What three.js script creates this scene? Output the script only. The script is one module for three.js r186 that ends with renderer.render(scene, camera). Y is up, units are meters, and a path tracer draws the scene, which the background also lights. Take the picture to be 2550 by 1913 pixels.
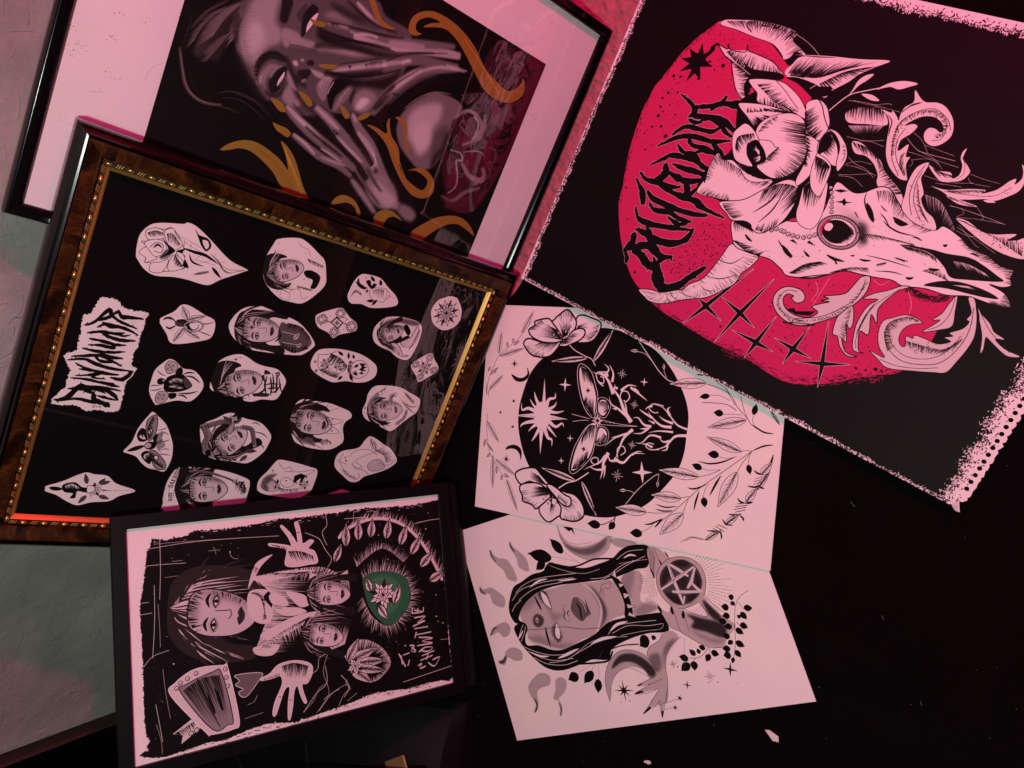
import * as THREE from 'three';
import { mergeGeometries, toCreasedNormals } from 'three/addons/utils/BufferGeometryUtils.js';
import { RoundedBoxGeometry } from 'three/addons/geometries/RoundedBoxGeometry.js';

// ------------------------------------------------------------------ measured layout (metres)
const GEO = {"big":{"c":[0.18999,-0.015,-0.37185],"r":[0.89384,-0.02714,0.44755],"u":[0.16809,0.94565,-0.27836],"n":[-0.41568,0.32404,0.84983],"w":0.3243,"h":0.4208},
"sticker":{"c":[-0.03483,0.032,-0.46659],"r":[0.90604,-0.03608,0.42164],"u":[0.16969,0.94372,-0.28389],"n":[-0.38767,0.32877,0.86117],"w":0.2711,"h":0.336},
"poster":{"c":[-0.20055,0.038,-0.45588],"r":[0.99013,-0.03704,-0.13517],"u":[-0.02356,0.90675,-0.42102],"n":[0.13816,0.42005,0.89692],"w":0.1832,"h":0.2793},
"skull":{"O":[0.38363,0.0065,-0.24041],"a":[-0.46519,0.0,0.88521],"b":[-0.88521,0.0,-0.46519],"w":0.4171,"h":0.3151},
"moth":{"O":[0.08159,0.0022,-0.42722],"a":[-0.08759,0.0,0.99616],"b":[-0.99616,0.0,-0.08759],"w":0.2957,"h":0.2068},
"lady":{"O":[-0.15299,0.0008,-0.4683],"a":[0.34777,0.0,0.93758],"b":[-0.93758,0.0,0.34777],"w":0.2971,"h":0.212},
"portraitArt":{"rmin":-0.105,"rmax":0.105,"vmin":0.054,"vmax":0.351,"off":-0.005},
"stickerArt":{"rmin":-0.1395,"rmax":0.1395,"vmin":-0.004,"vmax":0.34,"off":-0.007},
"cam":{"pos":[0,0.6215,0],"dir":[0.00154,-0.83993,-0.5427],"up":[1.0,0.00184,0.0],"fov":54.680371392983076}};

// ------------------------------------------------------------------ camera, exposure, lamps
const scene = new THREE.Scene();
scene.background = new THREE.Color(0, 0, 0);
const camera = new THREE.PerspectiveCamera(GEO.cam.fov, 4 / 3, 0.01, 30);
camera.position.set(...GEO.cam.pos);
camera.up.set(...GEO.cam.up);
camera.lookAt(GEO.cam.pos[0] + GEO.cam.dir[0], GEO.cam.pos[1] + GEO.cam.dir[1], GEO.cam.pos[2] + GEO.cam.dir[2]);
scene.add(camera);
const renderer = new THREE.WebGLRenderer({ antialias: true });
renderer.toneMapping = THREE.LinearToneMapping;
renderer.toneMappingExposure = 1.0;
renderer.shadowMap.enabled = true;
const LAMPS = [                                    // foot on the floor, then the bulb at the end of an arm
  { name: 'white_lamp', label: 'tall arm lamp with a cool white bulb reaching over the cloth', foot: [-0.95, 0.25], at: [-0.14, 0.83, 0.01], color: [0.94, 1.0, 0.96], power: 0.95, size: 1.2 },
  { name: 'magenta_lamp', label: 'lamp with a magenta pink bulb standing far right of the pictures', foot: [0.9, 0.36], at: [0.80, 0.73, 0.35], color: [1.0, 0.012, 0.27], power: 3.05, size: 1.2 },
  { name: 'red_lamp', label: 'shorter lamp with a red bulb standing right of the skull drawing', foot: [0.66, 0.46], at: [0.56, 0.46, 0.42], color: [1.0, 0.012, 0.03], power: 0.35, size: 1.6 },
];

// ------------------------------------------------------------------ helpers
let seed = 7;
function rnd() { seed = (seed + 0x6d2b79f5) | 0; let t = Math.imul(seed ^ (seed >>> 15), 1 | seed); t = (t + Math.imul(t ^ (t >>> 7), 61 | t)) ^ t; return ((t ^ (t >>> 14)) >>> 0) / 4294967296; }
const rr = (a, b) => a + (b - a) * rnd();
function hash2(x, y) { let h = Math.imul(x, 374761393) + Math.imul(y, 668265263); h = Math.imul(h ^ (h >>> 13), 1274126177); return ((h ^ (h >>> 16)) >>> 0) / 4294967296; }
function vnoise(x, y) {
  const ix = Math.floor(x), iy = Math.floor(y), fx = x - ix, fy = y - iy, u = fx * fx * (3 - 2 * fx), v = fy * fy * (3 - 2 * fy);
  const a = hash2(ix, iy), b = hash2(ix + 1, iy), c = hash2(ix, iy + 1), d = hash2(ix + 1, iy + 1);
  return (a + (b - a) * u) * (1 - v) + (c + (d - c) * u) * v;
}
const fbm = (x, y, n = 4) => { let s = 0, a = 0.5; for (let i = 0; i < n; i++) { s += a * vnoise(x, y); x = x * 2.03 + 11; y = y * 2.03 + 5; a *= 0.5; } return s; };
const V = (a) => new THREE.Vector3(a[0], a[1], a[2]);
const lin = (r, g, b) => new THREE.Color().setRGB(r, g, b);
const taken = new Map();
function numbered(n) { const k = taken.get(n) ?? 0; taken.set(n, k + 1); return k ? n + '_' + String(k).padStart(3, '0') : n; }
function mesh(name, geo, mat, parent = scene) { const m = new THREE.Mesh(geo, mat); m.name = parent === scene ? numbered(name) : name; m.castShadow = m.receiveShadow = true; parent.add(m); return m; }
function tag(o, label, category, group) { o.userData.label = label; o.userData.category = category; if (group) o.userData.group = group; return o; }
function struct(o) { o.userData.kind = 'structure'; return o; }
function group(name) { const g = new THREE.Group(); g.name = numbered(name); scene.add(g); return g; }
function dataTex(w, h, f, srgb, repeat) {
  const d = new Uint8Array(w * h * 4);
  for (let y = 0; y < h; y++) for (let x = 0; x < w; x++) { const c = f(x, y), o = (y * w + x) * 4; d[o] = c[0]; d[o + 1] = c[1] ?? c[0]; d[o + 2] = c[2] ?? c[0]; d[o + 3] = 255; }
  const t = new THREE.DataTexture(d, w, h); t.magFilter = THREE.LinearFilter; t.minFilter = THREE.LinearFilter; t.wrapS = t.wrapT = THREE.RepeatWrapping;
  if (srgb) t.colorSpace = THREE.SRGBColorSpace; if (repeat) t.repeat.set(...repeat); t.needsUpdate = true; return t;
}

// ------------------------------------------------------------------ drawing engine: ink, wash, charcoal; units are 0.1 mm of paper
const INK = { K: '#080607', W: '#ece9e5', P: '#e4e0dc', R: '#c62a62', N: '#080607', G: '#6f686a', D: '#4d4649', S: '#bcb2ad', T: '#d6d0cd', Y: '#8c782e', O: '#946c2c' };
const col = (c) => INK[c] ?? c;
const pairs = (a) => { const o = []; for (let i = 0; i < a.length; i += 2) o.push([a[i], a[i + 1]]); return o; };
function spline(a, closed, step = 5) {
  const p = pairs(a), n = p.length, out = [];
  if (n < 3) return p;
  const g = (i) => closed ? p[(i + n) % n] : p[Math.max(0, Math.min(n - 1, i))];
  for (let i = 0; i < (closed ? n : n - 1); i++) {
    const p0 = g(i - 1), p1 = g(i), p2 = g(i + 1), p3 = g(i + 2);
    for (let k = 0; k < step; k++) {
      const t = k / step, t2 = t * t, t3 = t2 * t;
      out.push([0, 1].map((j) => 0.5 * (2 * p1[j] + (p2[j] - p0[j]) * t + (2 * p0[j] - 5 * p1[j] + 4 * p2[j] - p3[j]) * t2 + (3 * p1[j] - p0[j] - 3 * p2[j] + p3[j]) * t3)));
    }
  }
  if (!closed) out.push(p[n - 1]);
  return out;
}
function at(poly, t) {                          // point at fraction t of a polyline's length
  let L = 0; const l = [0];
  for (let i = 1; i < poly.length; i++) { L += Math.hypot(poly[i][0] - poly[i - 1][0], poly[i][1] - poly[i - 1][1]); l.push(L); }
  const d = t * L; let i = 1; while (i < poly.length - 1 && l[i] < d) i++;
  const s = (d - l[i - 1]) / ((l[i] - l[i - 1]) || 1);
  return [poly[i - 1][0] + (poly[i][0] - poly[i - 1][0]) * s, poly[i - 1][1] + (poly[i][1] - poly[i - 1][1]) * s];
}
function trace(c, q, closed) { c.beginPath(); q.forEach((p, i) => i ? c.lineTo(p[0], p[1]) : c.moveTo(p[0], p[1])); if (closed) c.closePath(); }
function ribbon(c, q, w, prof) {                 // a stroke of changing width
  const n = q.length, L = [], Rr = [];
  for (let i = 0; i < n; i++) {
    const a = q[Math.max(0, i - 1)], b = q[Math.min(n - 1, i + 1)], dx = b[0] - a[0], dy = b[1] - a[1], l = Math.hypot(dx, dy) || 1, r = w / 2 * prof(n > 1 ? i / (n - 1) : 0);
    L.push([q[i][0] - dy / l * r, q[i][1] + dx / l * r]); Rr.push([q[i][0] + dy / l * r, q[i][1] - dx / l * r]);
  }
  trace(c, L.concat(Rr.reverse()), true);
}
const both = (t) => Math.max(0.12, Math.sin(Math.PI * Math.min(1, Math.max(0, t))) ** 0.8), tail = (t) => Math.max(0.06, (1 - t) ** 0.8), spike = (t) => Math.max(0.03, Math.sin(Math.PI * (0.04 + 0.92 * t)) ** 0.65);
function circle(c, x, y, r) { c.beginPath(); c.arc(x, y, Math.max(0.2, r), 0, 7); }
function inside(q, x, y) { let k = false; for (let i = 0, j = q.length - 1; i < q.length; j = i++) if ((q[i][1] > y) !== (q[j][1] > y) && x < (q[j][0] - q[i][0]) * (y - q[i][1]) / (q[j][1] - q[i][1]) + q[i][0]) k = !k; return k; }
function bounds(q) { const x = q.map((p) => p[0]), y = q.map((p) => p[1]); return [Math.min(...x), Math.min(...y), Math.max(...x), Math.max(...y)]; }
function leaf(c, p, w, bend = 0.5) {
  const [a, b] = p, dx = b[0] - a[0], dy = b[1] - a[1], nx = -dy, ny = dx, l = Math.hypot(dx, dy) || 1, k = w / l;
  const P = (t, s) => [a[0] + dx * t + nx * k * s, a[1] + dy * t + ny * k * s];
  return [P(0, 0), P(0.16, 0.36), P(0.42, 0.52), P(0.72, 0.34), P(0.9, 0.12), P(1, 0), P(0.88, -0.13), P(0.7, -0.33), P(0.4, -0.5), P(0.15, -0.35)];
}
const flat = (q) => q.flat();
function draw(c, ops, S) {
  c.lineCap = 'round'; c.lineJoin = 'round';
  let pend = [];
  const fill = (q, k) => { trace(c, q, true); c.fillStyle = col(k); c.fill(); };
  const stroke = (q, k, w, closed) => { trace(c, q, closed); c.strokeStyle = col(k); c.lineWidth = w; c.stroke(); };
  const soft = (blur, alpha, fn) => { c.save(); c.globalAlpha = alpha; c.filter = `blur(${Math.max(0.3, blur * S * 0.85).toFixed(2)}px)`; fn(); c.restore(); c.filter = 'none'; };
  for (const o of ops) {
    const k = o[0];
    if (k === 'f') fill(spline(o[2], true), o[1]);
    else if (k === 'p') fill(pairs(o[2]), o[1]);
    else if (k === 'rp') { const q = spline(o[2], true, 22).map((p) => [p[0] + rr(-5, 5) + (rnd() < 0.12 ? rr(-14, 14) : 0), p[1] + rr(-5, 5) + (rnd() < 0.12 ? rr(-16, 16) : 0)]); fill(q, o[1]); }
    else if (k === 'o') { const q = spline(o[4], true); fill(q, o[1]); stroke(q, o[2], o[3], true); }
    else if (k === 'l') stroke(spline(o[3], false), o[1], o[2]);
    else if (k === 'b') { ribbon(c, spline(o[3], false), o[2] * 1.25, both); c.fillStyle = col(o[1]); c.fill(); }
    else if (k === 't') { ribbon(c, spline(o[3], false), o[2], tail); c.fillStyle = col(o[1]); c.fill(); }
    else if (k === 'h') {
      const A = spline(o[4], false), B = spline(o[5], false), n = Math.round(o[3] * 2.1); c.fillStyle = col(o[1]);
      for (let i = 0; i < n; i++) {
        const t = Math.min(1, Math.max(0, (i + rr(-0.4, 1.4)) / n)), a = at(A, t), b = at(B, Math.min(1, Math.max(0, t + rr(-0.03, 0.03)))), f = rr(0.35, 1.0);
        const e = [a[0] + (b[0] - a[0]) * f, a[1] + (b[1] - a[1]) * f], m = [(a[0] + e[0]) / 2 + rr(-1, 1) * o[2], (a[1] + e[1]) / 2 + rr(-1, 1) * o[2]];
        ribbon(c, spline([...a, ...m, ...e], false, 3), o[2] * rr(0.6, 1.5), tail); c.fill();
      }
    } else if (k === 's') soft(o[3], o[2], () => fill(spline(o[4], true), o[1]));
    else if (k === 'm') soft(o[3], o[2], () => { ribbon(c, spline(o[5], false), o[4], (t) => 0.55 + 0.45 * Math.sin(Math.PI * t)); c.fillStyle = col(o[1]); c.fill(); });
    else if (k === 'dry') {
      const q = spline(o[3], false); c.fillStyle = col(o[1]);
      for (let i = 0; i < o[2]; i++) { const t = rnd(), p = at(q, t), p2 = at(q, Math.min(1, t + 0.02)), s = o[4] * rr(2, 9), an = Math.atan2(p2[1] - p[1], p2[0] - p[0]) + rr(-0.2, 0.2), off = (rnd() + rnd() + rnd() - 1.5) * o[4] * 34; c.save(); c.translate(p[0] - Math.sin(an) * off, p[1] + Math.cos(an) * off); c.rotate(an); c.fillRect(-s * rr(0.5, 3), -s * 0.2, s * rr(1, 5), s * rr(0.2, 0.6)); c.restore(); }
    } else if (k === 'spk') {
      const q = pairs(o[3]), [x0, y0, x1, y1] = bounds(q); c.fillStyle = col(o[1]);
      for (let i = 0; i < o[2] * 1.6; i++) { const x = rr(x0, x1), y = rr(y0, y1); if (!inside(q, x, y)) continue; const r = o[4] * (1.2 + 4 * rnd() ** 5); c.beginPath(); c.ellipse(x, y, r * rr(0.6, 1.5), r, rnd() * 6, 0, 7); c.fill(); }
    } else if (k === 'blob') {
      c.fillStyle = col(o[1]);
      for (let i = 0; i < o[2].length; i += 3) { const [x, y, r] = o[2].slice(i, i + 3), q = []; for (let j = 0; j < 9; j++) { const a = j / 9 * 6.283, s = r * rr(0.75, 1.2); q.push(x + Math.cos(a) * s, y + Math.sin(a) * s); } fill(spline(q, true), o[1]); }
    } else if (k === 'x') {
      const p = pairs(o[2]), [cx, cy] = p[0], arms = p.slice(1), q = [];
      arms.forEach((a, i) => { const b = arms[(i + 1) % arms.length]; const ba = Math.atan2((a[1] - cy) / Math.hypot(a[0] - cx, a[1] - cy) + (b[1] - cy) / Math.hypot(b[0] - cx, b[1] - cy), (a[0] - cx) / Math.hypot(a[0] - cx, a[1] - cy) + (b[0] - cx) / Math.hypot(b[0] - cx, b[1] - cy)), m = [cx + Math.cos(ba) * o[1] * 3.1, cy + Math.sin(ba) * o[1] * 3.1];
        for (let t = 0; t < 1; t += 0.125) { const u = 1 - t; q.push([u * u * a[0] + 2 * u * t * (m[0] * 0.9 + a[0] * 0.1) * 1 + t * t * m[0], u * u * a[1] + 2 * u * t * (m[1] * 0.9 + a[1] * 0.1) + t * t * m[1]]); }
        for (let t = 0; t < 1; t += 0.125) { const u = 1 - t; q.push([u * u * m[0] + 2 * u * t * (m[0] * 0.9 + b[0] * 0.1) + t * t * b[0], u * u * m[1] + 2 * u * t * (m[1] * 0.9 + b[1] * 0.1) + t * t * b[1]]); } });
      stroke(q, 'P', o[1] * 0.75, true); fill(q, 'K');
    } else if (k === 'k' || k === 'k2') pend.push(o);
    else if (k === 'kend' || k === 'kend2') {
      for (const pass of k === 'kend' ? [0, 1] : [1]) for (const s of pend) {
        const q = spline(s[2], false, 7), sd = seed; seed = s[2][0] * 31 + s[2][1];
        const jag = q.map((p, i) => [p[0] + (i % 3 ? 0 : rr(-0.12, 0.12) * s[1]), p[1] + (i % 3 ? 0 : rr(-0.12, 0.12) * s[1])]);
        ribbon(c, jag, s[1] * (k === 'kend' ? 2.05 : 1.6), (t) => spike(t) * (0.8 + 0.4 * hash2(Math.floor(t * 9), s[2][0])));
        seed = sd;
        if (pass) { c.fillStyle = col('K'); c.fill(); } else { c.strokeStyle = col('P'); c.lineWidth = 5; c.stroke(); }
        const n = q.length;                     // side thorns
        for (let i = 2; i < n - 2; i += 6) { const d = [q[i + 1][0] - q[i - 1][0], q[i + 1][1] - q[i - 1][1]], l = Math.hypot(...d) || 1, sg = hash2(i, s[2][1]) < 0.5 ? -1 : 1, tip = [q[i][0] + d[0] / l * s[1] * 0.7 - sg * d[1] / l * s[1] * 1.1, q[i][1] + d[1] / l * s[1] * 0.7 + sg * d[0] / l * s[1] * 1.1]; trace(c, [[q[i][0] - d[0] / l * s[1] * 0.5, q[i][1] - d[1] / l * s[1] * 0.5], tip, [q[i][0] + d[0] / l * s[1] * 0.5, q[i][1] + d[1] / l * s[1] * 0.5]], true); if (pass) c.fill(); else c.stroke(); }
      }
      pend = [];
    } else if (k === 'kw') { const q = spline(o[2], false, 4).map((p) => [p[0] + rr(-1.5, 1.5), p[1] + rr(-1.5, 1.5)]); ribbon(c, pairs(o[2]).length < 3 ? pairs(o[2]) : q, o[1] * 1.15, (t) => 0.7 + 0.3 * Math.sin(t * 9)); c.fillStyle = col('T'); c.fill(); }
    else if (k === 'e') { c.beginPath(); c.ellipse(o[2][0], o[2][1], o[3], o[4], o[5], 0, 7); c.fillStyle = col(o[1]); c.fill(); }
    else if (k === 'ring') { const n = o[6], ca = Math.cos(o[5]), sa = Math.sin(o[5]), r = Math.PI * (o[3] + o[4]) / n / 2 * 0.95; for (let i = 0; i < n; i++) { const a = i / n * 6.283, x = Math.cos(a) * o[3], y = Math.sin(a) * o[4]; circle(c, o[2][0] + x * ca - y * sa, o[2][1] + x * sa + y * ca, r); c.fillStyle = col('W'); c.fill(); c.strokeStyle = col('K'); c.lineWidth = r * 0.5; c.stroke(); } }
    else if (k === 'beads') for (const p of pairs(o[2])) { circle(c, p[0], p[1], o[1] / 2); c.fillStyle = col('W'); c.fill(); c.strokeStyle = col('K'); c.lineWidth = o[1] * 0.16; c.stroke(); circle(c, p[0] + o[1] * 0.08, p[1] + o[1] * 0.08, o[1] * 0.17); c.strokeStyle = col('D'); c.lineWidth = o[1] * 0.1; c.stroke(); }
    else if (k === 'lf') {
      const p = pairs(o[5]), q = spline(flat(leaf(c, p, o[4])), true); fill(q, o[1]); stroke(q, o[2], o[3], true);
      const dark = o[1] === o[2] ? 'K' : o[2], [a, b] = p, dx = b[0] - a[0], dy = b[1] - a[1], l = Math.hypot(dx, dy) || 1, nx = -dy / l, ny = dx / l;
      c.fillStyle = col(dark); ribbon(c, [a, [a[0] + dx * 0.5, a[1] + dy * 0.5], [a[0] + dx * 0.92, a[1] + dy * 0.92]], o[3] * 1.6, tail); c.fill();
      const n = Math.max(4, Math.round(l / (o[4] * 0.11)));
      for (let i = 0; i < n; i++) for (const sg of [-1, 1]) { const t = (i + 0.5) / n * 0.85, wd = o[4] * 0.5 * Math.sin(Math.PI * Math.min(1, t * 0.95 + 0.12)) * rr(0.35, 0.85); ribbon(c, [[a[0] + dx * t, a[1] + dy * t], [a[0] + dx * (t + 0.1) + nx * wd * sg, a[1] + dy * (t + 0.1) + ny * wd * sg]], o[3] * rr(0.5, 1.1), tail); c.fill(); }
    } else if (k === 'bd') { const p = pairs(o[3]), [a, b] = p, dx = b[0] - a[0], dy = b[1] - a[1], l = Math.hypot(dx, dy) || 1, P = (t, s) => [a[0] + dx * t - dy / l * o[2] * s, a[1] + dy * t + dx / l * o[2] * s]; fill(spline(flat([P(0, 0), P(0.1, 0.3), P(0.4, 0.52), P(0.7, 0.36), P(0.9, 0.1), P(1, 0), P(0.86, -0.12), P(0.66, -0.38), P(0.38, -0.5), P(0.1, -0.32)]), true), o[1]); }
    else if (k === 'st') { const q = []; for (let i = 0; i < o[2] * 2; i++) { const a = o[6] + i * Math.PI / o[2], r = i % 2 ? o[4] : o[3] * (o[2] > 5 && (i / 2) % 2 ? 0.72 : 1); q.push([o[5][0] + Math.cos(a) * r, o[5][1] + Math.sin(a) * r]); } fill(q, o[1]); }
    else if (k === 'as') for (let i = 0; i < o[4]; i++) { const a = i * 6.2832 / o[4] + 0.1, r = o[2] * (i % 2 ? 0.7 : 1); stroke([[o[3][0] + Math.cos(a) * r * 0.18, o[3][1] + Math.sin(a) * r * 0.18], [o[3][0] + Math.cos(a) * r, o[3][1] + Math.sin(a) * r]], o[1], o[5]); }
    else if (k === 'wash') {
      const q = spline(o[1], true), [x0, y0, x1, y1] = bounds(q); soft(3, 0.42, () => fill(q, '#5d5557')); c.save(); c.globalAlpha = 0.35; stroke(q, '#5a5254', 1.6, true); c.restore();
      c.save(); c.globalAlpha = 0.35; c.fillStyle = '#3d3638'; for (let i = 0; i < 90; i++) { const x = rr(x0, x1), y = rr(y0, y1); if (inside(q, x, y)) { circle(c, x, y, rr(0.8, 3)); c.fill(); } } c.restore();
    } else if (k === 'rays') for (let i = 0; i < o[7]; i++) { let a1 = o[6]; if (a1 < o[5]) a1 += 6.2832; const a = o[5] + (a1 - o[5]) * (i + 0.5) / o[7]; let d = o[3]; const end = o[4] * rr(0.75, 1); while (d < end) { const l = rr(8, 26); stroke([[o[2][0] + Math.cos(a) * d, o[2][1] + Math.sin(a) * d], [o[2][0] + Math.cos(a) * Math.min(end, d + l), o[2][1] + Math.sin(a) * Math.min(end, d + l)]], o[1], 1.9); d += l + rr(6, 12); } }
    else if (k === 'rosette') {
      const [x, y] = o[1], R = o[2], n = o[3];
      for (const [f, s, off] of [[1, 0.42, 0], [0.72, 0.4, 0.5], [0.42, 0.36, 0]]) for (let i = 0; i < n; i++) { const a = (i + off) / n * 6.2832, q = spline(flat(leaf(c, [[x + Math.cos(a) * R * 0.05, y + Math.sin(a) * R * 0.05], [x + Math.cos(a) * R * f, y + Math.sin(a) * R * f]], R * s * 6 / n)), true); fill(q, f > 0.9 && i % 2 ? '#2c272a' : 'W'); stroke(q, 'K', Math.max(1.6, R * 0.035), true); const e = [x + Math.cos(a) * R * f * 0.7, y + Math.sin(a) * R * f * 0.7]; c.fillStyle = col('K'); ribbon(c, [[x + Math.cos(a) * R * 0.1, y + Math.sin(a) * R * 0.1], e], R * 0.06, tail); c.fill(); }
      circle(c, x, y, R * 0.08); c.fillStyle = col('K'); c.fill();
    } else if (k === 'dots') { const q = spline(o[2], false); let L = 0; for (let i = 1; i < q.length; i++) L += Math.hypot(q[i][0] - q[i - 1][0], q[i][1] - q[i - 1][1]); const st = o[3] * 0.27, n = Math.floor(L / st); for (let i = 0; i < n; i++) { const p = at(q, i / n), p2 = at(q, Math.min(1, (i + 0.6) / n)), d = [p2[0] - p[0], p2[1] - p[1]], l = Math.hypot(...d) || 1; for (let j = -1; j <= 1; j++) { const w = (j + (i % 2 ? 0.5 : 0)) * o[3] * 0.3; c.beginPath(); c.arc(p[0] - d[1] / l * w, p[1] + d[0] / l * w, st * 0.62, 0, 7); c.strokeStyle = col('K'); c.lineWidth = st * 0.26; c.stroke(); } } }
    else if (k === 'txt') { c.save(); c.translate(o[5][0], o[5][1]); c.rotate(o[4]); c.fillStyle = col(o[1]); c.font = `bold ${o[3]}px ${o[2]}`; c.fillText(o[6], 0, 0); c.restore(); }
  }
}
function sheet(wm, hm, pxPerMm, base, paint) {            // canvas for a sheet wm x hm metres, drawn in 0.1 mm
  const S = pxPerMm / 10, cv = document.createElement('canvas');
  cv.width = Math.round(wm * 1e4 * S); cv.height = Math.round(hm * 1e4 * S);
  const c = cv.getContext('2d'); c.fillStyle = base; c.fillRect(0, 0, cv.width, cv.height); c.scale(S, S);
  paint(c, S, wm * 1e4, hm * 1e4);
  const t = new THREE.CanvasTexture(cv); t.colorSpace = THREE.SRGBColorSpace; t.wrapS = t.wrapT = THREE.ClampToEdgeWrapping; t.magFilter = THREE.LinearFilter;
  return t;
}
function glossOf(tex, paper, ink) {                        // ink dries glossier than paper
  const cv = tex.image, w = cv.width >> 1, h = cv.height >> 1, src = cv.getContext('2d').getImageData(0, 0, cv.width, cv.height).data;
  const t = dataTex(w, h, (x, y) => { const o = ((cv.height - 1 - y * 2) * cv.width + x * 2) * 4, l = (src[o] + src[o + 1] + src[o + 2]) / 765, v = ink + (paper - ink) * Math.min(1, l * 1.3); const g = Math.round(255 * v); return [g, g, g]; });
  t.wrapS = t.wrapT = THREE.ClampToEdgeWrapping; return t;
}
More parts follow.
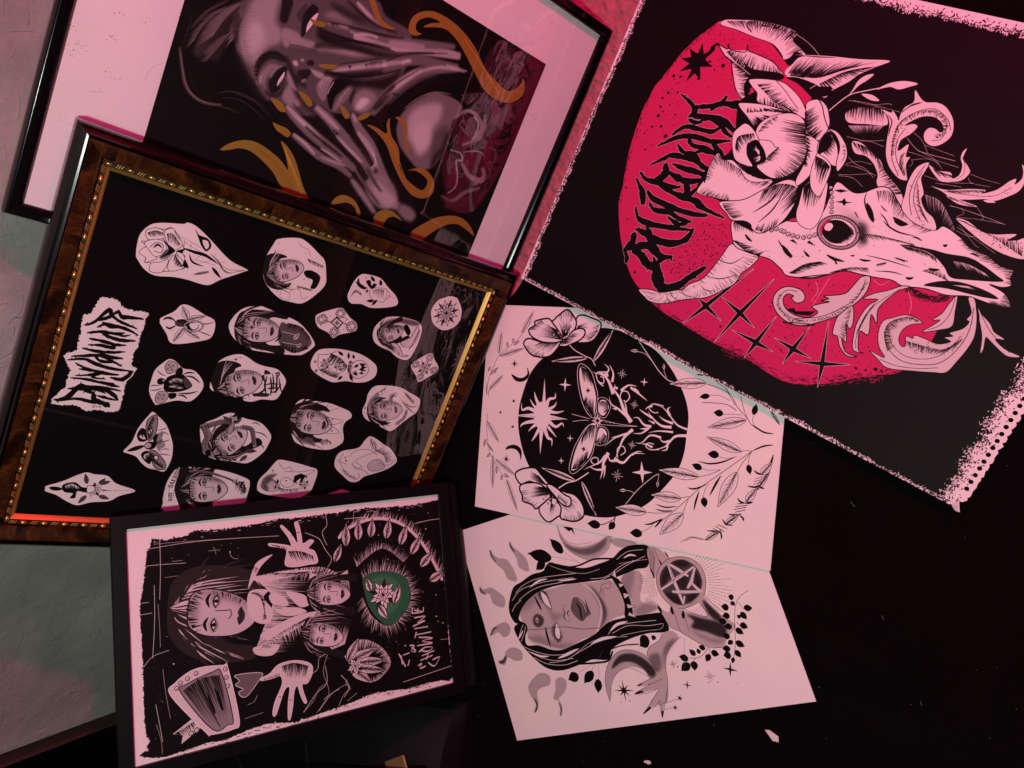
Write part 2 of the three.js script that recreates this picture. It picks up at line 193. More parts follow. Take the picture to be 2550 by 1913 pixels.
const ART_SKULL = [
["f","R",[812,470,744,549,669,650,606,777,561,902,520,1037,491,1112,485,1231,475,1322,498,1544,537,1753,610,1994,641,2133,759,2339,882,2500,1032,2648,1172,2735,1389,2817,1676,2851,2010,2875,2292,2867,2657,2897,2907,2794,3078,2667,3230,2551,3365,2450,3435,2250,3433,2041,3412,1913,3409,1821,3105,1773,2669,1888,2066,1245,1750,747,1515,653,1325,544,1112,472,953,456]],
["dry","R",900,[2645,2874,2903,2787,3078,2667,3230,2551,2292,2867,2093,2875],0.9],
["dry","K",500,[812,470,669,650,561,902,491,1112,475,1322,498,1544,537,1753,610,1994,641,2133],0.9],
["dry","K",700,[1172,2735,1389,2817,1676,2851,2006,2867,2284,2851,2641,2866,2892,2764,3067,2645,3259,2527,3365,2450],1.0],
["dry","K",600,[3125,1886,3251,1900,3333,1880,3388,1838],0.8],
["spk","K",500,[481,1489,549,1135,695,904,767,553,1170,547,1424,660,1161,909,931,1066,851,1327,693,1671],1.0],
["spk","K",900,[1302,2288,1432,2018,1683,1941,1768,2100,1691,2308,1479,2519,1307,2490],1.0],
["spk","K",1100,[1565,2788,1742,2606,2032,2184,2697,2039,2800,1975,3383,1858,3398,2180,3312,2472,2847,2730,2267,2819,1849,2810],1.0],
["spk","K",260,[699,624,824,503,1009,523,1391,598,1482,697,1220,641,960,625],0.9],
["blob","K",[877,792,9,641,1128,14,610,1181,11,629,1255,12,646,1330,16,713,1403,13,791,1467,17,622,985,15,687,973,12,634,1432,10,589,1505,8,666,1630,8,848,948,11,1008,794,15,952,846,8,726,1100,9,672,1284,9,792,1277,7,704,1216,6]],
["blob","K",[1080,2628,11,1520,2014,8,650,1990,9,792,2237,7,2000,2728,9,2530,2689,8,2511,2582,8,3085,2566,11,3151,2546,9,3209,2511,14,3249,2500,8,3123,2588,6]],
["x",8.3,[1806,2627,2028,2195,1981,2682,1693,2843,1716,2597]],
["x",8.0,[2095,2560,2214,2207,2255,2618,2014,2863,1899,2506]],
["x",7.9,[2323,2718,2370,2467,2477,2725,2298,2869,2104,2711]],
["x",7.6,[2607,2637,2640,2430,2760,2642,2590,2776,2441,2621]],
["x",7.4,[2855,2643,2745,2333,3035,2559,2909,2818,2669,2715]],
["p","K",[649,734,714,755,746,756,743,669,800,751,834,711,831,675,872,633,898,644,868,666,876,700,831,785,924,827,819,853,872,953,798,915,753,997,752,889,654,934,711,853,613,832,700,800]],
["k",24.8,[757,1105,904,1158,964,1231,1061,1211,1163,1186]],
["k",22.6,[906,1172,1022,1138,1130,1083,1158,1001]],
["k",40.3,[1107,1081,1221,1062,1352,1042,1378,1130,1475,1229,1598,1337]],
["k",23.8,[1149,1180,1242,1199,1311,1233,1376,1250]],
["k",20.8,[915,1260,953,1210,946,1155]],
["k",22.2,[1080,1158,1093,1113,1112,1089]],
["k",23.1,[846,1443,926,1343,1066,1323,1175,1308,1241,1236]],
["k",22.5,[1020,1276,1104,1213,1221,1238,1284,1279,1361,1300]],
["k",18.9,[923,1276,992,1284,1057,1264]],
["k",20.3,[1121,1226,1215,1207,1298,1228,1355,1248]],
["k",25.5,[756,1571,894,1449,1000,1401,1101,1389,1213,1381,1362,1329]],
["k",24.6,[997,1416,1065,1462,1187,1451,1296,1468]],
["k",27.7,[1202,1380,1307,1441,1385,1491,1515,1486]],
["k",23.8,[766,1744,865,1649,926,1595,1050,1578,1143,1571,1251,1593,1386,1599]],
["k",23.0,[925,1488,1007,1539,1113,1533,1206,1589,1282,1611]],
["k",18.8,[1113,1514,1187,1471,1293,1474]],
["k",38.9,[897,1678,940,1738,923,1803,869,1852]],
["k",29.1,[935,1729,1051,1749,1162,1750,1298,1692]],
["k",25.1,[961,1661,1072,1663,1187,1653,1303,1652,1409,1665]],
["k",32.3,[1143,1756,1199,1820,1215,1873,1276,1763]],
["k",24.0,[706,1818,792,1859,903,1850,1035,1843,1130,1815]],
["k",24.1,[696,1877,770,1937,821,1975,866,2061,785,1968]],
["k",25.6,[867,1848,1029,1876,1188,1883,1314,1876,1427,1907,1609,1916]],
["k",25.8,[849,1935,922,1984,1046,1994,1203,1996,1366,1974,1469,1947]],
["k",20.7,[1279,1850,1350,1902,1499,1905]],
["k",23.8,[918,2031,995,2069,1140,2044,1236,2058,1363,2049]],
["k",26.1,[814,2100,883,2187,1005,2197,1139,2171,1278,2137,1386,2105]],
["k",21.3,[1137,2081,1260,2104,1334,2056]],
["k",34.2,[899,2284,1005,2284,1117,2301,1264,2278,1378,2202,1402,2084]],
["k",19.9,[987,2229,1053,2265,1070,2320,1164,2303]],
["k",36.2,[908,2312,933,2416,884,2504]],
["k",40.5,[932,2458,1001,2410,1106,2367,1231,2409,1342,2375]],
["k",46.5,[965,2476,1042,2466,1163,2519,1242,2517,1305,2594,1382,2653,1492,2585,1564,2472,1656,2333]],
["k",21.7,[1179,2440,1247,2505,1244,2455,1312,2391]],
["k",20.3,[961,2593,944,2538,897,2494]],
["kend"],
["o","W","K",7.0,[1186,2750,1285,2707,1389,2687,1507,2614,1558,2586,1590,2522,1673,2435,1712,2309,1738,2181,1768,2081,1915,2094,2019,2094,1996,2190,1955,2265,1943,2358,1886,2442,1780,2558,1666,2625,1566,2685,1453,2767,1334,2800,1255,2783]],
["h","K",3.0,40,[1255,2783,1453,2767,1666,2625,1886,2442,1955,2265,2015,2096],[1312,2736,1459,2692,1642,2559,1793,2383,1843,2244,1905,2112]],
["h","K",2.5,30,[1202,2748,1391,2691,1560,2590,1675,2439,1742,2189],[1293,2766,1468,2709,1611,2604,1738,2437,1810,2219]],
["b","K",5.5,[1717,2238,1835,2228,1909,2139]],
["b","K",5.6,[1699,2404,1818,2373,1927,2287]],
["b","K",5.6,[1681,2492,1755,2510,1831,2476]],
["b","K",4.8,[1464,2638,1495,2676,1564,2681]],
["b","K",4.8,[1540,2594,1598,2620,1696,2601]],
["b","K",4.8,[1441,2679,1472,2717,1521,2726]],
["f","W",[820,495,848,451,994,420,1094,401,1281,389,1461,407,1468,474,1554,514,1622,557,1533,545,1506,599,1462,624,1425,589,1321,536,1158,523,978,503]],
["l","K",5.1,[1462,624,1425,589,1321,536,1158,523,978,503,831,497,847,449,993,416]],
["h","K",3.6,60,[863,458,1052,415,1235,391,1469,405,1598,528],[983,493,1141,492,1287,509,1401,543,1475,612]],
["h","K",3.5,36,[1048,407,1235,391,1403,404,1473,413],[1059,467,1228,471,1368,499,1447,523]],
["b","K",8.0,[1043,417,1055,459,1124,496]],
["b","K",8.7,[1187,393,1174,422,1255,412]],
["b","K",10.3,[1319,389,1294,412,1264,428]],
["b","K",10.1,[1469,405,1423,442,1401,491]],
["p","K",[1444,446,1550,454,1711,534,1622,539,1538,500]],
["l","P",3.4,[1469,423,1579,456,1663,495,1722,531]],
["f","P",[880,644,979,661,1075,650,1146,633,1237,636,1386,661,1486,705,1514,759,1397,791,1287,825,1317,956,1312,1003,1225,964,1149,867,1076,768,975,712]],
["h","K",6.4,56,[981,683,1285,821,1397,791,1506,743],[1008,658,1124,647,1272,646,1440,691]],
["h","K",6.4,40,[989,717,1285,821,1325,972],[1007,713,1128,827,1221,965]],
["f","K",[1166,726,1261,755,1498,728,1522,774,1311,832,1342,1004,1257,901,1251,812]],
["l","K",7.3,[880,644,981,663,965,624,1008,658,1080,658,1142,643,1130,592,1155,630,1229,639,1386,661,1502,718]],
["l","K",7.3,[880,644,975,712,1015,729,1063,753,1089,801,1144,868,1213,949,1316,1011]],
["l","P",4.5,[963,688,1130,754,1260,801]],
["f","P",[1535,727,1553,635,1592,569,1732,541,1842,513,1528,571,1773,518,2015,481,2227,439,2160,501,2069,584,2021,655,1937,746,1912,809,1824,786,1705,768,1766,777]],
["f","K",[1556,748,1646,723,1798,734,1828,742,1925,724,1918,794,1801,828,1790,823,1670,769]],
["h","K",5.1,60,[1572,726,1686,713,1649,713,1796,682,1944,575],[1606,561,1774,535,1733,562,1943,508,2171,458]],
["h","K",3.4,30,[1548,715,1630,693,1766,691],[1577,594,1710,586,1837,604]],
["h","K",4.9,40,[1820,727,1955,597,2090,528],[1937,780,2032,644,2160,501]],
["l","P",5.0,[1773,775,1871,654,1978,574,2079,506]],
["l","P",8.1,[1989,887,2069,747,2171,681,2328,600]],
["f","P",[2069,747,2078,698,2084,629,2117,579,2168,555,2147,604,2107,657,2085,713]],
["f","P",[2240,653,2304,586,2396,545,2488,540,2444,576,2383,612,2317,611]],
["f","P",[2153,711,2230,697,2297,722,2233,734]],
["f","P",[2114,874,2158,819,2228,790,2333,768,2433,863,2287,903,2164,928]],
["h","K",4.0,40,[2110,825,2224,783,2348,763],[2138,927,2242,912,2426,865]],
["h","P",2.4,40,[2175,950,2293,914,2415,876],[2269,997,2338,967,2389,952]],
["f","P",[2259,1052,2325,1039,2443,1086,2519,1120,2570,1171,2653,1219,2763,1289,2804,1367,2617,1308,2563,1267,2543,1214,2477,1151,2400,1117,2316,1119]],
["h","K",4.8,46,[2263,1051,2424,1067,2567,1164,2763,1289],[2345,1110,2487,1139,2576,1245,2678,1329]],
["o","W","K",7.2,[1679,1914,1772,1878,1834,1883,1932,1920,2064,1770,2158,1734,2301,1625,2302,1473,2293,1388,2318,1353,2440,1388,2514,1366,2565,1318,2620,1281,2690,1290,2797,1370,2933,1446,3083,1447,3127,1400,3267,1437,3348,1478,3469,1486,3573,1521,3654,1519,3666,1575,3693,1614,3648,1650,3575,1660,3686,1681,3755,1756,3637,1778,3495,1786,3369,1832,3222,1845,3085,1886,2998,1876,2888,1901,2773,1922,2663,1944,2564,2022,2481,2086,2387,2117,2576,2009,2456,2089,2297,2140,2226,2112,2112,2077,2019,2085,1915,2094,1814,2092,1755,2048]],
["f","K",[2931,1623,3094,1602,3180,1618,3263,1659,3335,1709,3441,1682,3631,1614,3580,1587,3460,1552,3367,1541,3231,1568,3142,1575,3049,1591,2977,1605]],
["f","K",[3205,1827,3291,1756,3413,1714,3571,1707,3667,1727,3594,1751,3486,1769,3347,1789]],
["h","P",2.9,22,[3293,1601,3390,1585,3508,1602],[3359,1640,3455,1624,3571,1624]],
["h","P",2.2,14,[3373,1752,3461,1722],[3468,1735,3551,1724]],
["h","K",3.8,30,[2932,1626,3096,1606,3182,1622],[3022,1645,3138,1640,3217,1658]],
["h","K",3.0,24,[3150,1737,3241,1733,3337,1742],[3183,1697,3254,1685,3303,1706]],
["h","K",2.9,60,[3269,1440,3471,1490,3653,1524,3689,1614],[3228,1477,3439,1540,3600,1571,3630,1615]],
["h","K",2.8,24,[3638,1780,3754,1757,3689,1687],[3611,1755,3672,1736,3668,1713]],
["h","K",3.1,46,[2593,1325,2694,1297,2808,1375,3083,1447],[2653,1406,2733,1402,2798,1464,3007,1511]],
["h","K",3.2,40,[2647,1683,2674,1637,2778,1613,3007,1587],[2719,1724,2773,1667,2872,1619,3046,1601]],
["s","K",0.75,20.5,[2590,1591,2643,1579,2688,1649,2702,1723,2644,1693]],
["s","K",0.45,32.4,[2348,1527,2525,1550,2653,1615,2656,1701,2500,1568]],
["h","K",3.6,26,[1692,1918,1776,1886,1859,1911],[1747,1993,1838,1948,1908,1949]],
["h","K",4.5,30,[1757,2052,1915,2094,2019,2085],[1855,2036,1970,2028,2062,2019]],
["b","K",16.0,[1830,1970,1871,1992,1913,2004]],
["b","K",25.6,[2145,1939,2200,1973,2263,2003]],
["b","K",7.7,[2097,1912,2137,1942,2188,1968]],
["b","K",15.0,[2330,1920,2357,1936,2384,1944]],
["b","K",11.4,[2491,1881,2539,1889,2583,1906]],
["h","K",4.2,30,[2304,2116,2370,2014,2465,1951],[2402,2074,2464,2002,2541,1942]],
["h","K",3.4,26,[2295,2119,2377,2010,2471,1947],[2375,2094,2452,2015,2539,1942]],
["h","K",3.3,26,[2571,2001,2680,1910,2806,1857],[2663,1944,2766,1909,2843,1894]],
["b","K",17.9,[2489,1881,2556,1889,2634,1879]],
["b","K",9.7,[2556,1889,2586,1913,2595,1914]],
["b","K",12.6,[2720,1822,2760,1818,2802,1801]],
["b","K",5.5,[2748,1779,2895,1758,3074,1744]],
["b","K",6.2,[2858,1861,2970,1822,3048,1815]],
["b","K",15.1,[3071,1822,3098,1820,3120,1802]],
["b","K",16.2,[3177,1708,3210,1703,3247,1687]],
["b","K",14.5,[3183,1520,3199,1522,3206,1507]],
["b","K",9.9,[3366,1512,3394,1509,3423,1509]],
["b","K",9.0,[2977,1543,3005,1537,3048,1545]],
["b","K",22.9,[2807,1481,2859,1487,2896,1481]],
["b","K",9.2,[2739,1507,2803,1534,2889,1544,2993,1529]],
["b","K",25.9,[2787,1459,2853,1477,2908,1473]],
["b","K",31.3,[2572,1427,2627,1485,2683,1542]],
["b","K",7.8,[2534,1355,2550,1418,2613,1490,2689,1522]],
["b","K",6.2,[2670,1408,2706,1429,2734,1436]],
["b","K",6.2,[2690,1461,2747,1491,2805,1538]],
["b","K",6.3,[2524,1515,2539,1527,2569,1551]],
["b","K",9.5,[2651,1821,2667,1818,2678,1808]],
["h","K",2.3,20,[2849,1812,2873,1793,2903,1772],[2861,1833,2884,1815,2901,1799]],
["h","K",3.0,16,[2933,1720,2978,1714,3025,1712],[2994,1729,3024,1725,3042,1714]],
["b","K",13.6,[2187,1949,2218,1973,2265,1991]],
["b","K",7.5,[2315,1920,2356,1935,2383,1943]],
["e","K",[2488,1697],165.2,127.3,0.05],
["e","W",[2488,1697],158.7,120.8,0.05],
["ring","K",[2488,1697],149.8,112.8,0.05,62],
["e","K",[2488,1697],138.6,103.1,0.05],
["e","W",[2486,1697],133.0,98.3,0.05],
["f","R",[2350,1710,2360,1652,2397,1620,2390,1641,2376,1700,2393,1756,2374,1755]],
["e","K",[2473,1698],106.6,87.2,0.05],
["s","K",0.9,4.8,[2468,1638,2551,1632,2600,1675,2573,1739,2497,1760]],
["f","W",[2376,1700,2378,1668,2405,1653,2432,1669,2425,1708,2394,1715]],
["h","P",2.4,24,[2563,1752,2598,1720,2607,1672],[2530,1756,2554,1720,2571,1686]],
["beads",27.6,[2278,1411,2299,1443,2319,1476,2338,1509,2354,1543,2370,1577]],
["beads",31.9,[1791,1860,1839,1866,1884,1867,1929,1869,1971,1866,2013,1864,2045,1842,2087,1840]],
["beads",32.4,[2110,1840,2150,1845,2189,1842,2227,1838,2271,1826,2309,1804,2340,1777]],
["p","K",[2184,1887,2204,1866,2255,1892,2215,1887]],
["p","K",[2314,1856,2318,1830,2384,1851,2339,1852]],
["p","K",[2359,1497,2402,1472,2407,1448,2432,1470,2477,1458,2438,1481,2433,1505,2411,1488]],
["p","K",[2310,1422,2351,1398,2408,1391,2362,1421]],
["f","K",[1280,1040,1361,908,1283,835,1509,785,1661,824,1798,907,1885,834,2012,930,2273,1151,2264,1284,2228,1384,2227,1500,2312,1627,2273,1741,2145,1708,2013,1851,1932,1920,1676,1907,1513,1803,1279,1793,1287,1571,1400,1373]],
["o","W","K",5.3,[1281,833,1509,785,1661,824,1786,902,1853,992,1693,991,1442,988,1386,919,1322,883]],
["h","K",5.3,30,[1353,856,1454,900,1579,953,1774,967],[1468,816,1571,849,1669,910,1766,952]],
["h","K",5.3,24,[1444,992,1599,992,1782,982],[1420,927,1542,920,1652,950]],
["l","K",4.3,[1493,791,1596,842,1681,897,1762,944]],
["o","W","K",5.0,[1801,889,1830,850,1885,834,1954,862,2012,930,2047,1006,2024,1114,1936,1102,1884,1074,1836,965]],
["h","K",5.8,34,[1821,953,1864,1027,1904,1085,1994,1110],[1891,862,1939,935,1982,1000,2029,1038]],
["l","K",6.6,[1877,836,1923,871,1966,927,2009,975,2049,1010]],
["o","W","K",5.4,[1282,1044,1346,1012,1499,985,1632,982,1836,997,1709,1022,1598,1064,1531,1175,1400,1114]],
["h","K",8.9,22,[1383,1083,1482,1045,1607,1008,1818,998],[1367,1033,1465,1013,1599,992,1689,983]],
["h","K",10.5,18,[1522,1178,1552,1123,1598,1064],[1408,1112,1456,1089,1519,1061]],
["o","W","K",4.4,[1522,1196,1535,1110,1619,1031,1737,985,1842,1008,1904,1095,1970,1198,1986,1317,1939,1423,1824,1492,1693,1466,1662,1435,1708,1383,1651,1310,1568,1255]],
["h","K",3.3,30,[1862,1029,1909,1102,1957,1175],[1648,1049,1668,1124,1749,1206]],
["h","K",3.3,34,[1961,1183,1989,1271,1951,1410,1855,1479],[1854,1191,1842,1275,1831,1360,1782,1450]],
["h","K",3.5,16,[1543,1199,1565,1110,1623,1039],[1597,1173,1627,1118,1676,1067]],
["l","K",4.4,[1568,1255,1668,1232,1733,1265,1758,1258,1733,1320,1733,1375,1675,1431]],
["h","K",3.5,18,[1704,1375,1712,1336,1745,1271],[1782,1377,1794,1327,1790,1265]],
["o","W","K",4.5,[1354,1276,1372,1215,1416,1164,1513,1199,1590,1270,1508,1301,1545,1391,1629,1456,1557,1470,1468,1454,1404,1381]],
["h","K",5.4,26,[1422,1366,1406,1278,1513,1217],[1481,1421,1499,1322,1555,1277]],
["f","K",[1512,1309,1563,1256,1638,1305,1675,1357,1696,1378,1658,1436,1566,1393]],
["h","W",6.1,9,[1638,1360,1630,1345,1621,1329],[1542,1309,1563,1293,1558,1340]],
["h","W",5.2,9,[1650,1365,1659,1381,1658,1399],[1592,1403,1608,1416,1642,1424]],
["o","W","K",5.5,[1287,1571,1303,1452,1372,1486,1455,1467,1570,1513,1691,1536,1831,1506,1823,1564,1784,1620,1689,1720,1575,1773,1422,1798,1322,1810,1279,1793,1296,1698,1311,1707]],
["h","K",3.7,40,[1307,1460,1527,1509,1695,1544,1823,1527],[1375,1551,1573,1596,1712,1613,1759,1610]],
["h","K",3.7,20,[1307,1801,1422,1798,1574,1771],[1344,1729,1440,1733,1566,1717]],
["h","K",3.7,14,[1303,1452,1292,1550,1311,1687],[1394,1507,1366,1573,1365,1669]],
["o","W","K",4.5,[1510,1477,1608,1509,1716,1528,1829,1502,1733,1559,1628,1567]],
["h","K",7.2,22,[1523,1482,1633,1519,1759,1517],[1582,1518,1679,1531,1782,1523]],
["o","W","K",6.4,[1514,1805,1689,1722,1813,1582,1941,1463,2040,1474,2077,1569,2082,1659,2063,1767,2013,1851,1933,1922,1865,1913,1834,1883,1772,1878,1676,1907,1607,1874,1547,1848]],
["h","K",4.4,40,[1805,1603,1894,1516,2033,1495,2081,1604],[1809,1723,1882,1677,1955,1669,2031,1742]],
["h","K",3.6,18,[1535,1814,1586,1853,1679,1894],[1650,1762,1692,1804,1776,1829]],
["b","K",10.6,[1807,1794,1894,1663,1926,1542]],
["b","K",8.8,[1885,1849,1943,1720,1962,1574]],
["h","K",3.5,20,[1887,1909,1977,1893,2028,1808],[1891,1842,1956,1817,2016,1748]],
["o","W","K",4.2,[2080,1496,2136,1378,2224,1374,2272,1463,2316,1625,2299,1740,2215,1754,2145,1708,2104,1596]],
["h","K",6.7,22,[2087,1475,2140,1385,2220,1384],[2128,1587,2221,1643,2257,1539]],
["f","K",[2040,1492,2071,1445,2096,1526,2121,1644,2106,1686,2073,1571]],
["o","W","K",4.2,[1916,1117,2018,1120,2065,1193,2066,1298,2087,1371,2041,1477,2004,1445,2004,1319,1984,1228]],
["h","K",10.0,12,[1916,1117,1964,1190,2008,1309],[1975,1125,2023,1215,2043,1324]],
["o","W","K",4.1,[2061,1203,2184,1250,2237,1241,2178,1121,2090,1045,2055,1021,2029,1116]],
["f","K",[2033,1115,2059,1029,2109,1074,2126,1138,2092,1193,2065,1210]],
["h","K",5.7,18,[2076,1180,2087,1115,2102,1059],[2172,1210,2187,1170,2155,1094]],
["o","W","K",4.9,[2051,1014,2124,1017,2215,1075,2273,1151,2282,1226,2264,1284,2225,1227,2195,1116,2124,1043]],
["h","K",3.2,10,[2215,1092,2258,1147,2270,1212],[2197,1106,2232,1156,2244,1212]],
["o","W","K",4.1,[2058,1230,2073,1208,2196,1255,2228,1384,2227,1500,2146,1467,2087,1371]],
["h","K",6.6,16,[2058,1230,2135,1240,2196,1272],[2122,1386,2160,1408,2214,1443]],
["o","P","K",3.0,[2747,1190,2688,1193,2598,1145,2532,1074,2486,979,2447,866,2407,812,2342,772,2413,777,2419,759,2470,793,2490,812,2480,766,2485,715,2522,663,2494,598,2502,588,2559,629,2606,643,2674,626,2743,640,2818,697,2862,771,2867,834,2830,894,2780,916,2723,896,2694,848,2706,804,2749,797,2787,811,2802,790,2761,746,2696,727,2628,746,2575,795,2549,835,2584,812,2617,806,2633,826,2613,881,2576,934,2579,983,2596,1011,2636,948,2660,1032,2689,1030,2691,1088,2742,1171]],
["h","K",3.8,60,[2563,1064,2509,930,2506,815,2590,717,2704,683,2800,734,2820,816,2782,861],[2590,1038,2537,905,2559,824,2625,739,2709,722,2778,765,2787,811,2751,830]],
["l","K",3.8,[2679,1176,2578,1076,2524,942,2513,813,2583,719,2683,673,2789,714,2845,777]],
["l","K",3.8,[2713,1164,2605,1066,2552,950,2560,857]],
["l","K",2.9,[2763,883,2812,859,2826,799]],
["h","K",3.0,16,[2483,757,2513,707,2557,670],[2526,671,2553,647,2590,644]],
["b","K",6.1,[2399,798,2450,832,2466,894,2481,939]],
["h","K",3.0,20,[2720,1162,2656,1116,2625,1043],[2697,1103,2654,1050,2644,987]],
["o","P","K",3.0,[2783,1282,2759,1190,2765,1080,2824,1025,2830,1099,2832,1148,2896,1233,2902,1281,2965,1341,3041,1375,3087,1447,2933,1446,2812,1382]],
["l","K",3.7,[2894,1402,2818,1286,2795,1152,2811,1048]],
["l","K",3.7,[2965,1417,2863,1312,2817,1195,2813,1096]],
["h","K",2.9,26,[3028,1418,2914,1318,2834,1197],[2953,1379,2870,1310,2816,1178]],
["o","P","K",2.2,[2825,1039,2901,1058,2986,1045,3018,1077,3044,1041,3031,981,2997,937,2988,891,3004,862,3013,931,3066,970,3099,1007,3081,1069,3030,1101,2958,1122,2886,1088]],
["h","K",2.9,18,[2861,1055,2934,1063,3003,1064],[2933,1104,2989,1093,3046,1073]],
["l","K",2.2,[3046,1073,3066,1026,3040,962,3003,927]],
["o","P","K",2.2,[2907,1171,3018,1164,3141,1113,3245,1084,3237,1112,3304,1062,3348,984,3379,956,3388,993,3406,948,3390,899,3362,858,3407,885,3433,946,3435,1016,3405,1066,3334,1133,3268,1145,3178,1182,3086,1206,2990,1183]],
["l","K",2.2,[3011,1179,3128,1158,3246,1131,3322,1096,3381,1019]],
["h","K",2.2,26,[3022,1171,3147,1123,3239,1090],[3096,1169,3190,1135,3273,1113]],
["f","P",[3037,1199,3149,1199,3253,1205,3165,1227,3103,1224]],
["f","P",[3265,1153,3301,1139,3342,1141,3297,1159]],
["h","K",2.2,20,[3053,1201,3153,1206,3236,1208],[3093,1220,3154,1222,3197,1218]],
["f","P",[3171,1326,3249,1317,3354,1349,3442,1339,3556,1293,3526,1350,3578,1329,3621,1304,3681,1419,3568,1442,3436,1423,3314,1385]],
["h","K",2.9,46,[3179,1327,3297,1339,3456,1366,3659,1416],[3236,1321,3376,1349,3514,1327,3599,1329]],
["h","P",2.2,30,[2903,1239,3016,1248,3142,1341,3203,1400],[2992,1348,3058,1356,3133,1411,3192,1438]],
["l","P",2.4,[2086,780,2213,761,2362,759,2472,758]],
["l","P",2.4,[2124,770,2250,767,2361,726,2393,725]],
["l","P",2.4,[2203,1027,2347,1015,2466,973]],
["l","P",2.4,[2303,1029,2378,1010,2486,1017]],
["l","P",2.4,[2293,1222,2399,1212,2533,1226]],
["l","P",2.4,[2296,1212,2376,1168,2465,1160]],
["l","P",2.4,[2288,1163,2355,1192,2446,1205,2527,1245]],
["l","P",2.4,[2283,1304,2379,1271,2504,1219]],
["l","P",2.4,[2287,1311,2390,1293,2486,1329]],
["l","P",3.0,[2605,913,2705,967,2787,973,2974,964]],
["l","P",2.2,[2628,864,2709,900,2785,970]],
["l","P",2.3,[2658,999,2761,998,2885,998,3015,999]],
["l","P",2.2,[2738,924,2849,929,2954,934]],
["l","P",2.2,[2713,1043,2804,1005,2886,1014]],
["l","P",2.2,[2716,972,2835,990,2924,1042]],
["l","P",2.2,[2705,1042,2726,1068,2715,1092]],
["l","P",2.1,[3105,1016,3204,1022,3306,1018]],
["l","P",2.1,[3105,1044,3148,1070,3261,1056]],
["l","P",2.2,[2841,1120,2993,1116,3154,1068]],
["l","P",2.2,[2932,1146,3015,1129,3098,1116]],
["l","P",2.9,[3090,1257,3170,1252,3310,1253,3464,1258]],
["l","P",2.1,[3170,1252,3199,1278,3172,1313,3291,1284,3437,1261]],
["l","P",2.1,[3251,1210,3320,1257,3317,1279]],
["l","P",2.2,[3206,1378,3325,1406,3504,1456]],
["l","P",2.2,[3211,1401,3297,1408,3379,1384]],
["l","P",2.1,[3211,1359,3362,1448,3393,1452]],
["o","T","K",7.0,[2851,1910,2878,1977,2878,2058,2843,2154,2780,2266,2683,2367,2578,2446,2438,2481,2664,2398,2572,2450,2469,2466,2370,2440,2300,2383,2277,2317,2299,2250,2353,2210,2440,2198,2495,2230,2499,2275,2458,2304,2410,2286,2415,2263,2365,2269,2352,2312,2387,2363,2447,2388,2523,2391,2601,2364,2640,2303,2580,2276,2678,2197,2620,2214,2663,2176,2624,2171,2745,2099,2774,2022,2789,1953,2805,1928]],
["l","K",3.9,[2834,1942,2846,2062,2791,2187,2670,2326,2502,2423,2578,2408,2446,2422,2348,2381,2320,2308,2351,2242,2425,2223]],
["h","K",3.1,50,[2856,1951,2836,2140,2721,2321,2514,2446,2458,2445,2333,2388,2304,2296],[2830,1998,2780,2165,2666,2319,2498,2416,2472,2400,2363,2355,2350,2275]],
["p","K",[2461,2347,2488,2363,2621,2302,2601,2349,2501,2386,2413,2379]],
["o","T","K",6.4,[2844,2156,2905,2263,2906,2319,2866,2299,2932,2417,2892,2411,2959,2485,3049,2488,2978,2508,2903,2466,2855,2408,2812,2401,2785,2291,2800,2229]],
["h","K",3.2,18,[2844,2172,2877,2285,2912,2416],[2811,2224,2829,2326,2847,2392]],
["o","T","K",6.0,[3130,1873,3076,1930,3027,2040,3017,2115,3057,2204,2991,2161,3043,2299,2982,2301,2996,2361,3039,2436,3079,2441,3009,2453,2974,2404,2933,2277,2931,2159,2947,2094,2978,2041,2887,2076,2931,2014,3008,1955,3078,1888]],
["l","K",3.0,[3081,1910,3011,2025,2974,2113,2966,2225,2980,2364,3014,2430]],
["h","K",3.1,16,[2978,2057,2956,2175,2962,2299],[2968,2133,2966,2225,2973,2368]],
["o","T","K",5.0,[3434,1809,3473,1911,3505,2011,3454,2065,3355,2130,3391,2062,3416,2007,3372,2026,3405,1959,3413,1878]],
["l","K",2.9,[3432,1836,3452,1946,3433,2041,3380,2101]],
["o","T","K",4.9,[3541,1787,3610,1890,3659,2010,3665,2109,3649,2221,3626,2321,3554,2359,3439,2407,3276,2465,3186,2436,3106,2403,3220,2406,3147,2347,3095,2254,3087,2168,3134,2118,3196,2067,3270,2056,3325,2074,3267,2112,3234,2170,3241,2238,3274,2277,3304,2270,3276,2203,3321,2199,3323,2172,3390,2166,3483,2164,3548,2115,3498,2106,3542,2075,3513,2062,3571,2001,3585,1943,3562,1933,3565,1877,3501,1796]],
["h","K",3.1,60,[3218,2357,3142,2259,3130,2157,3222,2070,3300,2068],[3252,2295,3205,2237,3201,2168,3240,2105,3276,2097]],
["h","K",3.0,50,[3291,2232,3416,2215,3538,2181,3603,2063],[3347,2293,3446,2271,3531,2228,3589,2164]],
["l","K",3.8,[3131,2237,3203,2328,3326,2375,3454,2346,3563,2273,3614,2126,3609,1975,3563,1844]],
["l","K",3.1,[3150,2210,3218,2294,3336,2334,3460,2298,3546,2212,3590,2052]],
["l","K",3.1,[3199,2430,3319,2424,3454,2377,3563,2317]],
["spk","K",300,[3287,2225,3401,2187,3535,2148,3597,1980,3623,2113,3571,2216,3383,2302],0.8],
["o","T","K",2.8,[3553,1798,3622,1859,3700,1898,3751,1941,3831,1961,3781,1983,3864,2020,3966,2026,3897,2056,3812,2029,3738,1997,3726,2003,3750,2076,3745,2106,3701,1999,3628,1898]],
["l","K",2.8,[3566,1809,3664,1898,3756,1963,3897,2029]],
["b","K",12.7,[3546,1785,3608,1874,3642,1925]],
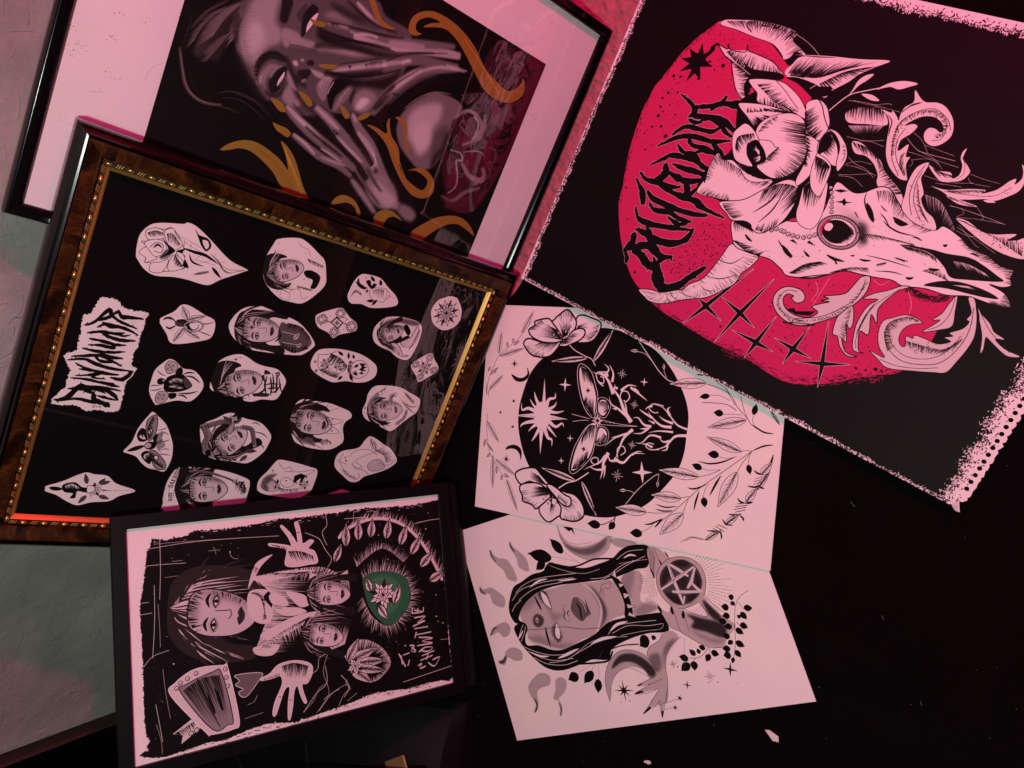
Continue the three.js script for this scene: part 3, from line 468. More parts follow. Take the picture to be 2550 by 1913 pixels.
["spk","K",500,[2936,1602,2412,1903,2244,2112,2071,2073,1868,2060,2171,1900,2518,1438,2852,1443,3176,1464,3527,1569,3170,1746],0.8],
["spk","K",260,[2550,1085,2530,924,2520,811,2676,659,2816,722,2855,854,2764,899,2804,757,2635,728,2619,1062,2714,1180],0.8],
["spk","K",200,[2786,1256,2779,1091,2903,1297,3043,1446,2930,1439],0.8],
["spk","K",200,[2986,1176,3210,1104,3363,986,3402,1059,3235,1151],0.7],
["spk","K",260,[3272,1361,3444,1342,3620,1329,3659,1416,3446,1414],0.7],
["l","P",2.5,[2515,2099,2561,2153,2556,2247]],
["l","P",2.4,[2594,2028,2587,2150,2580,2274]],
["l","P",2.3,[3132,1900,3196,1976,3217,2046]],
["l","P",2.3,[2882,1922,2948,1937,2987,1885]]
];
const ART_MOTH = [
["f","K",[679,491,589,588,524,699,475,854,444,1008,450,1180,492,1337,556,1480,628,1587,684,1657,791,1747,943,1827,1115,1901,1244,1924,1391,1920,1543,1889,1708,1813,1866,1706,2014,1526,2110,1376,2155,1218,2164,1052,2168,910,2135,772,2063,628,1961,484,1829,359,1677,272,1524,211,1392,183,1248,180,1083,234,860,359]],
["l","G",4.9,[42,917,59,738,114,601,159,510,281,404,365,335,434,256,512,146]],
["lf","W","G",3.5,46.6,[410,268,529,49]],
["lf","W","G",3.6,52.8,[157,488,171,269]],
["lf","W","G",3.6,47.9,[172,509,448,416]],
["lf","W","G",3.6,43.8,[70,859,226,700]],
["lf","W","G",3.6,31.6,[70,704,163,625]],
["lf","W","G",3.6,26.1,[256,417,245,363]],
["lf","W","G",3.5,25.9,[316,370,315,321]],
["lf","W","G",3.5,25.9,[331,390,389,344]],
["lf","W","G",3.6,24.3,[47,673,63,622]],
["lf","W","G",3.6,21.8,[107,668,141,676]],
["b","G",7.3,[43,784,36,851,46,917]],
["b","G",7.3,[84,858,60,893,76,925]],
["l","G",4.9,[72,1103,75,1247,94,1356,124,1463,164,1535,230,1603,318,1700,384,1705]],
["lf","W","G",3.7,53.6,[72,1180,239,1376]],
["lf","W","G",3.6,53.2,[176,1515,201,1844]],
["lf","W","G",3.6,53.0,[213,1554,456,1671]],
["lf","W","G",3.6,54.6,[360,1730,515,2021]],
["lf","W","G",3.6,26.7,[141,1498,104,1542]],
["lf","W","G",3.7,26.9,[75,1362,55,1441]],
["lf","W","G",3.6,26.5,[231,1618,238,1694]],
["lf","W","G",3.6,26.3,[304,1695,296,1751]],
["lf","W","G",3.6,26.2,[329,1680,386,1706]],
["lf","W","G",3.7,24.4,[92,1404,176,1476]],
["st","K",8,51.7,10.6,[352,575],-0.07],
["f","K",[325,681,375,739,452,746,513,711,533,656,500,600,510,658,473,698,411,709]],
["st","K",8,52.3,10.7,[339,1529],0.0],
["f","K",[323,1436,344,1400,419,1374,485,1392,514,1442,508,1515,488,1457,442,1420,384,1417]],
["blob","K",[374,945,13,226,1071,12,385,1199,13]],
["p","W",[268,1070,456,1071,641,1035,633,1084,457,1087]],
["p","W",[709,689,747,955,702,959]],
["p","W",[996,1055,788,1035,793,1087]],
["p","W",[724,1434,693,1194,741,1188]],
["e","W",[711,1054],93.1,136.2,-0.11],
["t","W",43.3,[672,963,629,892,605,831]],
["t","W",42.9,[752,965,775,889,840,866,839,817]],
["t","W",41.2,[640,1019,551,997,483,1020,468,951]],
["t","W",38.2,[786,1003,870,1005,951,980]],
["t","W",33.7,[784,982,841,945,861,901]],
["t","W",41.2,[636,1115,550,1136,490,1165,479,1193]],
["t","W",34.3,[651,1146,605,1183,571,1225]],
["t","W",38.7,[692,1183,649,1263,616,1315]],
["t","W",43.0,[752,1176,796,1255,840,1271,845,1333]],
["t","W",33.8,[787,1151,839,1197,891,1243]],
["t","W",38.2,[794,1097,870,1141,938,1101,959,1135]],
["t","W",29.7,[637,987,596,949,561,904]],
["l","K",2.3,[456,1077,632,1068]],
["l","K",2.2,[803,1059,958,1057]],
["st","W",4,68.3,15.4,[939,732],-0.03],
["st","W",4,39.4,7.7,[1037,1231],-0.03],
["st","W",4,35.4,7.8,[960,1457],-0.14],
["st","W",4,42.1,9.0,[1735,637],0.01],
["st","W",4,100.4,24.1,[1786,1442],-0.15],
["as","W",43.2,[1516,583],8,4.1],
["as","W",38.5,[1659,848],8,4.1],
["as","W",36.6,[1668,1210],8,4.1],
["as","W",55.8,[1548,1506],8,4.1],
["o","N","W",5.4,[1091,521,1156,545,1212,601,1262,719,1291,817,1276,1001,1206,983,1141,893,1090,765,1061,634,1063,552]],
["f","W",[1094,550,1159,575,1212,662,1262,779,1275,859,1264,992,1204,958,1150,862,1104,733,1080,612]],
["h","K",4.3,34,[1094,550,1159,575,1216,642],[1137,710,1182,706,1230,742]],
["h","K",4.3,34,[1265,1002,1216,967,1151,872],[1249,821,1204,826,1168,809]],
["st","W",8,60.0,27.9,[1185,764],-0.09],
["st","K",8,32.1,10.7,[1185,764],-0.09],
["o","N","W",5.3,[1325,1046,1304,1190,1279,1356,1204,1469,1108,1556,1060,1543,1052,1482,1082,1332,1135,1212,1206,1101]],
["f","W",[1216,1089,1293,1070,1293,1192,1266,1338,1192,1461,1105,1526,1075,1509,1101,1350,1148,1221]],
["h","K",4.4,34,[1081,1519,1149,1498,1232,1404],[1137,1366,1182,1350,1245,1290]],
["h","K",4.2,30,[1294,1080,1227,1088,1168,1187],[1275,1245,1207,1244,1143,1303]],
["st","W",8,60.3,28.0,[1188,1313],0.09],
["st","K",8,32.3,10.8,[1188,1313],0.09],
["o","N","W",4.2,[1295,837,1360,815,1418,855,1424,914,1376,1000,1295,958]],
["f","W",[1308,856,1362,835,1403,871,1407,916,1363,981,1310,947]],
["h","K",4.2,26,[1307,851,1397,857,1399,947],[1312,906,1347,922,1351,962]],
["o","N","W",4.2,[1317,1087,1395,1088,1433,1144,1413,1227,1344,1261,1297,1242,1307,1160]],
["f","W",[1330,1106,1385,1104,1414,1151,1396,1219,1342,1246,1313,1235]],
["h","K",4.2,26,[1308,1241,1375,1242,1413,1166],[1336,1176,1357,1163,1366,1132]],
["l","W",4.4,[1035,1002,1198,1020,1267,1032]],
["l","W",4.4,[1051,1068,1178,1043,1257,1044]],
["p","N",[1188,1036,1288,1010,1292,1060]],
["l","W",4.2,[1345,1019,1522,1038,1703,1038]],
["l","W",4.2,[1338,1065,1523,1055,1703,1038]],
["st","W",8,63.5,27.5,[1307,1033],-0.11],
["st","K",8,33.9,12.7,[1307,1033],-0.11],
["blob","W",[1385,1037,4,1404,1037,4,1434,1035,6,1472,1036,5]],
["t","W",35.3,[1444,772,1391,667,1331,612,1211,591]],
["t","W",23.1,[1342,611,1380,548,1326,502]],
["t","W",27.1,[1423,664,1427,584,1382,508]],
["t","W",27.2,[1365,629,1295,585,1251,598]],
["l","W",9.6,[1251,598,1280,667,1337,682,1332,632,1304,624]],
["t","W",21.1,[1292,676,1328,703,1345,706]],
["t","W",23.0,[1375,618,1350,580,1262,587]],
["t","W",40.7,[1642,1009,1564,909,1512,805,1451,732,1458,681]],
["t","W",26.8,[1517,736,1587,680,1671,682]],
["l","W",10.3,[1512,805,1528,744,1581,739,1607,786,1578,829,1556,821]],
["t","W",24.4,[1609,697,1710,757,1781,803]],
["t","W",22.3,[1642,704,1686,730,1699,758]],
["t","W",24.8,[1483,719,1449,712,1442,752]],
["t","W",26.5,[1635,990,1510,905,1436,868,1403,801]],
["t","W",22.5,[1587,926,1577,868,1557,831]],
["t","W",20.7,[1489,907,1444,902]],
["t","W",19.1,[2166,1010,2075,983,1999,910,1923,842,1830,827]],
["t","W",25.3,[1999,910,1974,856,2002,834]],
["l","W",8.8,[1932,831,1839,822,1802,864,1846,898,1887,894]],
["t","W",21.8,[1831,842,1791,856,1768,882]],
["t","W",25.2,[2034,973,1953,954,1899,921]],
["t","W",27.2,[2023,1008,1927,1005,1840,947,1794,894]],
["t","W",23.8,[1840,947,1754,908,1710,884]],
["t","W",21.8,[1865,993,1801,971]],
["t","W",25.8,[1837,1025,1764,1015,1707,962,1655,968]],
["t","W",22.0,[1798,1049,1726,1058]],
["t","W",21.9,[1817,1037,1750,1094,1667,1105]],
["t","W",19.4,[2041,1049,1911,1055,1811,1082]],
["t","W",28.6,[2180,1065,2064,1084,1983,1181,1885,1223]],
["l","W",8.9,[1926,1217,1845,1228,1801,1205,1819,1173,1871,1176]],
["t","W",23.3,[2018,1128,1960,1145,1916,1112]],
["t","W",23.4,[2000,1150,1995,1208,1946,1224]],
["t","W",21.6,[1936,1110,1834,1103,1758,1181,1695,1185]],
["t","W",21.8,[1863,1206,1800,1186,1764,1195]],
["t","W",30.5,[1664,1071,1586,1154,1542,1270,1518,1363]],
["t","W",22.4,[1625,1110,1501,1165,1399,1259]],
["t","W",20.6,[1532,1151,1457,1171]],
["l","W",9.3,[1538,1340,1531,1261,1582,1234,1608,1280,1568,1316]],
["t","W",31.1,[1506,1354,1595,1382,1683,1290,1802,1273]],
["t","W",20.3,[1674,1301,1723,1265,1775,1257]],
["t","W",26.9,[1530,1371,1465,1380,1437,1314]],
["t","W",35.5,[1443,1313,1402,1410,1398,1491,1382,1568]],
["t","W",25.2,[1417,1340,1368,1408,1304,1448,1207,1503]],
["l","W",9.5,[1348,1431,1343,1381,1298,1378,1273,1412,1303,1438]],
["t","W",25.2,[1407,1473,1330,1485,1261,1465]],
["t","W",23.1,[1415,1432,1421,1501,1414,1553]],
["o","W","K",14.1,[1007,94,1068,66,1161,88,1260,129,1251,215,1191,299,1091,325,997,310,1000,207]],
["h","K",3.3,22,[1007,289,1011,207,1031,165],[1178,280,1148,200,1142,129]],
["h","K",3.2,20,[1245,145,1229,226,1157,301],[1169,179,1150,220,1086,274]],
["o","W","K",15.5,[856,307,779,249,723,168,773,114,811,76,901,21,977,85,1008,145,989,218,936,282]],
["h","K",3.3,24,[878,286,900,274,923,262],[804,123,895,88,970,137]],
["h","K",3.3,14,[812,81,902,26,977,85],[842,153,898,119,949,158]],
["o","W","K",15.5,[874,317,787,343,641,340,526,294,489,232,553,186,550,149,622,125,707,116,772,176,838,246]],
["h","K",3.3,34,[868,312,840,267,800,217],[587,291,606,226,674,160]],
["h","K",3.5,14,[495,231,552,176,622,130],[607,237,629,204,676,181]],
["o","W","K",15.5,[858,328,817,403,750,470,654,490,542,474,460,404,443,352,502,316,641,343,787,343]],
["h","K",3.3,26,[834,335,739,345,642,346],[748,450,625,437,534,389]],
["h","K",3.5,14,[459,394,542,474,679,486],[558,377,611,416,698,432]],
["o","W","K",14.4,[837,361,915,304,967,229,1033,195,1091,198,1106,243,1065,296,977,342,897,372]],
["h","K",3.3,18,[860,359,926,304,979,239],[976,332,1018,288,1061,245]],
["st","K",16,66.2,8.8,[888,264],-0.05],
["l","K",3.3,[888,275,892,181]],
["l","K",3.3,[888,275,951,184]],
["l","K",3.3,[888,275,827,247]],
["l","K",3.3,[888,275,774,265]],
["l","K",3.3,[888,275,848,214]],
["l","K",3.3,[888,275,932,231]],
["beads",22.0,[894,173,948,179,826,245,774,265,874,203,934,227,902,230]],
["l","W",7.7,[954,354,1017,401,1124,445,1195,471,1239,528]],
["lf","W","W",3.2,49.0,[1219,489,1392,188]],
["lf","W","W",3.2,47.2,[1149,464,773,521]],
["h","K",3.2,18,[1226,438,1295,333,1372,209],[1247,427,1315,312,1382,199]],
["h","K",3.2,18,[1125,455,989,485,827,517],[1082,479,944,504,803,524]],
["o","W","K",16.4,[458,1666,480,1630,553,1592,676,1568,756,1625,848,1706,791,1747,639,1707,542,1750,488,1721]],
["h","K",3.4,26,[837,1718,785,1684,732,1639],[637,1686,609,1648,629,1602]],
["o","W","K",15.7,[855,1779,764,1719,664,1714,542,1750,521,1802,558,1861,569,1913,671,1928,724,1961,804,1893,871,1829]],
["h","K",3.4,34,[856,1799,841,1760,790,1736],[628,1871,624,1817,667,1746]],
["h","K",3.5,14,[535,1811,568,1903,711,1953],[634,1794,665,1864,755,1891]],
["o","W","K",15.7,[871,1829,804,1893,759,1944,777,2005,843,2056,892,2058,959,2003,1003,1963,997,1891,943,1827]],
["h","K",3.4,28,[896,1835,872,1839,861,1852],[863,2010,911,2001,964,1928]],
["o","W","K",15.6,[943,1827,998,1901,1000,1995,1066,2009,1159,2002,1235,1951,1243,1878,1199,1803,1126,1754,1043,1747,984,1746]],
["h","K",3.3,28,[955,1825,987,1788,1021,1761],[1073,1950,1140,1917,1178,1827]],
["h","K",3.3,12,[1030,2000,1159,1997,1235,1941],[1048,1934,1117,1921,1172,1880]],
["o","W","K",14.7,[825,1720,860,1698,934,1723,1022,1771,1088,1791,1099,1852,1066,1878,994,1860,917,1800]],
["h","K",3.3,18,[942,1816,991,1829,1054,1870],[960,1750,1011,1784,1072,1805]],
["st","K",16,62.8,9.0,[881,1806],-0.17],
["beads",20.3,[822,1821,852,1885,925,1893,946,1863,872,1839,800,1852]],
["l","W",11.1,[958,1719,1046,1653,1137,1617,1255,1527]],
["lf","W","W",3.3,54.4,[1125,1619,756,1556]],
["lf","W","W",3.2,43.2,[1194,1618,1373,1910]],
["h","K",3.3,18,[1090,1614,969,1581,823,1561],[1044,1622,920,1568,786,1556]],
["h","K",3.2,18,[1208,1647,1274,1739,1352,1858],[1234,1674,1287,1767,1366,1886]],
["l","W",7.1,[1657,283,1773,421,1865,530,1951,600,2003,614]],
["l","W",4.0,[1796,448,1718,386,1644,371]],
["lf","W","W",3.0,24.2,[1649,366,1580,367]],
["l","W",3.9,[1940,581,1916,536,1906,488]],
["lf","W","W",2.9,19.6,[1909,512,1904,462]],
["l","W",5.9,[1944,1431,1887,1469,1754,1608,1660,1743,1590,1805]],
["l","K",7.2,[1590,1805,1555,1901,1462,1969,1408,1985]],
["l","K",7.3,[1564,1885,1553,1942]],
["bd","K",78.1,[1420,1988,1285,1998]],
["bd","K",62.2,[1558,1936,1510,2016]],
["l","W",4.0,[1735,1640,1681,1625,1628,1629]],
["lf","W","W",3.1,24.6,[1639,1627,1586,1636]],
["l","W",3.9,[1945,1440,1940,1499]],
["lf","W","W",3.0,19.7,[1940,1499,1940,1549]],
["lf","W","K",3.7,89.6,[2292,598,1969,634]],
["l","K",4.3,[2882,958,2804,954,2713,912,2654,846,2576,773,2513,679,2417,633,2292,603]],
["l","K",3.6,[2674,871,2631,786,2594,681]],
["l","K",3.6,[2513,679,2453,621,2384,581]],
["l","K",3.6,[2556,757,2494,672,2471,619]],
["bd","K",46.5,[2334,701,2246,724]],
["l","K",2.8,[2334,698,2422,693,2508,726]],
["l","K",4.7,[2278,765,2409,758,2493,764,2569,801]],
["bd","K",56.8,[2463,840,2379,840]],
["l","K",2.7,[2463,847,2545,836,2617,837]],
["lf","W","K",3.6,85.7,[2656,873,2344,971]],
["bd","K",47.8,[2714,822,2728,730]],
["l","K",2.7,[2714,822,2709,867,2721,902]],
["b","K",10.6,[2712,903,2804,954,2887,957]],
["lf","W","K",2.6,26.1,[2849,780,2928,882]],
["b","K",9.4,[2205,531,2239,533,2276,530]],
["l","K",4.3,[2890,1050,2814,1069,2748,1105,2640,1201,2523,1310,2411,1411,2323,1491,2236,1590,2147,1691,2056,1785,1945,1903]],
["l","K",3.6,[2723,1126,2661,1226,2623,1304]],
["b","K",10.6,[2748,1110,2814,1069,2890,1048]],
["l","K",2.7,[2731,1121,2687,1122,2635,1137]],
["lf","W","K",3.6,82.6,[2639,1138,2342,1053]],
["bd","K",64.4,[2457,1191,2359,1195]],
["l","K",2.8,[2458,1200,2505,1212,2577,1197]],
["b","K",11.3,[2280,1267,2380,1276,2490,1246,2611,1178]],
["bd","K",56.2,[2323,1327,2230,1303]],
["l","K",2.8,[2323,1327,2385,1331,2477,1313]],
["lf","W","K",3.8,94.1,[2296,1401,1936,1395]],
["l","K",3.8,[2296,1401,2388,1368,2477,1317]],
["b","K",11.4,[2210,1509,2277,1508,2377,1454]],
["b","K",14.9,[2409,1546,2451,1442,2490,1361]],
["bd","K",46.3,[2706,1237,2731,1315]],
["l","K",2.7,[2706,1237,2706,1183,2723,1126]],
["lf","W","K",3.6,108.2,[2619,1314,2486,1629]],
["bd","K",58.0,[2359,1569,2381,1654]],
["l","K",2.8,[2359,1569,2363,1512,2395,1441]],
["lf","W","K",3.8,88.3,[2160,1613,1885,1626]],
["l","K",3.8,[2160,1608,2235,1581]],
["b","K",13.2,[2284,1695,2296,1608,2317,1520]],
["b","K",9.9,[1938,1700,2030,1712,2137,1684]],
["b","K",9.9,[1936,1744,2013,1749,2101,1728]],
["lf","W","K",4.0,95.9,[1853,1788,1554,1798]],
["l","K",4.0,[1853,1788,1975,1775,2092,1739]],
["lf","W","K",3.8,114.9,[2191,1740,1999,1960]],
["l","K",3.8,[2191,1740,2205,1681,2228,1610]],
["b","K",12.0,[1847,1899,1912,1880,2018,1811]],
["b","K",13.8,[1951,1906,1982,1857,2009,1822]],
["bd","K",76.3,[1834,1983,1714,2002]],
["l","K",3.0,[1832,1969,1896,1922,1942,1864]],
["b","K",13.9,[2899,1124,2886,1193,2872,1231]],
["lf","W","K",3.5,61.5,[2818,1301,2894,1192]],
["lf","W","K",3.5,38.8,[2794,1431,2884,1264]],
["l","K",4.4,[2773,1344,2828,1318]],
["l","K",4.4,[2766,1368,2823,1341]],
["l","K",4.4,[2764,1391,2819,1364]],
["l","K",4.4,[2774,1407,2816,1387]],
["b","K",12.4,[2756,1275,2791,1297,2835,1299]],
["b","K",12.5,[2713,1413,2775,1412,2808,1393]],
["b","K",12.3,[2799,1394,2827,1408,2852,1411]],
["lf","W","K",3.6,58.9,[2715,1544,2793,1418]],
["l","K",5.4,[2646,1574,2725,1551]],
["l","K",5.4,[2635,1599,2727,1569]],
["l","K",5.4,[2628,1623,2719,1589]],
["l","K",5.4,[2635,1645,2713,1613]],
["b","K",12.6,[2642,1525,2671,1552,2707,1554]],
["b","K",12.5,[2708,1559,2743,1548,2772,1536]],
["b","K",12.7,[2581,1673,2637,1668,2689,1649]],
["b","K",12.6,[2672,1661,2701,1683,2712,1708]],
["lf","W","K",3.7,51.1,[2563,1764,2671,1652]],
["l","K",5.5,[2504,1776,2575,1794]],
["l","K",5.5,[2482,1794,2554,1821]],
["l","K",5.6,[2466,1816,2537,1839]],
["b","K",11.0,[2536,1719,2562,1755,2627,1761]],
["b","K",11.2,[2412,1845,2477,1837,2541,1833]],
["b","K",11.0,[2523,1837,2539,1861,2538,1894]],
["lf","W","K",3.7,41.1,[2409,1925,2531,1817]],
["l","K",3.8,[2193,1988,2266,1930,2342,1920,2409,1925]],
["l","K",3.8,[2231,1971,2295,1929,2381,1931]]
];
const ART_LADY = [
["wash",[335,270,326,313,357,421,425,503,447,596,541,638,549,542,500,415,402,375,353,319]],
["wash",[594,254,581,307,619,426,615,513,712,578,728,462,667,371,610,303]],
["wash",[76,600,75,662,172,693,190,797,297,851,340,771,285,694,208,634,120,637]],
["wash",[40,1089,124,1016,257,996,307,1049,268,1118,193,1132,144,1074]],
["wash",[42,1351,133,1333,168,1274,261,1246,353,1294,336,1376,242,1372,176,1329,110,1395]],
["wash",[295,1880,351,1819,314,1721,318,1637,395,1575,502,1533,592,1572,569,1651,465,1668,401,1701,377,1802,338,1870]],
["wash",[584,1956,633,1875,612,1811,565,1785,618,1710,650,1622,720,1606,763,1658,707,1742,625,1793,636,1865]],
["m","K",0.7,5.7,18.3,[310,1877,357,1820,347,1756]],
["m","K",0.7,5.5,17.7,[588,1951,617,1883,613,1827]],
["m","K",0.6,6.1,19.5,[333,275,332,337,359,399]],
["m","K",0.6,5.9,19.0,[596,260,594,310,617,359]],
["m","K",0.6,6.2,19.7,[78,606,86,653,132,685]],
["m","K",0.6,6.1,19.4,[40,1089,103,1034,146,1031]],
["m","K",0.7,6.0,28.8,[53,1359,108,1362,153,1315]],
["wash",[1178,232,1172,353,1216,438,1316,505,1479,523,1630,467,1698,474,1628,569,1517,614,1396,617,1275,547,1193,433]],
["s","K",0.45,11.1,[1178,302,1223,419,1368,496,1562,492,1652,473,1574,556,1410,579,1263,513,1193,433]],
["l","G",3.3,[1248,520,1383,619,1539,619,1642,562,1705,486]],
["l","G",3.3,[1183,239,1195,359,1279,438,1378,467,1486,473]],
["p","K",[1237,263,1309,287,1332,277,1334,304,1335,368,1312,314,1284,323]],
["wash",[1677,499,1738,585,1922,610,1846,541]],
["bd","K",123.5,[1009,517,760,410]],
["bd","K",93.0,[1150,497,1054,335]],
["bd","K",83.8,[921,528,801,587]],
["l","G",2.2,[1015,502,1127,544,1284,622]],
["l","G",2.2,[1166,490,1230,568,1322,652]],
["f","S",[462,926,571,851,724,796,908,792,1087,787,1251,812,1335,912,1378,1022,1347,1137,1275,1235,1195,1291,1067,1309,930,1347,828,1351,671,1294,491,1210,488,1146,475,1037]],
["f","S",[1251,812,1367,826,1549,845,1604,948,1616,1070,1592,1164,1471,1181,1338,1226,1283,1246,1369,1142,1389,1024,1335,912]],
["f","S",[1660,859,1833,818,1868,905,1780,1083,1923,1170,1825,1199,1688,1212,1652,1096]],
["s","G",0.55,23.1,[479,1208,667,1303,825,1361,984,1336,775,1290,605,1188]],
["s","G",0.5,30.4,[469,906,671,796,911,782,730,850,570,926]],
["s","G",0.6,17.2,[1293,831,1373,940,1404,1048,1373,1162,1265,1263,1354,1119,1347,975]],
["s","K",0.55,15.0,[1334,850,1407,1008,1409,1129,1330,1215,1280,1256,1358,1139,1367,1020]],
["s","G",0.45,15.8,[781,924,852,1012,967,1044,905,1074,819,1100,805,1035]],
["s","G",0.5,16.5,[1660,859,1813,813,1738,956,1661,1039]],
["s","G",0.5,16.2,[1684,1162,1862,1099,1920,1179,1757,1205]],
["m","W",0.8,4.3,19.4,[1261,819,1343,924,1371,1041,1338,1146,1257,1252]],
["s","K",0.5,10.3,[756,781,833,818,844,895,839,978,773,912,740,842]],
["f","W",[783,797,828,849,837,914,842,976,793,927,773,859]],
["l","K",4.6,[755,802,763,868,797,933,841,980]],
["l","K",4.6,[786,787,838,841,846,906,841,980]],
["b","K",5.7,[742,837,775,854]],
["b","K",5.7,[745,864,779,876]],
["b","K",5.7,[746,896,792,895]],
["b","K",5.6,[839,820,810,846]],
["b","K",5.6,[858,855,819,874]],
["b","K",6.8,[803,759,813,804,845,821]],
["s","K",0.5,10.1,[774,1155,840,1114,857,1170,868,1244,814,1287,769,1237]],
["f","W",[847,1111,860,1180,844,1240,813,1255,801,1201]],
["l","K",4.5,[850,1104,863,1171,850,1241,796,1284]],
["l","K",4.5,[850,1104,800,1170,790,1231,814,1287]],
["b","K",5.6,[752,1213,792,1210]],
["b","K",5.6,[758,1267,799,1242]],
["b","K",5.6,[764,1320,809,1265]],
["b","K",5.5,[861,1264,836,1228]],
["b","K",5.5,[877,1235,852,1200]],
["b","K",5.6,[754,1172,796,1180]],
["b","K",5.5,[838,1291,819,1256]],
["b","K",18.4,[692,811,712,900,726,967]],
["b","K",18.1,[716,1118,703,1205,706,1320]],
["s","K",0.65,8.0,[599,1027,638,992,689,997,722,1050,691,1098,633,1113,593,1080]],
["f","S",[645,1010,667,1040,640,1078,622,1053]],
["l","K",3.4,[645,1010,665,1045,625,1080,620,1042,645,1010]],
["blob","K",[641,1048,8]],
["m","K",0.6,4.4,13.3,[967,992,976,1036,950,1072,969,1107]],
["l","W",5.5,[987,1007,990,1049,971,1066,980,1109]],
["b","K",8.8,[1036,1027,1000,1040,1003,1082]],
["l","G",3.3,[957,970,990,966,1002,984]],
["l","G",3.3,[957,1105,987,1126,1013,1105]],
["s","K",0.5,4.4,[1055,1010,1110,927,1167,939,1206,998,1226,1043,1243,1097,1187,1117,1129,1142,1068,1074]],
["m","K",0.9,4.4,17.4,[1130,973,1147,1028,1137,1087,1131,1137]],
["l","K",3.3,[1055,1010,1113,926,1167,939,1212,999,1222,1063,1130,1145,1068,1074,1055,1010]],
["l","W",4.3,[1164,949,1195,996,1204,1069]],
["b","K",8.6,[1235,953,1230,1034,1245,1098]],
["f","K",[349,915,377,823,480,691,588,659,738,616,870,613,991,566,1148,623,1323,683,1492,680,1640,663,1752,609,1870,597,2023,649,1955,806,1837,809,1694,827,1552,836,1370,817,1183,797,990,777,780,786,632,831,511,903,436,997,475,1037,395,1033,359,983]],
["f","K",[358,1058,475,1037,507,1096,448,1182,448,1256,572,1277,705,1341,825,1361,1010,1330,1195,1291,1309,1241,1418,1201,1603,1196,1757,1205,1907,1215,1940,1240,1961,1359,1907,1387,1741,1368,1532,1389,1353,1438,1274,1524,1118,1500,989,1520,756,1546,594,1500,479,1388,393,1258,354,1144]],
["l","K",15.9,[902,599,981,558,1098,622,1262,649,1451,630,1638,668]],
["l","K",10.4,[1353,1438,1472,1428,1624,1444]],
["l","K",17.3,[978,1518,1152,1535,1271,1534,1343,1466]],
["l","W",4.7,[487,747,601,695,772,667,999,684,1215,711]],
["l","W",4.7,[423,810,561,730,781,712,984,723,1178,744]],
["l","W",4.7,[499,825,625,775,795,746,1048,758]],
["l","W",3.4,[972,583,1130,671,1305,731,1475,728]],
["l","W",4.3,[1355,793,1516,808,1701,748,1843,731]],
["l","W",4.2,[1437,831,1588,803,1767,753,1959,718]],
["l","W",4.1,[1679,683,1808,642,1959,659]],
["l","W",3.1,[1686,725,1819,735,1970,750]],
["l","W",4.7,[385,912,446,858,524,830]],
["b","W",16.2,[669,731,789,692,893,693]],
["b","W",13.4,[1004,738,1101,749,1208,761]],
["b","W",14.2,[1878,699,1819,675,1746,688]],
["l","W",4.7,[393,1258,526,1333,687,1390,858,1407]],
["l","W",4.6,[429,1306,557,1390,717,1447,914,1457]],
["l","W",4.6,[482,1378,609,1461,798,1501,953,1484]],
["l","W",4.5,[637,1455,812,1462,978,1417,1167,1367]],
["l","W",3.3,[952,1423,1151,1344,1344,1337,1542,1362]],
["l","W",4.2,[1354,1309,1469,1250,1650,1254,1863,1274]],
["l","W",4.2,[1401,1307,1576,1270,1765,1304,1914,1312]],
["l","W",3.1,[1481,1341,1706,1342,1877,1353,1924,1314]],
["b","W",22.3,[748,1431,869,1409,1004,1380]],
["b","W",23.5,[1144,1363,1285,1337,1435,1343]],
["b","W",20.9,[1386,1285,1472,1241,1590,1233]],
["b","W",16.2,[451,1320,560,1380,659,1396]],
["l","W",4.7,[372,1168,424,1102,468,1057]],
["l","W",4.7,[383,1213,451,1139,485,1081]],
["b","W",14.1,[358,1187,399,1152,449,1107]],
["l","K",4.6,[499,1116,676,1137,900,1157,1102,1214,1287,1237]],
["f","K",[1563,808,1628,852,1671,952,1679,1082,1654,1196,1577,1191,1613,1079,1604,948]],
["p","T",[1619,891,1674,912,1621,931]],
["p","T",[1636,984,1703,1013,1630,1033]],
["p","T",[1634,1083,1716,1121,1636,1123]],
["p","T",[1627,762,1615,840,1584,813]],
["p","T",[1635,1157,1686,1216,1614,1183]],
["l","K",3.1,[1619,891,1674,914,1621,931]],
["l","K",3.1,[1636,984,1704,1015,1629,1034]],
["l","K",3.1,[1634,1083,1717,1123,1635,1125]],
["l","K",3.2,[1417,949,1427,890,1459,867,1542,864,1511,918,1460,897]],
["l","K",3.2,[1398,935,1445,904,1432,972]],
["rays","K",[2205,1004],250.1,423.2,2.89,-2.4,22],
["rays","K",[2205,1004],250.1,461.7,-0.71,1.54,30],
["f","S",[2019,1451,1979,1388,1892,1391,1829,1447,1716,1486,1669,1555,1708,1657,1705,1723,1629,1750,1481,1791,1613,1795,1501,1828,1435,1857,1679,1852,1556,1948,1711,1968,1787,1792,1806,1681,1856,1576,1936,1503]],
["s","K",0.45,15.6,[1903,1479,1996,1457,1906,1527,1839,1592,1790,1698,1833,1553]],
["s","K",0.4,14.0,[1689,1558,1789,1555,1766,1675,1711,1705,1687,1625]],
["l","K",2.9,[2040,1450,1936,1503,1853,1584,1808,1682,1787,1792,1711,1968]],
["l","K",2.9,[1877,1389,1829,1447,1716,1486,1669,1555]],
["l","K",3.0,[1705,1723,1629,1750,1481,1791,1613,1795,1743,1766]],
["l","K",3.0,[1613,1795,1500,1832,1434,1859,1565,1865,1672,1842]],
["f","K",[1481,1791,1543,1776,1515,1791]],
["f","K",[1434,1859,1498,1837,1525,1855]],
["f","S",[1713,1821,1556,1952,1454,2034,1567,1981,1667,1947,1731,1861]],
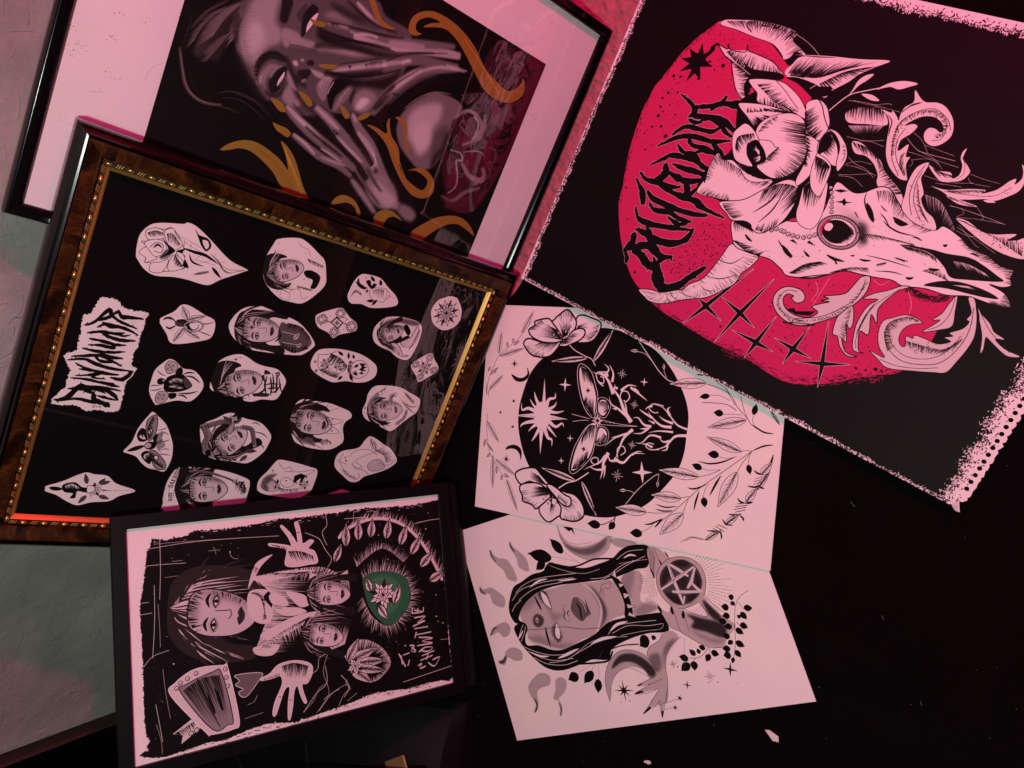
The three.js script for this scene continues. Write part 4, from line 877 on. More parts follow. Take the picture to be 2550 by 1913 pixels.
["l","K",3.0,[1666,1862,1539,1968,1454,2036,1552,1994,1656,1946,1754,1827]],
["f","K",[1454,2036,1534,1982,1538,2002]],
["f","S",[1754,1827,1653,1955,1630,2074,1697,1951,1756,1865]],
["l","K",3.0,[1651,1959,1627,2083,1696,1969,1766,1847]],
["f","K",[1633,2037,1624,2092,1656,2039]],
["wash",[1161,1884,1167,1743,1209,1630,1291,1534,1406,1473,1530,1479,1641,1541,1714,1639,1705,1723,1629,1750,1594,1668,1477,1622,1341,1650,1244,1724,1195,1825]],
["s","K",0.75,8.3,[1285,1612,1332,1550,1418,1505,1528,1513,1620,1566,1687,1654,1694,1721,1636,1732,1597,1659,1512,1588,1404,1571]],
["l","K",3.1,[1160,1887,1165,1742,1221,1612,1306,1526,1419,1471,1539,1483,1650,1547,1715,1696]],
["l","G",3.1,[1163,1880,1228,1751,1316,1656,1441,1626,1538,1669,1631,1746]],
["st","K",8,98.6,20.5,[1336,1813],0.14],
["st","K",4,63.7,12.7,[2376,1781],0.36],
["st","K",4,38.2,7.6,[1954,1851],0.34],
["as","K",46.5,[2178,1809],8,2.8],
["as","K",34.9,[1886,1661],8,2.9],
["st","K",5,28.9,9.6,[1847,1948],0.13],
["st","K",5,25.2,8.7,[1776,2019],0.12],
["l","K",2.0,[1564,1991,1701,1970,1824,1953]],
["l","K",2.0,[1671,2023,1757,2019]],
["blob","K",[1922,1690,6,2150,1857,5,2232,1866,5,1927,1643,4,1272,1909,5,1363,1908,5,2400,1897,3]],
["bd","K",83.9,[1723,1432,1628,1464]],
["bd","K",43.6,[1801,1397,1771,1435]],
["e","K",[1692,1427],46.1,54.1,0.17],
["bd","K",93.4,[913,1610,790,1642]],
["bd","K",85.3,[1079,1604,949,1695]],
["bd","K",78.4,[1111,1679,1065,1803]],
["l","G",2.1,[1180,1510,1119,1680]],
["l","G",2.1,[1247,1440,1071,1593]],
["l","G",2.1,[1115,1539,926,1591]],
["f","S",[2025,651,2075,664,2125,705,2164,773,2197,800,2088,833,2052,844,1978,925,1975,846,1988,692]],
["s","G",0.4,10.0,[2022,661,2052,727,1982,887,1968,806]],
["l","K",3.0,[2030,653,1981,710,1973,836,1974,923,2002,833,2048,736]],
["l","K",3.0,[2067,671,2072,761,2082,851]],
["b","K",12.0,[1968,835,1975,876,1977,923]],
["b","K",11.8,[2080,782,2082,822,2080,855]],
["b","K",9.8,[2151,721,2161,752,2171,784]],
["o","S","K",3.8,[2281,798,2370,840,2425,910,2437,988,2421,1059,2363,1160,2275,1207,2144,1224,2055,1183,1998,1104,1978,1013,1997,920,2065,837,2167,793]],
["f","D",[2272,822,2357,875,2395,950,2391,1043,2340,1127,2256,1175,2154,1198,2076,1154,2022,1070,2012,981,2050,892,2141,835]],
["s","K",0.6,13.7,[2078,889,2147,846,2131,920,2048,999,2025,974]],
["s","K",0.6,13.6,[2187,826,2290,831,2334,879,2248,888]],
["s","K",0.6,13.3,[2362,943,2390,1034,2336,1098,2330,1002]],
["s","K",0.6,11.6,[2143,1115,2035,1064,2075,1158,2150,1182]],
["s","K",0.6,11.5,[2224,1122,2332,1134,2217,1196]],
["s","K",0.5,11.6,[2170,986,2279,972,2234,1067,2169,1044]],
["m","T",1.0,1.0,29.3,[2144,826,2147,962,2156,1079,2162,1190]],
["m","T",1.0,1.0,29.5,[2010,1029,2127,987,2248,946,2366,906]],
["m","T",1.0,0.9,28.4,[2372,916,2305,1015,2244,1069]],
["m","T",1.0,1.0,27.3,[2144,826,2222,902,2289,974]],
["m","T",1.0,1.0,29.1,[2098,1067,2213,1096,2348,1119]],
["m","T",1.0,1.0,26.8,[2162,1190,2197,1126]],
["m","T",1.0,1.0,26.6,[2298,1033,2336,1098,2367,1123]],
["l","K",2.9,[2149,813,2150,924,2144,1000]],
["l","K",2.9,[2017,1011,2153,973,2347,901]],
["l","K",2.9,[2151,1092,2343,1132]],
["l","K",2.8,[2378,927,2322,1010]],
["f","S",[1925,1157,1949,1239,1972,1348,2038,1398,2084,1444,2193,1537,2278,1579,2381,1597,2446,1526,2511,1483,2548,1435,2464,1346,2397,1259,2363,1160,2306,1204,2334,1322,2191,1266,2123,1225,2055,1183,1995,1229]],
["s","K",0.8,11.5,[2165,1280,2271,1328,2441,1406,2456,1473,2400,1518,2285,1452,2165,1393,2204,1344]],
["s","K",0.8,9.4,[2341,1192,2384,1238,2451,1353,2411,1382,2356,1316]],
["s","G",0.5,13.3,[2158,1410,2307,1502,2421,1540,2335,1561,2212,1485]],
["l","K",3.0,[1925,1157,1945,1248,1972,1348,2038,1398,2094,1446,2193,1537,2277,1584,2381,1597]],
["l","K",2.9,[2051,1192,2051,1306,2055,1411]],
["l","K",2.9,[2143,1229,2133,1340,2133,1424]],
["l","K",2.9,[2146,1220,2226,1282,2341,1328,2312,1215]],
["l","K",2.8,[2376,1153,2422,1246,2482,1322]],
["bd","K",25.6,[1937,1227,1925,1143]],
["bd","K",27.2,[2038,1256,2042,1175]],
["bd","K",28.8,[2118,1309,2140,1237]],
["l","K",2.7,[2752,1192,2662,1230,2595,1307,2537,1451,2499,1571,2461,1655,2422,1721]],
["l","K",2.7,[2637,1270,2663,1330]],
["l","K",2.7,[2563,1420,2586,1460]],
["bd","K",47.2,[2610,1228,2571,1202]],
["bd","K",39.9,[2606,1264,2564,1274]],
["bd","K",58.3,[2541,1297,2480,1271]],
["bd","K",53.8,[2666,1321,2737,1335]],
["bd","K",50.4,[2627,1350,2660,1415]],
["bd","K",32.4,[2611,1392,2588,1365]],
["bd","K",54.6,[2527,1358,2462,1351]],
["bd","K",53.0,[2483,1400,2411,1382]],
["bd","K",52.7,[2514,1447,2446,1435]],
["bd","K",54.0,[2588,1442,2645,1480]],
["bd","K",52.5,[2539,1470,2591,1524]],
["bd","K",51.0,[2469,1521,2404,1508]],
["bd","K",39.9,[2478,1559,2427,1582]],
["bd","K",54.3,[2502,1572,2564,1623]],
["bd","K",54.6,[2436,1619,2367,1608]],
["bd","K",63.7,[2423,1667,2357,1665]],
["bd","K",48.9,[2472,1639,2504,1702]],
["bd","K",30.8,[2438,1692,2411,1737]],
["l","K",2.8,[2259,1576,2154,1642,2054,1635]],
["l","K",2.8,[2113,1645,2022,1696]],
["l","K",2.8,[2261,1586,2250,1630]],
["bd","K",61.0,[2041,1643,1963,1607]],
["bd","K",47.3,[2116,1622,2076,1564]],
["bd","K",37.6,[2159,1615,2151,1568]],
["bd","K",44.9,[2221,1584,2169,1552]],
["bd","K",55.8,[2264,1618,2326,1651]],
["bd","K",50.3,[2243,1633,2192,1690]],
["bd","K",72.4,[2038,1679,1942,1730]],
["bd","K",64.4,[2084,1668,2065,1746]],
["l","G",1.9,[2068,1460,1986,1709]]
];
const ART_PORTRAIT = [
["m","#3b3336",0.9,11.7,87.6,[366,743,255,891,196,1051,174,1209]],
["m","#2a2427",0.9,13.1,116.8,[318,891,274,1053,284,1190]],
["m","#584e50",0.8,5.7,18.6,[263,764,152,903,89,1047]],
["m","#6b6062",0.7,7.3,17.5,[348,737,249,870,169,1063]],
["m","#6e5f5e",0.8,5.0,24.1,[54,1195,100,1305,159,1421,237,1476,333,1484,427,1452]],
["m","#867776",0.6,2.8,8.5,[67,1227,119,1344,185,1442,278,1483,368,1469]],
["m","#6b5f5f",0.6,6.6,36.7,[299,1033,245,1113,217,1174]],
["m","#59504f",0.7,2.3,7.6,[349,1485,463,1462,562,1462]],
["m","#655a5b",0.7,2.3,6.8,[377,1391,458,1340,571,1333,677,1347,783,1405]],
["m","#584d50",0.7,2.3,6.9,[414,1408,517,1372,639,1388,760,1441]],
["m","#5d5253",0.6,2.3,5.4,[503,1329,618,1321,730,1350,822,1415]],
["m","#4a4143",0.6,2.3,6.1,[427,1345,549,1317,677,1347]],
["m","#4a4143",0.7,2.1,5.6,[75,948,71,1087,68,1180]],
["m","#554a4c",0.5,2.2,4.4,[151,1314,196,1389,249,1438]],
["h","#8a7d80",3.3,44,[394,730,373,865,375,974],[305,851,316,986,332,1089]],
["h","#6a5f61",3.3,60,[362,730,282,877,236,1032],[167,903,130,1059,119,1203]],
["h","#5a5052",2.9,50,[262,810,170,963,126,1122],[122,955,83,1104,80,1221]],
["h","#5e5456",2.9,36,[339,959,296,1074,243,1209],[247,1066,213,1160,186,1251]],
["s","#574f54",1.0,8.8,[406,669,378,831,378,957,424,1078,518,1166,592,1215,653,1273,730,1299,830,1282,972,1301,1107,1290,1225,1196,1344,1147,1466,1124,1583,1029,1648,881,1674,741,1694,550,1628,347,1392,329,1193,275]],
["s","#9b9195",1.0,19.1,[434,655,399,821,408,974,471,1073,554,1100,594,1017,624,929,683,877,681,797,614,748,596,645,589,577]],
["s","#bdb3b7",0.8,22.3,[437,865,447,972,510,1039,568,964,569,866,499,804]],
["s","#5c5458",0.85,12.2,[654,569,722,615,706,720,806,754,892,697,877,556,777,524]],
["s","#9c9296",0.9,10.8,[672,769,768,747,836,765,931,753,902,825,788,853,718,878]],
["s","#a3989c",0.9,14.6,[952,811,1030,774,1272,707,1434,615,1216,663,1075,694,985,753]],
["s","#8f858a",0.8,15.9,[928,547,1023,459,1142,426,1154,504,1034,537]],
["s","#4a4347",0.8,19.1,[946,448,1110,391,1306,397,1430,406,1282,485,1089,485]],
["s","#1d181b",0.95,3.8,[613,573,680,556,690,647,683,727,635,722,617,635]],
["h","#15111a",3.0,26,[652,562,670,641,679,717],[603,594,611,678,629,717]],
["s","#221c1f",0.95,5.5,[599,1212,566,1111,579,1023,634,958,720,934,775,967,747,988,665,1001,618,1063,602,1145]],
["h","#120e11",3.9,34,[609,1191,603,1070,648,976,717,952],[581,1170,563,1063,592,961,656,923]],
["s","#19141a",0.95,4.7,[816,758,786,649,794,572,826,515,874,524,874,573,859,655,836,740]],
["f","#e3d8dc",[840,713,834,658,854,591,883,553,882,594,867,651,845,715]],
["s","#3a3136",0.8,4.6,[739,639,757,566,789,534,786,600,783,666]],
["h","#0e0a0c",2.3,16,[786,649,804,575,829,522],[779,604,809,540,859,507]],
["h","#2a2326",2.0,10,[854,715,874,647,884,601],[887,707,902,650,912,604]],
["s","#8d8387",0.9,7.8,[627,1167,625,1110,662,1043,724,1024,687,1090,671,1172,690,1231]],
["s","#c1b7bb",0.7,3.9,[624,1185,634,1139,651,1215,690,1256]],
["s","#16111a",0.95,4.8,[696,1170,704,1091,757,1017,794,1009,805,1055,799,1141,771,1213,733,1230]],
["s","#2b2428",0.9,9.5,[690,1231,774,1221,825,1113,848,1154,797,1236,735,1262]],
["f","#e3d8dc",[762,1166,759,1125,774,1068,785,1047,789,1087,773,1140]],
["h","#8d8186",1.6,14,[771,1162,787,1105,800,1065],[797,1160,815,1109,823,1080]],
["s","#9a9094",0.9,7.1,[686,1116,714,1045,762,1007,722,1066,701,1134]],
["s","#5a5156",0.95,11.1,[775,967,808,886,890,840,970,836,997,884,960,934,979,986,908,1017,848,1027,797,1007]],
["s","#1b161a",0.95,5.7,[918,919,934,887,970,887,970,913,939,927]],
["s","#1b161a",0.9,7.3,[874,998,957,952,971,989,937,1047,895,1031]],
["s","#2d262a",0.9,9.7,[856,1049,900,1021,958,1055,979,1089,916,1091]],
["s","#d2c8cc",0.9,7.2,[817,948,843,936,863,961,834,974]],
["s","#b3a9ad",0.8,4.8,[866,913,883,897,897,912,877,929]],
["s","#8a8085",0.9,4.9,[921,1054,947,1025,954,1044,934,1066]],
["s","#a79ca0",0.8,6.4,[795,1025,828,1044,879,1090,913,1135,856,1125,815,1084]],
["s","#a0969a",0.8,9.7,[841,1106,911,1179,985,1208,929,1258,846,1250,820,1201]],
["s","#3b3337",0.9,13.1,[908,1146,998,1142,1106,1183,1200,1180,1184,1240,1074,1250,979,1219]],
["s","#b9aeb2",0.85,6.5,[952,938,981,942,1072,936,1074,969,1013,979]],
["s","#8c8287",0.95,6.7,[1048,1050,1061,984,1098,933,1147,937,1151,997,1143,1053,1141,1124,1086,1104]],
["s","#0e0a0c",1.0,5.1,[1152,1076,1151,971,1197,915,1302,886,1270,954,1234,1014,1215,1066,1214,1165]],
["l","#d0c6ca",6.0,[1150,1059,1152,1014,1166,960]],
["s","#7d7378",0.95,6.1,[1236,1174,1227,1097,1254,1014,1300,932,1323,940,1322,1012,1283,1091,1264,1144]],
["h","#cabfc3",2.6,14,[1247,1124,1260,1029,1295,943],[1278,1129,1291,1034,1316,960]],
["h","#cabfc3",2.1,12,[1059,1028,1080,958,1128,937],[1113,1075,1124,1000,1140,967]],
["s","#201a1d",0.9,8.7,[1327,1000,1352,936,1367,1001,1351,1062]],
["s","#8b8186",0.95,14.1,[1368,1055,1364,967,1429,903,1532,904,1543,982,1494,1066,1412,1091]],
["s","#d3c9cd",0.9,12.4,[1400,1060,1413,991,1462,961,1498,973,1464,1042,1427,1076]],
["s","#130f11",0.95,17.0,[1197,915,1422,834,1601,718,1653,641,1667,799,1569,842,1420,880,1337,925]],
["s","#0f0b0d",0.95,16.0,[923,682,1155,657,1428,600,1608,535,1440,629,1167,686,991,717]],
["m","#5a5156",1.0,7.2,96.5,[967,603,1125,577,1305,543,1489,501,1681,456]],
["m","#93898d",0.9,7.2,35.4,[970,588,1114,549,1291,507,1468,449]],
["m","#cfc5c8",0.85,5.8,21.5,[1157,562,1236,542,1324,517]],
["m","#3a3237",0.9,7.2,24.0,[931,653,1091,636,1323,587,1511,553]],
["h","#1a1517",3.2,12,[990,567,1033,558,1058,550],[1003,602,1046,594,1072,586]],
["h","#1a1517",3.4,8,[1291,507,1317,499,1344,491],[1304,540,1330,532,1357,523]],
["m","#b9aeb2",0.9,8.3,100.2,[1196,578,1430,519,1655,459,1892,377,2127,315]],
["m","#6f666b",1.0,9.9,74.2,[1134,539,1362,499,1603,438,1825,353,2047,268]],
["m","#b5a9ad",0.9,6.7,33.4,[1196,578,1306,509,1385,506]],
["m","#a99ea3",0.8,8.7,52.2,[1482,495,1610,453,1786,389]],
["m","#2b2327",0.9,5.3,8.8,[1562,538,1761,455,2002,345]],
["m","#6a6166",1.0,8.3,91.5,[1062,923,1244,824,1446,707,1658,566,1839,484,2145,402]],
["m","#aa9fa4",0.95,7.6,42.0,[1124,887,1280,791,1492,668,1661,574]],
["m","#d4cace",0.8,9.0,32.3,[1647,589,1685,554,1721,537]],
["m","#cfc5c9",0.8,6.1,19.2,[1429,714,1495,676,1538,656]],
["m","#cfc5c9",0.7,4.2,10.0,[1094,909,1166,872,1241,843]],
["h","#1a1517",3.5,16,[1355,730,1417,684,1482,646],[1370,768,1435,730,1501,691]],
["h","#1a1517",4.2,6,[1232,794,1243,791,1254,788],[1247,832,1258,831,1267,822]],
["m","#171214",0.9,7.9,15.9,[1517,630,1606,544,1725,472,1889,396]],
["m","#6d6469",1.0,10.0,108.9,[1549,1062,1596,922,1683,774,1786,637,1923,520,2148,409]],
["m","#b3a8ac",0.95,8.2,54.4,[1596,922,1665,782,1764,637,1833,569]],
["m","#c5babf",0.8,8.3,27.7,[1818,585,1953,488,2090,435,2218,407]],
["m","#4a4246",0.9,11.0,36.7,[1663,931,1747,774,1845,647,1978,542]],
["h","#1a1517",3.7,10,[1661,848,1700,841,1712,845],[1656,813,1699,813,1721,813]],
["h","#cfc5c9",2.8,20,[2028,426,2122,402,2234,390],[2046,465,2140,442,2250,422]],
["s","#110d0f",0.95,14.8,[1694,955,1802,750,1932,591,2112,482,2177,521,1995,629,1872,758,1798,893,1728,1035,1655,1065]],
["m","#8d8388",0.9,7.3,48.9,[1134,346,1213,374,1293,403,1431,423]],
["m","#ccc2c6",0.8,5.7,17.9,[1134,346,1213,374,1290,396]],
["m","#171214",0.9,8.1,19.3,[1058,367,1186,404,1352,426,1523,397]],
["m","#1b1619",0.85,12.0,52.5,[413,1068,510,1169,623,1260,715,1305]],
["m","#2a2327",0.8,10.2,43.9,[356,811,365,916,395,1012]],
["m","#1f191d",0.8,11.1,36.4,[757,942,800,989,869,1060,905,1112]],
["m","#1f191d",0.75,12.9,48.5,[939,775,1049,724,1213,656,1394,615]],
["s","#1a1518",0.8,14.4,[907,639,1016,637,1199,619,1075,694,949,703]],
["m","#140f12",0.85,11.7,50.0,[1066,921,1188,893,1338,826,1518,719]],
["s","#1d171b",0.7,15.9,[943,441,1068,429,1262,435,1143,476,1010,474]],
["m","#261f23",0.8,9.9,33.1,[945,1147,1073,1197,1201,1233]],
["s","#120d10",0.85,13.9,[1220,1181,1296,1176,1410,1110,1460,1136,1365,1202,1277,1229]],
["m","#181316",0.8,12.7,45.3,[1558,1021,1612,897,1654,768]],
["m","#120d10",0.8,8.3,21.5,[1111,652,1315,582,1518,532]],
["m","#120d10",0.8,8.2,18.1,[1134,539,1283,502,1446,459,1591,409]],
["m","#0d0a0c",0.9,3.2,10.4,[922,656,1089,632,1321,583,1556,536]],
["m","#0d0a0c",0.8,3.2,7.2,[966,576,1109,536,1286,494,1466,445]],
["m","#0d0a0c",0.9,3.3,10.8,[1081,910,1284,864,1491,754,1664,636]],
["m","#0d0a0c",0.7,3.4,7.6,[1159,817,1366,695,1622,539]],
["m","#0d0a0c",0.9,3.7,11.9,[1578,1108,1691,947,1784,760,1937,602]],
["m","#0d0a0c",0.8,3.6,9.0,[1533,1048,1583,891,1670,743,1811,570]],
["m","#0d0a0c",0.9,3.3,9.9,[877,1320,1021,1393,1196,1459,1401,1509]],
["m","#0d0a0c",0.8,3.3,8.3,[910,1233,1087,1317,1259,1393,1465,1466]],
["m","#0d0a0c",0.9,3.4,10.2,[1066,1206,1222,1294,1411,1403,1599,1492]],
["m","#0d0a0c",0.8,3.4,8.5,[1124,1159,1331,1245,1494,1356,1685,1416]],
["m","#0d0a0c",0.9,3.4,10.2,[970,1484,1126,1531,1277,1575,1483,1592]],
["m","#cfc5c9",0.7,2.5,8.4,[955,1309,1069,1369,1180,1415]],
["m","#cfc5c9",0.7,2.6,8.6,[1161,1206,1276,1258,1411,1323]],
["m","#c9bfc3",0.6,2.6,7.7,[1026,1458,1153,1498,1281,1532]],
["m","#d9cfd3",0.7,2.7,8.0,[1407,1132,1470,1189,1555,1248]],
["m","#cdc3c7",0.6,2.5,8.3,[1194,572,1292,522,1383,502]],
["m","#cdc3c7",0.6,2.5,7.6,[1140,881,1282,797,1460,691]],
["m","#cdc3c7",0.6,2.7,9.1,[1619,875,1694,751,1792,625]],
["h","#7d7378",2.6,60,[398,743,409,926,509,1088,619,1220],[472,722,486,890,558,1033,673,1180]],
["h","#4a4246",2.4,50,[750,846,846,818,983,796],[760,924,856,897,975,876]],
["h","#3a3236",2.9,40,[966,1155,1120,1195,1262,1190],[892,1204,1058,1257,1220,1234]],
["h","#b9aeb2",2.8,60,[1645,1528,1824,1600,2038,1686],[1781,1655,1967,1731,2157,1748]],
["f","Y",[840,614,887,608,952,589,968,606,949,628,898,640,860,633]],
["f","Y",[1006,896,1047,869,1129,837,1153,839,1132,870,1066,895]],
["f","Y",[1444,1133,1483,1089,1527,1057,1542,1070,1513,1114,1474,1144]],
["l","K",2.4,[900,643,949,629,970,606,952,589]],
["l","K",2.5,[1075,895,1133,874,1157,837]],
["l","K",2.7,[1499,1129,1529,1103,1545,1064]],
["s","#141013",0.95,11.2,[728,1291,830,1282,974,1309,1178,1225,1308,1207,1435,1174,1579,1227,1609,1226,1830,1400,2023,1488,2197,1569,2214,1771,1905,1853,1605,1639,1167,1538,961,1484,804,1362]],
["m","#71686d",1.0,7.4,90.5,[873,1283,1003,1342,1177,1407,1396,1469,1583,1531]],
["m","#b3a8ac",0.95,7.4,41.2,[879,1272,998,1327,1115,1368,1239,1419]],
["m","#d0c6ca",0.8,5.9,16.8,[998,1327,1063,1354]],
["m","#c2b7bb",0.8,5.3,21.2,[1240,1474,1323,1488,1444,1516]],
["m","#746b70",1.0,7.6,93.4,[1089,1192,1231,1240,1414,1332,1630,1437,1791,1572]],
["m","#b0a5a9",0.95,7.6,39.1,[1097,1189,1220,1236,1334,1280]],
["m","#bbb0b5",0.9,8.0,32.0,[1326,1338,1456,1390,1615,1452]],
["h","#171214",3.5,8,[1283,1301,1309,1318,1332,1327],[1314,1279,1340,1296,1355,1309]],
["m","#6f666b",1.0,6.8,67.8,[988,1455,1114,1495,1264,1538,1427,1551,1567,1595]],
["m","#bdb2b6",0.9,5.9,25.4,[996,1452,1111,1487,1215,1538]],
["m","#aa9fa4",0.8,7.1,26.7,[1264,1538,1391,1536,1489,1528]],
["m","#7b7277",1.0,8.0,88.9,[1395,1127,1500,1214,1638,1300,1773,1422,1906,1530]],
["m","#b9aeb2",0.9,7.1,35.5,[1392,1119,1451,1168]],
["m","#b1a6aa",0.9,8.2,45.4,[1488,1237,1620,1307,1709,1368]],
["h","#d5cbcf",2.8,22,[1652,1333,1722,1402,1705,1466],[1709,1368,1780,1438,1789,1514]],
["m","#8c8287",1.0,15.3,248.8,[1733,1534,1877,1621,2019,1693]],
["m","#b7acb0",0.8,17.4,116.1,[1791,1572,1937,1660,2086,1690]],
["m","#c0b6ba",0.7,7.5,24.3,[1583,1531,1697,1606,1860,1687]],
["m","#9f9599",0.9,13.1,56.3,[1573,1612,1713,1699,1891,1817]],
["m","#8d8388",0.9,16.3,121.9,[2086,1690,2190,1717,2272,1742]],
["m","#201b1e",0.9,6.9,22.4,[1161,1260,1359,1372,1557,1464,1670,1538]],
["m","#201b1e",0.9,6.8,22.2,[1066,1361,1239,1419,1437,1472]],
["m","#201b1e",0.9,7.2,19.9,[1451,1298,1582,1369,1699,1450]],
["m","#2c2629",0.8,9.4,24.6,[1668,1480,1791,1572,1877,1621]],
["m","#2c2629",0.8,9.4,20.7,[1608,1541,1755,1644,1901,1733]],
["f","Y",[747,1270,786,1258,853,1272,888,1310,856,1332,805,1314]],
["f","Y",[927,1136,984,1130,1052,1162,1067,1191,1041,1211,985,1182]],
["f","Y",[1270,1096,1329,1108,1381,1141,1374,1173,1333,1170]],
["f","Y",[818,1430,871,1430,935,1431,976,1458,961,1493,908,1485,858,1470]],
["l","K",3.3,[856,1333,890,1313,853,1272]],
["l","K",3.4,[1042,1214,1069,1190,1052,1162]],
["l","K",3.4,[962,1495,979,1459,944,1431]],
["l","K",3.6,[1371,1177,1384,1141]],
["s","#746a6f",1.0,8.5,[1807,1095,1794,986,1834,875,1919,763,2034,666,2237,647,2328,687,2286,803,2293,920,2309,1034,2298,1139,2255,1257,2142,1320,2005,1271,1885,1200]],
["s","#b7acb0",0.95,24.6,[1874,915,1978,795,2114,738,2159,836,2125,968,2158,1093,2096,1216,2000,1154,1899,1077]],
["s","#d0c5c9",0.6,25.0,[1954,997,2063,934,2135,1042,2093,1158,1995,1117]],
["s","#574e53",0.9,17.9,[2160,993,2249,878,2304,996,2257,1155,2219,1230]],
["m","#9a9094",0.8,4.7,11.2,[1804,907,1885,787,2015,675,2178,624]],
["s","#3d1420",1.0,7.0,[2300,857,2315,762,2379,715,2488,761,2542,820,2522,910,2440,973,2337,963]],
["m","#8a8085",0.95,8.0,40.0,[2283,795,2377,686,2505,693,2578,765,2550,889,2455,977]],
["m","#c8bdc1",0.8,5.1,20.4,[2459,702,2526,735,2548,807,2535,884]],
["m","#7b7176",0.9,9.3,51.7,[2556,642,2602,735,2589,863,2497,961]],
["s","#3f1522",1.0,7.3,[2498,1042,2688,959,2692,1073,2723,1136,2626,1150,2532,1112]],
["s","#3f1522",0.9,9.2,[2298,1089,2430,1109,2509,1225,2517,1348,2424,1360]],
["m","#a89da1",0.9,5.1,20.5,[2356,1056,2473,1042,2513,1099,2460,1119,2529,1238,2549,1336,2499,1417]],
["m","#8d8388",0.9,8.4,52.6,[2521,1116,2648,1195,2754,1199,2727,1251]],
["m","#a99ea2",0.9,4.2,14.6,[2490,1025,2614,967,2703,964,2736,1004]],
["m","#b8adb1",0.9,4.3,17.2,[2707,973,2721,894,2816,899,2845,984,2771,1022,2841,1081,2834,1148,2789,1218]],
["m","#8d8388",0.9,8.7,54.2,[2745,1074,2803,1138,2758,1208]],
["m","#807579",0.8,9.5,42.3,[2444,1458,2572,1466,2669,1346,2807,1254]],
["s","#4a1626",0.8,14.8,[2640,863,2762,690,2842,847,2907,1186,2821,1390,2669,1400,2839,1211]],
["h","#17090d",3.2,40,[2667,709,2829,873,2857,1248],[2815,690,2910,821,2930,1178]],
["h","#6b4d55",3.0,30,[2258,589,2478,485,2599,574],[2369,670,2472,627,2552,634]],
["m","#2a1f24",0.85,14.3,61.1,[2245,1261,2257,1155,2297,1059,2272,928]],
["m","#1b1417",0.85,12.5,41.5,[2340,1390,2328,1312,2311,1195]],
["s","#231a1f",0.8,14.8,[2452,1476,2620,1460,2781,1361,2704,1474,2529,1534]],
["m","#38292f",0.8,9.2,24.6,[2369,1031,2501,969,2597,880]],
["s","#3a1722",0.9,9.8,[2359,247,2430,42,2577,31,2841,28,2943,63,2931,396,2830,666,2676,728,2537,502]],
["m","#5d3a44",0.9,4.0,29.7,[2417,163,2418,67,2479,38,2461,201]],
["m","#583640",0.9,5.1,61.1,[2597,218,2619,110,2678,24]],
["m","#5a3843",0.9,5.2,52.2,[2755,268,2695,154,2733,77]],
["m","#63404a",0.9,5.3,94.8,[2681,685,2659,592,2587,501]],
["m","#5e3c46",0.9,5.3,85.4,[2792,619,2790,538,2733,479]],
["h","#1d0a10",4.0,36,[2461,201,2610,94,2794,90],[2622,366,2755,268,2864,220]],
["h","#1d0a10",4.2,30,[2789,132,2886,210,2882,355],[2899,83,2939,207,2927,336]],
["h","#7a5a62",2.5,26,[2477,233,2556,138,2733,77],[2563,352,2673,263,2781,216]],
["b","#1d0a10",8.3,[2660,490,2724,565,2746,659]],
["f","Y",[511,1769,554,1705,628,1649,705,1620,792,1621,911,1655,986,1689,1046,1730,1016,1669,978,1611,921,1539,988,1562,1065,1623,1132,1708,1207,1811,1298,1902,1370,1963,1189,1977,1042,1879,938,1789,829,1731,730,1698,646,1704,574,1745]],
["f","Y",[1482,1872,1502,1802,1558,1761,1642,1763,1709,1799,1761,1861,1744,1887,1688,1826,1609,1813,1539,1847]],
["f","Y",[1906,1883,1894,1826,1938,1771,2017,1744,2093,1760,2160,1795,2080,1785,2024,1814,2003,1872,2001,1924]],
["f","O",[1544,1153,1623,1141,1734,1153,1704,1080,1713,1025,1741,1093,1791,1159,1866,1207,1911,1267,1949,1351,2025,1423,2135,1464,2235,1479,2265,1438,2256,1379,2191,1352,2105,1343,2046,1365,2116,1314,2204,1301,2291,1336,2337,1391,2351,1469,2286,1539,2173,1552,2059,1501,1959,1427,1868,1343,1772,1244,1661,1183]],
["f","O",[1757,1002,1826,983,1891,1033,1937,1140,2008,1250,1940,1198,1887,1102,1833,1027]],
["f","O",[2289,1874,2388,1741,2504,1644,2653,1583,2783,1584,2886,1633,2942,1693,2849,1667,2709,1647,2584,1709,2483,1817,2405,1918]],
["f","O",[1214,281,1258,268,1305,312,1368,367,1433,378,1500,379,1425,408,1351,400,1284,356]],
["f","O",[1600,333,1595,248,1639,178,1722,124,1822,102,1959,107,2102,140,2238,198,2383,294,2534,345,2677,372,2759,326,2798,249,2792,211,2840,251,2858,335,2807,417,2726,467,2604,483,2467,463,2330,386,2189,296,2061,224,1928,186,1826,208,1718,259,1760,208,1838,161,1742,168,1668,221,1649,275,1677,314,1719,312,1681,348,1631,354]],
["h","#8a5a1c",2.8,40,[2005,131,2214,200,2466,335],[2050,202,2240,302,2475,429]],
["h","#c98a3c",2.8,40,[2077,161,2309,270,2600,425],[2134,181,2395,318,2716,446]],
["h","#8a5a1c",2.5,30,[748,1647,946,1704,1142,1843],[815,1691,970,1777,1115,1928]],
["h","#d8a83c",2.1,30,[953,1567,1096,1712,1228,1869],[1024,1666,1130,1810,1205,1915]],
["h","#b8842a",2.8,24,[1690,1152,1861,1248,2025,1423],[1744,1178,1899,1311,2095,1478]]
];
